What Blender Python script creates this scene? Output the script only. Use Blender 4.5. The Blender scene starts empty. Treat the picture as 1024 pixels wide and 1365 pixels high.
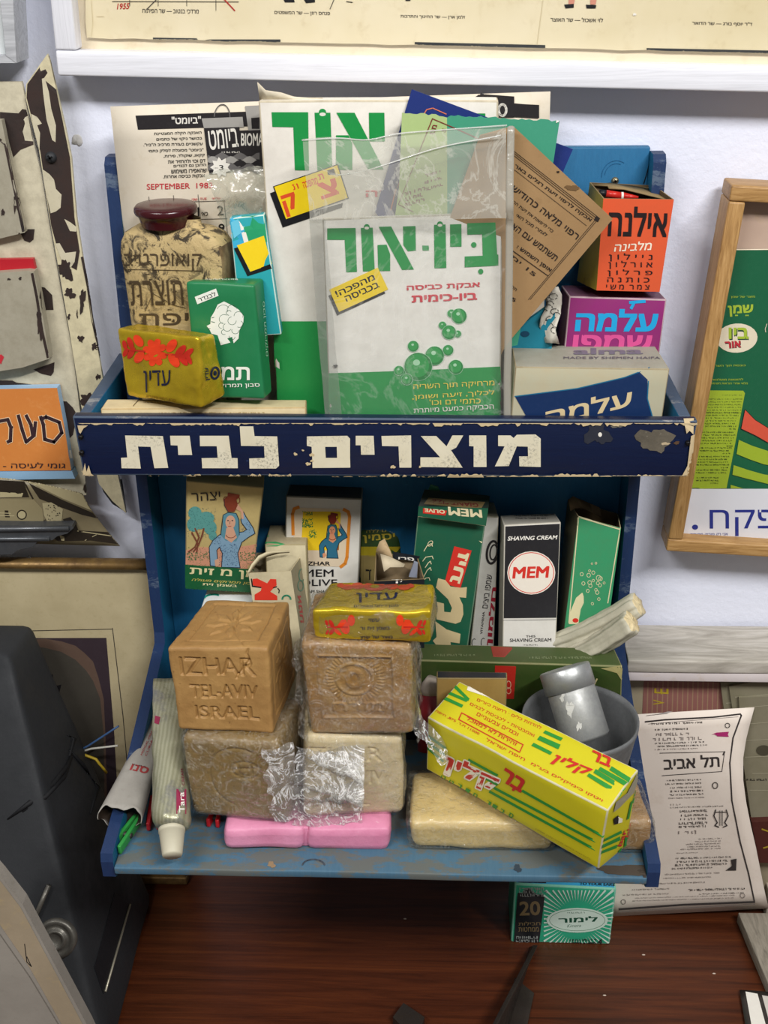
import bpy, bmesh, math, random, re
import numpy as np
from mathutils import Vector, Matrix, noise
from mathutils.bvhtree import BVHTree
from mathutils.geometry import tessellate_polygon, delaunay_2d_cdt

SC = bpy.context.scene
COL = SC.collection
# ---------------------------------------------------------------- camera
F_PX = 1593.5
CAM = Vector((.0356, -.8355, .3142))
ROT = Matrix.Rotation(.0463, 3, 'Z') @ Matrix.Rotation(math.pi/2-.4765, 3, 'X') @ Matrix.Rotation(-.0142, 3, 'Z')
cd = bpy.data.cameras.new('camera'); cam = bpy.data.objects.new('camera', cd); COL.objects.link(cam)
cam.location = CAM; cam.rotation_euler = ROT.to_euler()
cd.sensor_fit = 'VERTICAL'; cd.sensor_height = 36; cd.lens = F_PX/1365*36
cd.clip_start = .01; cd.clip_end = 50
SC.camera = cam
# ---------------------------------------------------------------- world, lamps, exposure
W = bpy.data.worlds.new('World'); SC.world = W; W.use_nodes = True
W.node_tree.nodes['Background'].inputs[0].default_value = (1, .965, .91, 1)
W.node_tree.nodes['Background'].inputs[1].default_value = .15
def area(name, loc, target, sx, sy, energy, color):
    l = bpy.data.lights.new(name, 'AREA'); l.shape = 'RECTANGLE'; l.size = sx; l.size_y = sy
    l.energy = energy; l.color = color
    o = bpy.data.objects.new(name, l); COL.objects.link(o); o.location = loc
    o.rotation_euler = (Vector(target)-Vector(loc)).to_track_quat('-Z', 'Y').to_euler()
    return o
area('ceiling_tube_light_left', (-.80, -1.36, 1.42), (0, 0, -.1), .95, .045, 18, (1, .985, .97))
area('ceiling_tube_light_right', (.80, -1.36, 1.42), (0, 0, -.1), .95, .045, 31, (1, .985, .97))
SC.view_settings.view_transform = 'Standard'; SC.view_settings.look = 'None'
SC.view_settings.exposure = .24; SC.view_settings.gamma = 1; SC.view_settings.use_curve_mapping = False

# ---------------------------------------------------------------- helpers
def ray(p): return (ROT @ Vector(((p[0]-512)/F_PX, (682.5-p[1])/F_PX, -1)))
def at(p, Y):                       # point of the plane Y seen at a photo pixel
    d = ray(p); return CAM + d*((Y-CAM.y)/d.y)
def atz(p, Z):
    d = ray(p); return CAM + d*((Z-CAM.z)/d.z)
def Q(ox, oy, s): return lambda *pts: [(ox+x/s, oy+y/s) for x, y in pts]
def lin(h):
    h = h.lstrip('#'); c = [int(h[i:i+2], 16)/255 for i in (0, 2, 4)]
    return tuple((x/12.92 if x <= .04045 else ((x+.055)/1.055)**2.4) for x in c)+(1,)
class NT:
    def __init__(s, name):
        s.m = bpy.data.materials.new(name); s.m.use_nodes = True; s.t = s.m.node_tree
        s.b = s.t.nodes['Principled BSDF']; s.out = s.t.nodes['Material Output']
    def n(s, ty, **kw):
        x = s.t.nodes.new(ty)
        for k, v in kw.items():
            if k in x.inputs: x.inputs[k].default_value = v
            else: setattr(x, k, v)
        return x
    def l(s, a, b): s.t.links.new(a, b)
    def tc(s, scale=(1, 1, 1)):
        c = s.n('ShaderNodeTexCoord'); m = s.n('ShaderNodeMapping'); m.inputs['Scale'].default_value = scale
        s.l(c.outputs['Object'], m.inputs['Vector']); return m.outputs[0]
    def noise(s, scale, detail=4, rough=.6, vec=None, dist=0):
        x = s.n('ShaderNodeTexNoise', Scale=scale, Detail=detail, Roughness=rough, Distortion=dist)
        s.l(vec or s.tc(), x.inputs['Vector']); return x.outputs['Fac']
    def ramp(s, fac, stops, interp='LINEAR'):
        r = s.n('ShaderNodeValToRGB'); r.color_ramp.interpolation = interp
        e = r.color_ramp.elements
        while len(e) < len(stops): e.new(.5)
        for i, (p, c) in enumerate(stops): e[i].position = p; e[i].color = c if len(c) == 4 else (*c, 1)
        s.l(fac, r.inputs[0]); return r.outputs[0]
    def mix(s, fac, a, b, mode='MIX'):
        x = s.n('ShaderNodeMix', data_type='RGBA', blend_type=mode)
        for v, i in ((fac, 0), (a, 6), (b, 7)):
            if hasattr(v, 'links'): s.l(v, x.inputs[i])
            else: x.inputs[i].default_value = v
        return x.outputs[2]
    def base(s, c):
        if hasattr(c, 'links'): s.l(c, s.b.inputs['Base Color'])
        else: s.b.inputs['Base Color'].default_value = c
    def set(s, rough=.6, metal=0, spec=.5, **kw):
        s.b.inputs['Roughness'].default_value = rough; s.b.inputs['Metallic'].default_value = metal
        s.b.inputs['Specular IOR Level'].default_value = spec
        for k, v in kw.items(): s.b.inputs[k].default_value = v
    def bump(s, h, strength=.3, dist=.001):
        b = s.n('ShaderNodeBump', Strength=strength, Distance=dist); s.l(h, b.inputs['Height']); s.l(b.outputs[0], s.b.inputs['Normal']); return b
BW = lambda a, b: [(a, (0, 0, 0, 1)), (b, (1, 1, 1, 1))]
_C = {}
def paper(h, rough=.55, dirt=.35, scale=60, dirtcol='#6b5a3c'):
    k = ('p', h, rough, dirt, dirtcol)
    if k not in _C:
        t = NT('paper_'+h.strip('#')); c = lin(h)
        f = t.ramp(t.noise(scale, 6, .7), [(.42, (0, 0, 0, 1)), (.85, (dirt,)*3)])
        f2 = t.ramp(t.noise(9, 3, .6), [(.45, (0, 0, 0, 1)), (.8, (dirt*.6,)*3)])
        col = t.mix(f, c, lin(dirtcol)); col = t.mix(f2, col, tuple(x*.72 for x in c[:3])+(1,))
        t.base(col); t.set(rough, spec=.35); t.bump(t.noise(900, 3, .6), .12, .0004); _C[k] = t.m
    return _C[k]
def ink(h, rough=.45, wear=0, metal=0):
    k = ('i', h, rough, wear, metal)
    if k not in _C:
        t = NT('ink_'+h.strip('#')); c = lin(h)
        f = t.ramp(t.noise(260, 4, .7), [(.5, (0, 0, 0, 1)), (.9, (.25,)*3)])
        col = t.mix(f, c, tuple(min(1, x*1.25+.03) for x in c[:3])+(1,))
        if wear:
            w = t.ramp(t.noise(420, 5, .75), [(.62-wear, (0, 0, 0, 1)), (.68-wear, (1, 1, 1, 1))])
            col = t.mix(w, col, tuple(x*.5+.02 for x in c[:3])+(1,))
        t.base(col); t.set(rough, metal, .35); _C[k] = t.m
    return _C[k]
_TX = {}
def text_mesh(s, bold=0, shear=0):
    k = (s, bold, shear)
    if k in _TX: return _TX[k]
    vis = s
    if re.search('[\u0590-\u05ff]', s):
        vis = s[::-1]; vis = re.sub(r'\d[\d./]*', lambda m: m.group(0)[::-1], vis)
        vis = vis.translate(str.maketrans('()', ')('))
    c = bpy.data.curves.new('t', 'FONT'); c.body = vis; c.resolution_u = 3; c.fill_mode = 'NONE'; c.shear = shear
    o = bpy.data.objects.new('t', c); COL.objects.link(o)
    dg = bpy.context.evaluated_depsgraph_get(); me = bpy.data.meshes.new_from_object(o.evaluated_get(dg))
    P = [Vector(v.co[:2]) for v in me.vertices]; E = [tuple(e.vertices) for e in me.edges]
    nx = {}
    for i, j in E: nx.setdefault(i, []).append(j); nx.setdefault(j, []).append(i)
    bpy.data.objects.remove(o); bpy.data.curves.remove(c); bpy.data.meshes.remove(me)
    loops = []; seen = set()
    for i in nx:
        if i in seen: continue
        L = [i]; seen.add(i)
        while True:
            c2 = [j for j in nx[L[-1]] if j not in seen]
            if not c2: break
            L.append(c2[0]); seen.add(c2[0])
        loops.append(L)
    # fill letter by letter: outlines whose boxes overlap belong together
    bb = [(min(P[i].x for i in L), max(P[i].x for i in L)) for L in loops]; order = sorted(range(len(loops)), key=lambda k: bb[k][0]); groups = []
    for k in order:
        if groups and bb[k][0] < groups[-1][1]-1e-4: groups[-1][0].append(k); groups[-1][1] = max(groups[-1][1], bb[k][1])
        else: groups.append([[k], bb[k][1]])
    V = []; T = []
    sh_ = [(0, 0)]
    if bold > .025: sh_ += [(sx*bold*.62, sy*bold*.62) for sx in (-1, 1) for sy in (-1, 1)]
    elif bold > .004: sh_ = [(sx*bold*.55, sy*bold*.55) for sx in (-1, 1) for sy in (-1, 1)]
    for g, _ in groups:              # heavier strokes: the union of the letter and slightly shifted copies
        vs = []; es = []; cp = []
        for dx, dy in sh_:
            e0 = len(es)
            for k in g:
                b0 = len(vs); L = loops[k]; vs += [P[i]+Vector((dx, dy)) for i in L]; es += [(b0+i, b0+(i+1) % len(L)) for i in range(len(L))]
            cp.append((e0, len(es)))
        ov, oe, of, *_r = delaunay_2d_cdt(vs, es, [], 0, 1e-5)
        E_ = np.array([(vs[a].x, vs[a].y, vs[b].x, vs[b].y) for a, b in es]); dyv = E_[:, 3]-E_[:, 1]; dyv[abs(dyv) < 1e-12] = 1e-12
        for f in of:
            cx, cy = sum(ov[i].x for i in f)/len(f), sum(ov[i].y for i in f)/len(f)
            hit = ((E_[:, 1] > cy) != (E_[:, 3] > cy)) & (cx < (E_[:, 2]-E_[:, 0])*(cy-E_[:, 1])/dyv+E_[:, 0])
            if any(int(hit[a:b].sum()) % 2 for a, b in cp): T.append(tuple(len(V)+i for i in f))
        V += [(v.x, v.y) for v in ov]
    V = np.array(V) if V else np.zeros((1, 2))
    mn, mx = V.min(0), V.max(0); V = (V-mn)/np.maximum(mx-mn, 1e-6)
    k = (s, bold, shear); _TX[k] = (V, T, float((mx-mn)[0]/max((mx-mn)[1], 1e-6))); return _TX[k]

class MB:
    """collects one mesh object: body geometry plus its flat print"""
    def __init__(s): s.V = []; s.F = []; s.M = []; s.S = []; s.mats = []; s.tree = None; s.lift = .0003; s.cur = None; s.dv = []; s.df = []; s.dm = []; s.nlay = 0
    def slot(s, m):
        if m not in s.mats: s.mats.append(m)
        return s.mats.index(m)
    def add(s, V, F, m, smooth=True):
        b = len(s.V); s.V += [Vector(v) for v in V]
        for i, f in enumerate(F):
            s.F.append([b+k for k in f]); s.M.append(s.slot(m[i] if isinstance(m, list) else m)); s.S.append(smooth)
        s.tree = None; return s
    def hexa(s, c8, r, n, m, fm={}, edge=None, disp=None, lump=None):
        c = [Vector(x) for x in c8]
        L = lambda a, b: (c[a]-c[b]).length
        dims = Vector(((L(4, 0)+L(5, 1)+L(6, 2)+L(7, 3))/4, (L(2, 0)+L(3, 1)+L(6, 4)+L(7, 5))/4, (L(1, 0)+L(3, 2)+L(5, 4)+L(7, 6))/4))
        nn = n if isinstance(n, (tuple, list)) else (n, n, n)
        lines = []
        for a in range(3):
            rr = min(r, dims[a]*.45)/dims[a]; k = nn[a]
            lines.append([0, rr*.3, rr]+[rr+(1-2*rr)*i/k for i in range(1, k)]+[1-rr, 1-rr*.3, 1])
        def tri(p):
            x, y, z = p; o = Vector()
            for i in (0, 1):
                for j in (0, 1):
                    for k in (0, 1): o += c[i*4+j*2+k]*((x if i else 1-x)*(y if j else 1-y)*(z if k else 1-z))
            return o
        V = []; idx = {}; F = []; ms = []
        def vert(p, face, u, v, nrm):
            key = tuple(round(x, 5) for x in p)
            if key in idx: return idx[key]
            q = Vector(p[a]*dims[a] for a in range(3)); inn = Vector(min(max(q[a], min(r, dims[a]*.45)), dims[a]-min(r, dims[a]*.45)) for a in range(3))
            d = q-inn
            if d.length > 1e-9: q = inn+d.normalized()*min(r, max(abs(d.x), abs(d.y), abs(d.z)))
            w = tri([q[a]/dims[a] for a in range(3)])
            if disp:
                e = min(u, 1-u, v, 1-v); w += nrm*disp(face, u, v)*min(1, max(0, e)/.04)
            if lump: w += lump(w)
            idx[key] = len(V); V.append(w); return idx[key]
        X, Y, Z = (c[4]-c[0]).normalized(), (c[2]-c[0]).normalized(), (c[1]-c[0]).normalized()
        FS = {'F': (0, 2, 1, 0, -Y), 'B': (2, 0, 1, 1, Y), 'R': (1, 2, 0, 1, X), 'L': (2, 1, 0, 0, -X), 'T': (0, 1, 2, 1, Z), 'D': (1, 0, 2, 0, -Z)}
        for f, (ua, va, wa, wv, nrm) in FS.items():
            U, Vv = lines[ua], lines[va]
            for i in range(len(U)-1):
                for j in range(len(Vv)-1):
                    q = []
                    for a, b in ((i, j), (i+1, j), (i+1, j+1), (i, j+1)):
                        p = [0, 0, 0]; p[ua] = U[a]; p[va] = Vv[b]; p[wa] = wv
                        q.append(vert(p, f, U[a], Vv[b], nrm))
                    if len(set(q)) < 3: continue
                    F.append(q)
                    e = edge is not None and (i < 2 or j < 2 or i > len(U)-4 or j > len(Vv)-4)
                    ms.append(edge if e else fm.get(f, m))
        s.add(V, F, ms); return s
    def box(s, lo, hi, r, m, n=1, rot=None, **kw):
        c = [Vector((hi[0] if i else lo[0], hi[1] if j else lo[1], hi[2] if k else lo[2])) for i in (0, 1) for j in (0, 1) for k in (0, 1)]
        if rot: c = [rot @ v for v in c]
        return s.hexa(c, r, n, m, **kw)
    def slab(s, px, Y, th, m, side=None, tilt=None, wob=0, front=None):
        """plate whose front outline is seen at photo points px in the plane Y (or Y per point), th thick towards the wall"""
        P = [at(p, Y[i] if isinstance(Y, (list, tuple)) else Y) for i, p in enumerate(px)]
        n = len(P); D = Vector((0, th, 0)); V = P+[p+D for p in P]
        ar = sum(P[i].x*P[(i+1) % n].z-P[(i+1) % n].x*P[i].z for i in range(n))
        tr = tessellate_polygon([[Vector((p.x, p.z, 0)) for p in P]])
        F = []; ms = []
        for t in tr:
            a, b, c = t
            cr = (P[b].x-P[a].x)*(P[c].z-P[a].z)-(P[c].x-P[a].x)*(P[b].z-P[a].z)
            t = (a, b, c) if cr > 0 else (a, c, b)
            F.append(t); ms.append(front or m); F.append((t[0]+n, t[2]+n, t[1]+n)); ms.append(m)
        for i in range(n):
            j = (i+1) % n; F.append((i, i+n, j+n, j) if ar > 0 else (i, j, j+n, i+n)); ms.append(side or m)
        return s.add(V, F, ms, smooth=False)
    def lathe(s, prof, m, org=(0, 0, 0), axis=(0, 0, 1), n=40, sq=None, rx=1, ry=1, mf=None, lump=None, capend=False):
        ax = Vector(axis).normalized(); qx = Vector((0, 0, 1)).rotation_difference(ax).to_matrix()
        V = []; F = []; ms = []
        for i, (r, z) in enumerate(prof):
            for k in range(n):
                a = 2*math.pi*k/n; ca, sa = math.cos(a), math.sin(a); q = 1
                if sq: e = sq; q = 1/((abs(ca)**e+abs(sa)**e)**(1/e))
                v = Vector((r*q*ca*rx, r*q*sa*ry, z))
                w = Vector(org)+qx @ v
                if lump: w += lump(w)
                V.append(w)
        for i in range(len(prof)-1):
            for k in range(n):
                q = (i*n+k, i*n+(k+1) % n, (i+1)*n+(k+1) % n, (i+1)*n+k); F.append(q)
                ms.append(mf(i, k/n) if mf else m)
        if capend:
            F.append(tuple(range(n))[::-1]); ms.append(m); F.append(tuple((len(prof)-1)*n+k for k in range(n))); ms.append(m)
        return s.add(V, F, ms)
    def tube(s, pts, r, m, n=10, flat=1):
        P = [Vector(p) for p in pts]; V = []; F = []
        rr = r if isinstance(r, (list, tuple)) else [r]*len(P)
        for i, p in enumerate(P):
            t = (P[min(i+1, len(P)-1)]-P[max(i-1, 0)]).normalized()
            u = t.cross(Vector((0, 0, 1)) if abs(t.z) < .9 else Vector((0, 1, 0))).normalized(); v = u.cross(t)
            for k in range(n):
                a = 2*math.pi*k/n; V.append(p+u*math.cos(a)*rr[i]+v*math.sin(a)*rr[i]*flat)
        for i in range(len(P)-1):
            for k in range(n): F.append((i*n+k, i*n+(k+1) % n, (i+1)*n+(k+1) % n, (i+1)*n+k))
        F.append(tuple(range(n))[::-1]); F.append(tuple((len(P)-1)*n+k for k in range(n)))
        return s.add(V, F, m)
    def sheet(s, rows, m, th=.0004, m2=None, lump=None):
        """thin sheet through a grid of world points (rows of equal length)"""
        R, K = len(rows), len(rows[0]); V = []
        for layer in ((0, 1) if th > .00015 else (0,)):
            for i in range(R):
                for j in range(K):
                    p = Vector(rows[i][j])
                    du = Vector(rows[i][min(j+1, K-1)])-Vector(rows[i][max(j-1, 0)]); dv = Vector(rows[min(i+1, R-1)][j])-Vector(rows[max(i-1, 0)][j])
                    nn = du.cross(dv).normalized() if du.cross(dv).length > 0 else Vector((0, -1, 0))
                    if nn.y > 0 and abs(nn.y) > .2: nn = -nn
                    if lump and not layer: p = p+lump(p)
                    elif lump: p = p+lump(p)
                    V.append(p-nn*th*layer)
        o = R*K; F = []; ms = []
        for i in range(R-1):
            for j in range(K-1):
                a = i*K+j; F.append((a, a+1, a+K+1, a+K)); ms.append(m)
                if th <= .00015: continue
                F.append((o+a, o+a+K, o+a+K+1, o+a+1)); ms.append(m2 or m)
        if th <= .00015: return s.add(V, F, ms)
        per = [j for j in range(K)]+[i*K+K-1 for i in range(1, R)]+[(R-1)*K+j for j in range(K-2, -1, -1)]+[i*K for i in range(R-2, 0, -1)]
        for a, b in zip(per, per[1:]+per[:1]): F.append((a, o+a, o+b, b)); ms.append(m2 or m)
        return s.add(V, F, ms)
    # ---- print: photo points dropped on this body's own surface along the line of sight
    def _drop(s, p):
        if s.tree is None: s.tree = BVHTree.FromPolygons(s.V, s.F); 
        d = ray(p).normalized(); h = s.tree.ray_cast(CAM, d)
        if h[0] is None: return None
        n = h[1] if h[1].dot(d) < 0 else -h[1]
        return h[0], n
    def tris(s, T, m, sub=26):
        st = list(T); sl = s.slot(m); s.nlay += 1; up = s.lift+s.nlay*.00001; cache = {}
        while st:
            t = st.pop()
            e = [math.dist(t[i], t[(i+1) % 3]) for i in range(3)]; k = e.index(max(e))
            if e[k] > sub:
                a, b, c = t[k], t[(k+1) % 3], t[(k+2) % 3]; mm = ((a[0]+b[0])/2, (a[1]+b[1])/2)
                st += [(a, mm, c), (mm, b, c)]; continue
            ids = []
            for p in t:
                kk = (round(p[0], 3), round(p[1], 3))
                if kk not in cache:
                    h = s._drop(p)
                    if h is None: cache[kk] = None
                    else:
                        cache[kk] = len(s.dv); s.dv.append(h[0]+h[1]*up)
                ids.append(cache[kk])
            if None in ids and e[k] > 1.6 and any(i is not None for i in ids):
                a, b, c = t[k], t[(k+1) % 3], t[(k+2) % 3]; mm = ((a[0]+b[0])/2, (a[1]+b[1])/2)
                st += [(a, mm, c), (mm, b, c)]; continue
            if None in ids or len(set(ids)) < 3: continue
            s.df.append(ids); s.dm.append(sl)
        return s
    def poly(s, px, m, sub=26):
        tr = tessellate_polygon([[Vector((x, y, 0)) for x, y in px]])
        return s.tris([tuple(px[i] for i in t) for t in tr], m, sub)
    def rect(s, x0, y0, x1, y1, m): return s.poly([(x0, y0), (x1, y0), (x1, y1), (x0, y1)], m)
    def ell(s, cx, cy, rx, ry, m, rot=0, n=24):
        c, q = math.cos(math.radians(rot)), math.sin(math.radians(rot)); P = []
        for i in range(n):
            a = 2*math.pi*i/n; x, y = rx*math.cos(a), ry*math.sin(a); P.append((cx+x*c-y*q, cy+x*q+y*c))
        return s.poly(P, m)
    def line(s, pts, w, m, close=False):
        P = list(pts)+([pts[0]] if close else []); T = []
        for a, b in zip(P, P[1:]):
            d = math.dist(a, b)
            if d < 1e-6: continue
            nx, ny = -(b[1]-a[1])/d*w/2, (b[0]-a[0])/d*w/2; ex, ey = (b[0]-a[0])/d*w*.3, (b[1]-a[1])/d*w*.3
            q = [(a[0]+nx-ex, a[1]+ny-ey), (b[0]+nx+ex, b[1]+ny+ey), (b[0]-nx+ex, b[1]-ny+ey), (a[0]-nx-ex, a[1]-ny-ey)]
            T += [(q[0], q[1], q[2]), (q[0], q[2], q[3])]
        return s.tris(T, m)
    def ring(s, cx, cy, rx, ry, w, m, rot=0, n=28, a0=0, a1=360):
        c, q = math.cos(math.radians(rot)), math.sin(math.radians(rot)); P = []
        for i in range(n+1):
            a = math.radians(a0+(a1-a0)*i/n); x, y = rx*math.cos(a), ry*math.sin(a); P.append((cx+x*c-y*q, cy+x*q+y*c))
        return s.line(P, w, m)
    def txt(s, st, a, b, h, m, bold=.012, up=None, shear=0):
        """a, b: photo points of the left and right end of the base line; h: letter height in photo pixels"""
        V, T, _ = text_mesh(st, bold, shear)
        d = math.dist(a, b); ux = ((b[0]-a[0])/d, (b[1]-a[1])/d); u = up or (ux[1], -ux[0])
        P = [(a[0]+(b[0]-a[0])*x+u[0]*h*y, a[1]+(b[1]-a[1])*x+u[1]*h*y) for x, y in V]
        return s.tris([tuple(P[i] for i in t) for t in T], m)
    def tiny(s, x0, y0, x1, y1, m, rows=1, hh=None, seed=1, slope=0, gap=.22):
        """lines of print too small to read: short irregular strokes"""
        rnd = random.Random(seed); T = []; H = (y1-y0)/rows; hh = hh or H*.45
        for r in range(rows):
            y = y0+H*(r+.5); x = x0+rnd.random()*(x1-x0)*.06; xe = x1-rnd.random()*(x1-x0)*.05
            while x < xe:
                w = hh*rnd.uniform(.35, 1.0); k = hh*rnd.uniform(.6, 1)/2; yy = y+slope*(x-x0)
                t = hh*.22
                for (ax, ay, bx, by) in rnd.choice([((x, yy-k, x+w, yy-k+t), (x+w-t, yy-k, x+w, yy+k)), ((x, yy-k, x+t, yy+k), (x, yy-k, x+w, yy-k+t), (x+w-t, yy-k, x+w, yy+k)), ((x, yy-k, x+t, yy+k), (x, yy+k-t, x+w, yy+k)), ((x, yy-k, x+t*1.2, yy+k),)]):
                    T += [((ax, ay), (bx, ay), (bx, by)), ((ax, ay), (bx, by), (ax, by))]
                x += w+hh*.22
                if rnd.random() < gap: x += hh*.6
        return s.tris(T, m)
    def build(s, name, parent=None, label=None, cat=None, group=None, kind=None, solid=False):
        V = s.V+s.dv; off = len(s.V); F = s.F+[[off+i for i in f] for f in s.df]
        ms = s.M+s.dm; lo = Vector(min(v[a] for v in V) for a in range(3)); hi = Vector(max(v[a] for v in V) for a in range(3))
        org = Vector(((lo.x+hi.x)/2, (lo.y+hi.y)/2, lo.z))
        me = bpy.data.meshes.new(name); me.from_pydata([v-org for v in V], [], F)
        for m in s.mats: me.materials.append(m)
        me.polygons.foreach_set('material_index', ms)
        me.polygons.foreach_set('use_smooth', s.S+[False]*len(s.df)); me.update()
        o = bpy.data.objects.new(name, me); COL.objects.link(o); o.location = org
        if parent:
            o.parent = parent; o.location = org-parent.location
        for k, v in (('label', label), ('category', cat), ('group', group), ('kind', kind)):
            if v: o[k] = v
        return o
def thing(name, loc, label, cat, group=None, kind=None):
    o = bpy.data.objects.new(name, None); COL.objects.link(o); o.location = loc; o.empty_display_size = .02
    for k, v in (('label', label), ('category', cat), ('group', group), ('kind', kind)):
        if v: o[k] = v
    return o
def base_of(c8):
    lo = Vector(min(v[a] for v in c8) for a in range(3)); hi = Vector(max(v[a] for v in c8) for a in range(3))
    return Vector(((lo.x+hi.x)/2, (lo.y+hi.y)/2, lo.z))
def ext(c8, z):                      # lengthen a standing box down to the board it stands on
    c = [Vector(v) for v in c8]
    for i in (0, 2, 4, 6):
        d = c[i]-c[i+1]; c[i] = c[i+1]+d*((z-c[i+1].z)/d.z)
    return c
def lumps(amp, sc, seed=0):
    return lambda p: noise.noise_vector(p*sc+Vector((seed, seed*1.7, 0)))*amp
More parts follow.
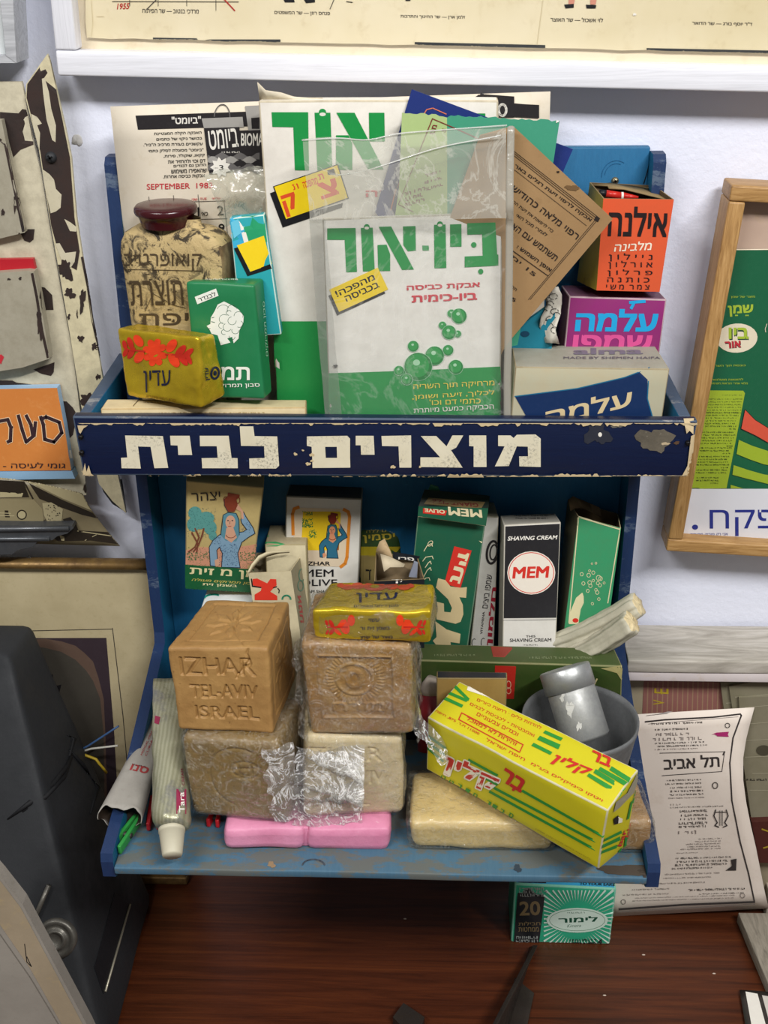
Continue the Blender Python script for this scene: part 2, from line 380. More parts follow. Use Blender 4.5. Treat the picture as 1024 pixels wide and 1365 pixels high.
BOXES={
'bio_big':[(-0.0759,-0.0489,-0.0424),(-0.0762,-0.0499,0.1999),(-0.0759,-0.0347,-0.042),(-0.0761,-0.0359,0.1999),(0.0742,-0.0489,-0.042),(0.0743,-0.0506,0.199),(0.0741,-0.0347,-0.0414),(0.0743,-0.0365,0.1992)],
'bio_small':[(-0.0363,-0.0753,-0.0302),(-0.0369,-0.0681,0.1294),(-0.036,-0.0714,-0.0306),(-0.0372,-0.064,0.1295),(0.0819,-0.0739,-0.029),(0.0786,-0.0657,0.1328),(0.0817,-0.07,-0.0292),(0.0786,-0.0618,0.1324)],
'ilana':[(0.144,-0.0499,0.0742),(0.1442,-0.0501,0.1353),(0.1349,-0.0141,0.0702),(0.1397,-0.0109,0.1374),(0.1875,-0.0426,0.0709),(0.1911,-0.0423,0.1328),(0.1808,-0.0054,0.0695),(0.1846,-0.0038,0.1337)],
'alma_purple':[(0.1228,-0.0481,-0.034),(0.1267,-0.0442,0.0709),(0.1207,-0.0119,-0.0364),(0.1246,-0.0083,0.068),(0.1891,-0.0445,-0.037),(0.1932,-0.0407,0.0676),(0.1868,-0.0078,-0.0384),(0.1908,-0.0041,0.066)],
'alma_cream':[(0.0866,-0.0816,-0.0352),(0.0893,-0.0844,0.0351),(0.0856,-0.0432,-0.0339),(0.0889,-0.046,0.0362),(0.1896,-0.0751,-0.0388),(0.1923,-0.0779,0.0313),(0.1858,-0.036,-0.0359),(0.1879,-0.0385,0.0348)],
'tamar':[(-0.1281,-0.0719,0.0082),(-0.1301,-0.0655,0.0878),(-0.1248,-0.0542,0.0062),(-0.1269,-0.0481,0.0853),(-0.08,-0.0816,0.0099),(-0.0826,-0.0757,0.0887),(-0.0765,-0.0635,0.0086),(-0.0786,-0.0573,0.0879)],
'gold1':[(-0.1781,-0.069,0.0078),(-0.1804,-0.0649,0.0553),(-0.1678,-0.0493,0.0069),(-0.1705,-0.046,0.0528),(-0.1199,-0.1025,0.0112),(-0.1182,-0.0974,0.0602),(-0.1055,-0.0814,0.0125),(-0.1097,-0.0794,0.0561)],
'flat':[(-0.1923,-0.0881,-0.0278),(-0.1921,-0.0857,0.0045),(-0.1929,-0.0681,-0.0289),(-0.1926,-0.0656,0.0036),(-0.0521,-0.0821,-0.0289),(-0.0518,-0.0795,0.0037),(-0.0534,-0.0627,-0.0309),(-0.0533,-0.0602,0.0014)],
'yitzhar':[(-0.1552,-0.0502,-0.1596),(-0.1426,-0.0661,-0.0592),(-0.1582,-0.0207,-0.1543),(-0.1448,-0.0367,-0.0542),(-0.1058,-0.0441,-0.1661),(-0.0873,-0.0604,-0.0671),(-0.1079,-0.0146,-0.161),(-0.0903,-0.0309,-0.0618)],
'alef':[(-0.0914,-0.0733,-0.2693),(-0.1034,-0.0606,-0.1389),(-0.0894,-0.0372,-0.2722),(-0.1023,-0.0244,-0.1417),(-0.0577,-0.0766,-0.2653),(-0.0705,-0.0638,-0.1348),(-0.0521,-0.0405,-0.2686),(-0.0641,-0.0277,-0.1381)],
'alef_back':[(-0.0928,-0.0533,-0.2695),(-0.0929,-0.0437,-0.1256),(-0.0934,-0.0174,-0.2719),(-0.0935,-0.0078,-0.1279),(-0.0608,-0.0526,-0.2696),(-0.0609,-0.043,-0.1256),(-0.0619,-0.0167,-0.2719),(-0.0621,-0.0071,-0.1279)],
'izhar_olive':[(-0.0865,-0.0473,-0.27),(-0.0768,-0.0339,-0.092),(-0.0866,0.0002,-0.2739),(-0.0765,0.0136,-0.096),(-0.0286,-0.0463,-0.2728),(-0.0185,-0.0327,-0.0947),(-0.0299,0.0015,-0.276),(-0.0201,0.0151,-0.0977)],
'yasmin':[(-0.0253,-0.0195,-0.2697),(-0.0223,-0.0003,-0.1306),(-0.0255,0.0003,-0.2724),(-0.0225,0.0195,-0.1333),(0.0075,-0.0194,-0.2702),(0.0104,-0.0001,-0.1311),(0.0075,0.0004,-0.2731),(0.0103,0.0197,-0.1339)],
'mem_green':[(0.0145,-0.0574,-0.1985),(0.0247,-0.0492,-0.0878),(0.0181,-0.0241,-0.2013),(0.0288,-0.0154,-0.0896),(0.0632,-0.0608,-0.202),(0.0755,-0.051,-0.0884),(0.0666,-0.0275,-0.2049),(0.078,-0.0186,-0.0928)],
'vitamina':[(0.0648,-0.0478,-0.2107),(0.0736,-0.0373,-0.1018),(0.0624,-0.018,-0.2133),(0.0699,-0.0077,-0.1045),(0.0837,-0.0462,-0.2115),(0.0843,-0.0363,-0.1029),(0.0802,-0.0165,-0.2141),(0.0821,-0.0065,-0.1055)],
'mem_white':[(0.089,-0.0722,-0.194),(0.0879,-0.0537,-0.1),(0.0871,-0.0463,-0.1999),(0.0865,-0.0276,-0.1054),(0.1295,-0.0703,-0.1954),(0.1299,-0.0504,-0.0988),(0.1283,-0.0438,-0.2003),(0.1281,-0.0246,-0.1048)],
'minnie':[(0.136,-0.0588,-0.1982),(0.1435,-0.0418,-0.0988),(0.1332,-0.0222,-0.203),(0.1395,-0.005,-0.103),(0.1682,-0.0613,-0.2042),(0.1752,-0.0452,-0.1063),(0.1704,-0.0254,-0.2106),(0.1783,-0.0093,-0.1129)],
'green_long':[(0.027,-0.1058,-0.2132),(0.0267,-0.1055,-0.1852),(0.0259,-0.0832,-0.2136),(0.0255,-0.083,-0.1857),(0.1763,-0.104,-0.2162),(0.1748,-0.1043,-0.1892),(0.1737,-0.0815,-0.2164),(0.1717,-0.0814,-0.1888)],
'gold_black':[(0.0389,-0.1357,-0.2137),(0.0388,-0.1354,-0.1786),(0.0389,-0.1253,-0.2143),(0.0388,-0.1251,-0.1794),(0.0888,-0.1357,-0.2132),(0.0886,-0.1353,-0.178),(0.0892,-0.1256,-0.2145),(0.0891,-0.1254,-0.1797)],
'bar':[(0.0323,-0.1703,-0.2329),(0.0322,-0.1786,-0.1816),(0.0538,-0.1425,-0.2329),(0.0544,-0.1469,-0.1741),(0.1435,-0.2552,-0.2424),(0.144,-0.2619,-0.188),(0.1646,-0.2294,-0.2462),(0.1673,-0.2307,-0.1817)],
'izhar1':[(-0.1348,-0.1935,-0.1839),(-0.1383,-0.1871,-0.1218),(-0.1255,-0.1196,-0.1909),(-0.1254,-0.1136,-0.1299),(-0.0698,-0.2006,-0.1809),(-0.0701,-0.193,-0.1169),(-0.0619,-0.1261,-0.1867),(-0.065,-0.1207,-0.1267)],
'izhar2':[(-0.13,-0.2017,-0.2505),(-0.1328,-0.1995,-0.1849),(-0.1216,-0.1477,-0.252),(-0.1245,-0.1455,-0.1863),(-0.0608,-0.2122,-0.2469),(-0.0642,-0.2094,-0.1802),(-0.0524,-0.1582,-0.2485),(-0.0554,-0.156,-0.1827)],
'wrap1':[(-0.0451,-0.1981,-0.1825),(-0.0484,-0.1978,-0.1105),(-0.0433,-0.133,-0.1821),(-0.0463,-0.1329,-0.1104),(0.0234,-0.1997,-0.1793),(0.0221,-0.2004,-0.1095),(0.0255,-0.1348,-0.1792),(0.024,-0.1354,-0.1091)],
'wrap2':[(-0.0531,-0.2034,-0.2513),(-0.0473,-0.2009,-0.181),(-0.0603,-0.1387,-0.252),(-0.0553,-0.1365,-0.1822),(0.0165,-0.1945,-0.2528),(0.0168,-0.194,-0.1858),(0.0084,-0.1301,-0.2541),(0.0095,-0.1293,-0.1866)],
'gold2':[(-0.0399,-0.192,-0.1119),(-0.042,-0.191,-0.0899),(-0.033,-0.1538,-0.1141),(-0.0322,-0.1529,-0.0925),(0.035,-0.2022,-0.1076),(0.0348,-0.2005,-0.0846),(0.0391,-0.1638,-0.1092),(0.0361,-0.1627,-0.087)],
'pink':[(-0.1067,-0.2157,-0.2696),(-0.1063,-0.2158,-0.2507),(-0.1091,-0.1558,-0.2703),(-0.1087,-0.1558,-0.2512),(0.0075,-0.2117,-0.2726),(0.0092,-0.2105,-0.2514),(0.0053,-0.1516,-0.273),(0.0066,-0.1507,-0.2523)],
'tissue':[(0.106,-0.0761,-0.5006),(0.1069,-0.0744,-0.4337),(0.1063,-0.026,-0.5011),(0.1072,-0.0246,-0.4346),(0.192,-0.0761,-0.5007),(0.193,-0.0757,-0.4361),(0.1923,-0.0262,-0.5016),(0.1933,-0.0256,-0.4367)],
'beige':[(0.0225,-0.2108,-0.2697),(0.021,-0.2112,-0.2466),(0.0218,-0.1559,-0.2698),(0.0208,-0.1561,-0.2465),(0.1182,-0.2104,-0.2711),(0.1205,-0.21,-0.2467),(0.118,-0.1554,-0.271),(0.1197,-0.155,-0.2468)],
'tan':[(0.1266,-0.2123,-0.2692),(0.1242,-0.2118,-0.2437),(0.1242,-0.1646,-0.2709),(0.1221,-0.1641,-0.2455),(0.1879,-0.2105,-0.2693),(0.1846,-0.2087,-0.2411),(0.1841,-0.1624,-0.27),(0.1818,-0.1615,-0.2438)],
}
BOXES = {k: [Vector(v) for v in c] for k, c in BOXES.items()}

# ---------------------------------------------------------------- materials
def wall_mat():
    t = NT('white_plaster'); f = t.noise(6, 4); t.base(t.mix(f, lin('#e9ecfa'), lin('#dfe3f3'))); t.set(.75, spec=.3)
    t.bump(t.noise(180, 5, .65), .45, .0012); return t.m
def wood_paint(name, c1, c2, wearcol, wear=.16, rough=.5, scale=(8, 60, 60), sc2=1):
    t = NT(name); g = t.noise(6*sc2, 5, .7, t.tc(scale), 1)
    col = t.mix(g, lin(c1), lin(c2)); w = t.ramp(t.noise(22*sc2, 8, .75, t.tc((1, 2.2, 2.2))), BW(.66-wear*.3, .72-wear*.3))
    col = t.mix(w, col, lin(wearcol)); w2 = t.ramp(t.noise(300, 4, .8), BW(.68, .74)); col = t.mix(w2, col, lin(wearcol))
    t.base(col); t.set(rough, spec=.4); t.bump(t.noise(6*sc2, 5, .8, t.tc((scale[0], scale[1]*3, scale[2]*3))), .35, .0006); return t.m
M_wall = wall_mat()
M_blue = wood_paint('blue_paint', '#1f6f96', '#0f5278', '#4f7c93', .05, scale=(60, 60, 8))
M_blue_lt = wood_paint('light_blue_paint', '#3589bd', '#2a78ad', '#1d5f8c', .05, scale=(8, 60, 60))
M_edge = wood_paint('dark_blue_edge_paint', '#1f375f', '#182b50', '#56657a', .3, scale=(60, 60, 8))
M_navy = wood_paint('navy_paint', '#0d1f50', '#0a1740', '#2b3d68', .05, .35)
M_floorb = wood_paint('worn_blue_board', '#4f7083', '#395f78', '#5e6360', .62, .6, scale=(60, 7, 7), sc2=1.3)
M_rail = wood_paint('grey_blue_rail', '#3d4a5c', '#4a5a70', '#87898a', .3)
M_cream = ink('#dccfae', .7)
def letter_mat():
    t = NT('worn_cream_lettering'); w = t.ramp(t.noise(520, 6, .8), BW(.5, .62))
    w2 = t.ramp(t.noise(34, 3, .6), [(.5, (0, 0, 0, 1)), (.62, (.75,)*3)])
    d = t.n('ShaderNodeMath', operation='MULTIPLY'); t.l(w, d.inputs[0]); t.l(w2, d.inputs[1])
    col = t.mix(t.noise(60), lin('#e6e0cb'), lin('#d2c9ac')); col = t.mix(d.outputs[0], col, lin('#4b4a45')); t.base(col); t.set(.5); return t.m
M_letter = letter_mat()
def soap_mat(name, a, b, dark, rough=.5, spots=.7, sss=.0):
    t = NT(name); c = t.mix(t.ramp(t.noise(28, 5, .65), BW(.35, .68)), lin(a), lin(b))
    c = t.mix(t.ramp(t.noise(300, 5, .7), [(spots-.08, (0, 0, 0, 1)), (spots, (.8,)*3)]), c, lin(dark)); t.base(c); t.set(rough, spec=.4)
    t.bump(t.noise(170, 6, .7), .45, .0011); return t.m
M_soap1 = soap_mat('brown_laundry_soap', '#a9834e', '#967040', '#6f4d28')
M_soap2 = soap_mat('olive_brown_soap', '#927746', '#7b6234', '#5c4722')
M_soap3 = soap_mat('amber_soap', '#a9875f', '#8a6a45', '#6e4a24')
M_soap4 = soap_mat('pale_beige_soap', '#d8c6a0', '#cbb78d', '#a48d63')
M_soap5 = soap_mat('cream_yellow_soap', '#dcc185', '#cfb478', '#b59455', .35)
M_soap6 = soap_mat('tan_soap', '#b08a58', '#a27a48', '#7f5c34', .35)
M_pink = soap_mat('pink_soap', '#df94b3', '#cf7f9f', '#e7c3cf', .4, .74)
def film_mat(name, veil, tint='#e8ebea', rough=.12, bs=.6, nscale=90, veil_noise=0.0, streak=0, sfreq=60):
    t = NT(name); t.base(lin(tint)); t.set(rough, spec=.8); tr = t.n('ShaderNodeBsdfTransparent'); tr.inputs[0].default_value = (.97, .98, .97, 1)
    ms = t.n('ShaderNodeMixShader'); fr = t.n('ShaderNodeLayerWeight', Blend=.5); n1 = t.noise(nscale, 4, .6, dist=1.5)
    b = t.n('ShaderNodeBump', Strength=bs, Distance=.003); t.l(n1, b.inputs['Height']); t.l(b.outputs[0], t.b.inputs['Normal']); t.l(b.outputs[0], fr.inputs['Normal'])
    gl = t.n('ShaderNodeBsdfGlossy', Roughness=rough); t.l(b.outputs[0], gl.inputs['Normal'])
    m1 = t.n('ShaderNodeMixShader')
    if veil_noise:
        v = t.ramp(t.noise(14, 4, .6), [(.4, (veil,)*3), (.62, (min(1, veil+veil_noise),)*3)]); t.l(v, m1.inputs[0])
    else: m1.inputs[0].default_value = veil
    if streak:  # diffuse white streaks along the creases, painted in for glints on the film
        rn = t.noise(sfreq, 5, .62, dist=2.2); sb = t.n('ShaderNodeMath', operation='SUBTRACT'); sb.inputs[1].default_value = .5; t.l(rn, sb.inputs[0]); ab = t.n('ShaderNodeMath', operation='ABSOLUTE'); t.l(sb.outputs[0], ab.inputs[0])
        rp = t.ramp(ab.outputs[0], [(0, (streak,)*3), (.012, (streak*.5,)*3), (.03, (0, 0, 0, 1))]); ad = t.n('ShaderNodeMath', operation='ADD', use_clamp=True); t.l(rp, ad.inputs[0])
        if m1.inputs[0].links: t.l(m1.inputs[0].links[0].from_socket, ad.inputs[1])
        else: ad.inputs[1].default_value = veil
        t.l(ad.outputs[0], m1.inputs[0])
    df = t.n('ShaderNodeBsdfDiffuse'); df.inputs[0].default_value = lin(tint)
    t.l(tr.outputs[0], m1.inputs[1]); t.l(df.outputs[0], m1.inputs[2])
    pw = t.n('ShaderNodeMath', operation='POWER'); pw.inputs[1].default_value = 4; t.l(fr.outputs['Facing'], pw.inputs[0]); ma = t.n('ShaderNodeMath', operation='MULTIPLY_ADD'); ma.inputs[1].default_value = .7; ma.inputs[2].default_value = .09; t.l(pw.outputs[0], ma.inputs[0]); t.l(ma.outputs[0], ms.inputs[0]); t.l(m1.outputs[0], ms.inputs[1]); t.l(gl.outputs[0], ms.inputs[2])
    t.l(ms.outputs[0], t.out.inputs['Surface']); return t.m
M_wrap = film_mat('cling_wrap', .0, '#f1eee8', .12, 1, 150, .05, .2)
M_wrapwhite = film_mat('cling_wrap_crumpled', .02, '#f6f4f2', .14, 1, 260, .2, .8, 44)
M_bag = film_mat('plastic_bag_film', .34, '#cfcdc2', .14, .6, 26, .08, .3, 16)
M_bag2 = film_mat('plastic_bag_clinging', .04, '#e8e8e2', .1, .4, 22, 0, .12, 10)
M_seam = film_mat('plastic_bag_seam', .62, '#b8b4a8', .25, .5, 60)
M_clear = film_mat('clear_crumpled_film', .3, '#a9a898', .08, .9, 45, 0, .5)
def metal_mat(name, a, b, rough=.4, metal=.8, sc=60, bs=.3):
    t = NT(name); t.base(t.mix(t.ramp(t.noise(sc, 6, .7), BW(.35, .7)), lin(a), lin(b))); t.set(rough, metal)
    r = t.ramp(t.noise(sc*2, 4), [(.3, (rough*.8,)*3), (.7, (min(1, rough*1.4),)*3)]); t.l(r, t.b.inputs['Roughness']); t.bump(t.noise(sc*3, 5, .7), bs, .0006); return t.m
M_foil = metal_mat('gold_foil', '#d2b52c', '#b3971c', .27, .58, 40, .6)
M_alu = metal_mat('dull_aluminium', '#a9abab', '#8d9092', .42, .75, 70)
M_zinc = metal_mat('grey_zinc', '#7f8182', '#57595b', .55, .4, 30, .6)
M_dark = metal_mat('dark_gunmetal', '#2f3134', '#222427', .6, .2, 14, .6)
M_steel = metal_mat('worn_steel', '#5c5853', '#39352f', .45, .7, 50)
M_brass = metal_mat('dull_brass', '#a98a4d', '#7e6436', .45, .6, 90)
def flake_mat(name, cream, dark, thr, seed=0, sc=20):
    t = NT(name); v = t.tc(); n = t.noise(sc, 5, .55, v, .4)
    f = t.ramp(n, BW(thr-.006, thr+.006)); base = t.mix(t.ramp(t.noise(90, 6, .75), [(.4, (0, 0, 0, 1)), (.85, (.6,)*3)]), lin(cream), lin('#7c735e'))
    dk = t.mix(t.noise(40), lin(dark), lin('#3b2a22')); t.base(t.mix(f, base, dk)); t.set(.5)
    t.bump(f, .5, .0006).invert = True; return t.m
M_flake = flake_mat('flaking_cream_enamel', '#cfc7ae', '#29231f', .72)
M_flake2 = flake_mat('bare_iron_with_cream_flakes', '#d5cba8', '#2b2826', .74, sc=40)
M_flake3 = flake_mat('dirty_grey_enamel', '#a6a08e', '#2a2420', .72, sc=34)
def wood_mat(name, a, b, c, rough=.35, scale=(1, 14, 14), sc=9, dist=2.5):
    t = NT(name); v = t.tc(scale); n = t.noise(sc, 6, .65, v, dist); n2 = t.noise(sc*9, 3, .6, v, .5)
    col = t.ramp(n, [(.3, lin(a)), (.52, lin(b)), (.75, lin(c))]); col = t.mix(t.ramp(n2, [(.4, (0, 0, 0, 1)), (.8, (.35,)*3)]), col, lin(a)); t.base(col); t.set(rough, spec=.4)
    t.bump(n2, .12, .0005); return t.m
M_table = wood_mat('mahogany_veneer', '#34170b', '#532814', '#683619', .34, (1.0, 22, 22), 5, 1.2)
M_oak_v = wood_mat('oak_upright', '#8a6538', '#b28a55', '#c7a06b', .45, (30, 30, 2.2), 7)
M_oak_h = wood_mat('oak_crosswise', '#8a6538', '#b28a55', '#c7a06b', .45, (2.2, 30, 30), 7)
M_grey_wood = wood_mat('weathered_grey_wood', '#958f84', '#bab4a9', '#d3cec6', .7, (2.4, 18, 18), 3.4)
M_white_fr = wood_mat('white_painted_wood', '#d9dae0', '#e8e9f0', '#eff0f6', .4, (1, 30, 30), 8)
def aged_paper(name, a, b, sc=5, stain='#b79f6c'):
    t = NT(name); c = t.mix(t.ramp(t.noise(sc, 5, .6), BW(.35, .7)), lin(a), lin(b)); c = t.mix(t.ramp(t.noise(sc*9, 6, .7), [(.55, (0, 0, 0, 1)), (.85, (.5,)*3)]), c, lin(stain)); t.base(c); t.set(.6, spec=.3)
    t.bump(t.noise(300, 4), .15, .0005); return t.m
M_poster = aged_paper('aged_poster_paper', '#e6dabb', '#d9cba4', 9)
M_mount = aged_paper('cream_mount', '#ecdfc4', '#e6d6b6', 7)
M_cal = aged_paper('calendar_paper', '#e4dac8', '#d8ccb6', 9, '#c4b28e')
M_linen = aged_paper('linen_mount', '#b3a684', '#a89b79', 30, '#8f8159')
M_news = aged_paper('faded_poster_paper', '#eadfd3', '#e2d5c8', 8, '#cdbba8')
M_kraft = aged_paper('brown_kraft_paper', '#a3835b', '#967650', 12, '#7a5c3a')
M_glassred = NT('maroon_bakelite'); M_glassred.base(lin('#3c0d14')); M_glassred.set(.22); M_glassred = M_glassred.m
K = ink('#15161a'); WH = ink('#eae6dc'); RED = ink('#c93a2e'); GR = ink('#1c8f45', .4); NAVY = ink('#14306a')
rnd = random.Random(4)

# ================================================================ SETTING
b = MB(); b.box((-1.6, .008, -1.3), (1.6, .06, 1.6), .001, M_wall); b.build('wall_back', kind='structure')
b = MB(); b.box((-1.6, -2.4, -1.31), (1.6, .008, -1.29), .001, paper('#6b6258')); b.build('floor', kind='structure')
TZ = -.5
tb = thing('wooden_table', (0, -.32, -1.29), 'reddish brown wooden table top under the blue display shelf', 'table')
MB().box((-.75, -.62, TZ-.022), (.75, .006, TZ), .002, M_table, n=2).build('tabletop', tb)
for x in (-.68, .68):
    for y in (-.56, -.05): MB().box((x-.02, y-.02, -1.29), (x+.02, y+.02, TZ-.0225), .002, M_table).build('leg', tb)
for y in (-.56, -.05): MB().box((-.655, y-.01, TZ-.1), (.655, y+.01, TZ-.0225), .001, M_table).build('apron', tb)

# ================================================================ DISPLAY SHELF
SW = .1888
sh = thing('display_shelf', (0, -.1, -.276), 'blue painted wooden wall shelf with cream lettering on its dark blue front board', 'shelf')
b = MB(); b.box((-SW+.0085, 0, -.27), (SW-.0085, .0075, .161), .001, M_blue, n=4, fm={'F': M_blue_lt}); b.mats[b.mats.index(M_blue_lt)] = wood_paint('blue_back_paint', '#256f9c', '#1b5c86', '#3a7ca6', .05, scale=(60, 60, 8))
b.line([(868, 203), (866, 215), (862, 232), (858, 245)], 1.2, K)
b.ring(822, 236, 20, 22, .7, ink('#1f5f8e'), a0=180, a1=300); b.ring(822, 236, 16, 18, .6, ink('#1f5f8e'), a0=190, a1=290)
b.build('back_panel', sh)
for sgn in (-1, 1):
    prof = [(.0074, .155), (0, .1585), (-.012, .1585), (-.0165, .154), (-.0305, -.05), (-.0315, -.212), (-.034, -.221), (-.150, -.2470-.004), (-.2285, -.262), (-.2305, -.268), (-.2300, -.2815), (-.226, -.2845), (.0074, -.2845)]
    b = MB(); x0 = sgn*(SW-.0085); x1 = sgn*SW; n = len(prof)
    V = [(x0, y, z) for y, z in prof]+[(x1, y, z) for y, z in prof]; F = []
    ms = []
    tr = tessellate_polygon([[Vector((y, z, 0)) for y, z in prof]])
    for t in tr: F += [tuple(t), tuple(i+n for i in t[::-1])]; ms += [M_blue, M_edge]
    for i in range(n): F.append((i, (i+1) % n, (i+1) % n+n, i+n)); ms.append(M_edge)
    b.add(V, F, ms, smooth=False); b.build('side_board', sh)
# upper tray
DF, HF = .0919, .0425
b = MB(); c8 = [Vector(v) for v in ((-.2085, -DF, -HF-.0005), (-.2105, -DF, .0015), (-.2085, -DF+.0085, -HF-.0005), (-.2105, -DF+.0085, .0015), (.2085, -DF, -HF+.001), (.2115, -DF, 0), (.2085, -DF+.0085, -HF+.001), (.2115, -DF+.0085, 0))]
t = NT('navy_front_paint'); col = t.mix(t.noise(9, 5, .7, t.tc((3, 40, 40))), lin('#0a1b40'), lin('#071230')); col = t.mix(t.ramp(t.noise(60, 7, .8, t.tc((1, 1, 2))), BW(.66, .69)), col, lin('#22365f')); t.base(col); t.set(.32, spec=.5); t.bump(t.noise(14, 6, .8, t.tc((2, 30, 30))), .4, .0006)
b.hexa(c8, .0012, (12, 1, 2), t.m, edge=M_rail); b.lift = .00025
q1, q2 = Q(90, 550, 2.381), Q(500, 550, 2.327)
for P in (q1((183, 72), (303, 74), (320, 175), (276, 176), (264, 108), (224, 107), (233, 177), (172, 176), (170, 143), (190, 142)), q1((326, 73), (388, 73), (396, 134), (352, 134), (350, 104), (328, 103)),
          q1((420, 73), (512, 73), (521, 143), (540, 144), (541, 176), (428, 176), (426, 144), (477, 143), (474, 106), (421, 106)),
          q1((547, 43), (590, 43), (594, 74), (666, 75), (672, 168), (662, 177), (578, 177), (577, 145), (626, 143), (624, 106), (551, 105)),
          q1((760, 75), (888, 73), (897, 82), (897, 108), (775, 108), (760, 105)), q1((775, 108), (818, 108), (820, 143), (777, 143)), q1((855, 108), (897, 108), (897, 143), (856, 143)), q1((777, 143), (897, 143), (898, 174), (778, 175)),
          q1((915, 73), (972, 73), (975, 133), (932, 133), (931, 103), (915, 103)), q2((20, 72), (112, 70), (113, 170), (76, 170), (73, 104), (22, 103)),
          q2((142, 72), (190, 72), (222, 104), (240, 70), (274, 70), (252, 108), (236, 116), (272, 170), (141, 168), (141, 138), (202, 138)),
          q2((292, 70), (345, 70), (346, 168), (306, 168), (306, 104), (292, 103)),
          q2((382, 70), (420, 70), (430, 78), (440, 68), (498, 67), (514, 80), (514, 168), (448, 166), (447, 135), (475, 135), (474, 105), (440, 104), (415, 165), (372, 166), (402, 104), (382, 103))):
    b.poly(P, M_letter)
def blob(cx, cy, rx, ry, seed, n=26, rough=.35):
    r = random.Random(seed); P = []; ph = [r.uniform(0, 6.3) for _ in range(4)]
    for i in range(n):
        a = 2*math.pi*i/n; k = 1+rough*(.5*math.sin(2*a+ph[0])+.4*math.sin(3*a+ph[1])+.3*math.sin(5*a+ph[2])+.25*math.sin(9*a+ph[3])); P.append((cx+rx*k*math.cos(a), cy+ry*k*math.sin(a)))
    return P
patch = soap_mat('bare_wood_patch', '#6c6558', '#4c473f', '#8f897b', .5); chip = ink('#c9b58f', .7)
b.poly(blob(873, 586, 21, 17, 3), patch); b.poly(blob(797, 579, 14, 15, 8, rough=.5), ink('#2c2f3a', .5)); b.ell(800, 579, 2.5, 3, WH)
b.poly(blob(902, 590, 4, 2, 5), ink('#5a4433')); b.poly(blob(887, 591, 5, 2, 4), ink('#bba98b')); b.poly(blob(822, 568, 7, 2, 7), ink('#6d6a62'))
for x, y, r in ((394, 605, 2.4), (416, 606, 3), (411, 618, 3), (416, 614, 2), (404, 600, 1.5), (524, 622, 3), (560, 622, 1.6)): b.poly(blob(x, y, r, r*.8, int(x)), chip)
# ragged bare edges of the front board
for side in ('top', 'bot'):
    r = random.Random(9 if side == 'top' else 5); x = 104
    while x < 915:
        w = r.uniform(6, 34); k = (x-104)/815
        y = (565.2-.5*k-1.5) if side == 'top' else (635.7-2.5*k)
        h = r.choice([.8, 1.2, 1.5, 2.5, 3.2]) if r.random() < .8 else 4.2
        sg = 1 if side == 'top' else -1; n = max(3, int(w/3)); P = [(x, y)]+[(x+w*i/n, y+sg*h*r.uniform(.4, 1.1)) for i in range(1, n)]+[(x+w, y)]
        b.poly(P, chip); x += w*r.uniform(.7, 1.1)
for P in ([(911, 560), (925, 560), (924, 578), (919, 573), (915, 577), (913, 568)], [(921, 580), (925, 578), (919, 622), (915, 632), (909, 633), (916, 620)], [(104, 566), (118, 566), (112, 570), (108, 577), (106, 575)], [(110, 634), (109, 620), (112, 628), (114, 616), (116, 628), (119, 619), (122, 630), (130, 635)]): b.poly(P, chip)
b.poly(blob(109, 604, 3, 3, 1), K); b.build('front_board', sh, label='dark blue front board with worn cream Hebrew lettering')
for sgn in (-1, 1):
    x0, x1 = sgn*.1892, sgn*.1975
    def rr(y, z, o=0): return (sgn*(.1892+o+(.0125 if y < -.05 else .0)), y, z)
    c8 = []
    for x in ((0, 1) if sgn > 0 else (1, 0)):
        for y in (0, 1):
            for z in (0, 1):
                if y == 0: c8.append(Vector((sgn*(.2085 if x else .2005), -DF+.0087, (0 if z else -.04))))
                else: c8.append(Vector((sgn*(.2085-.008 if x else .1893), 0.006, (.012 if z else -.04))))
    MB().hexa(c8, .001, 2, M_rail, fm={'L': M_blue, 'R': M_blue}).build('tray_rail', sh)
MB().box((-.1885, -DF+.0087, -.042), (.1885, -.031, -.0365), .0006, M_blue).box((-SW+.0088, -.031, -.042), (SW-.0088, -.0002, -.0365), .0006, M_blue).build('tray_floor', sh)
b = MB(); b.box((-SW+.0088, -.233, -.2765), (SW-.0088, -.0002, -.2705), .0012, M_floorb, n=(8, 8, 1), lump=lumps(.0006, 30))
b.poly(blob(838, 1160, 36, 8, 3, rough=.25), ink('#4a4239', .7)); b.poly(blob(870, 1163, 20, 8, 6), ink('#3b342d', .7)); b.ring(418, 1155, 15, 9, 2, ink('#44505a'), a0=190, a1=350)
b.poly(blob(362, 1153, 5, 4, 2), ink('#8f7a5c')); b.poly(blob(690, 1158, 5, 5, 2), ink('#33404c')); b.build('bottom_board', sh)
def screw(p, Y, r, parent=None, head='#6b675c', **kw):
    c = at(p, Y); m = metal_mat('screw_head_'+head.strip('#'), head, '#37342e', .4, .8, 200)
    b = MB(); b.lathe([(0, .0022), (r*.5, .0021), (r*.9, .0012), (r, 0), (r, -.001)], m, c, (0, -1, 0), 20)
    u = r*.62; t = r*.16; dk = ink('#15120f')
    for a in (.4, .4+math.pi/2):
        x, z = math.cos(a), math.sin(a); px, pz = -z*t, x*t
        V = [c+Vector((sx*u*x+sy*px, -.0024, sx*u*z+sy*pz)) for sx, sy in ((-1, -1), (1, -1), (1, 1), (-1, 1))]; b.add(V, [(0, 1, 2, 3)], dk)
    return b.build('screw', parent, **kw)
screw((820, 241), -.0002, .0026, sh, '#b5a887'); screw((171, 269), -.012, .0012, sh)
for p in ((108, 582), (109, 603), (917, 590)): screw(p, -DF-.0003, .0018, sh, '#1b1c22')

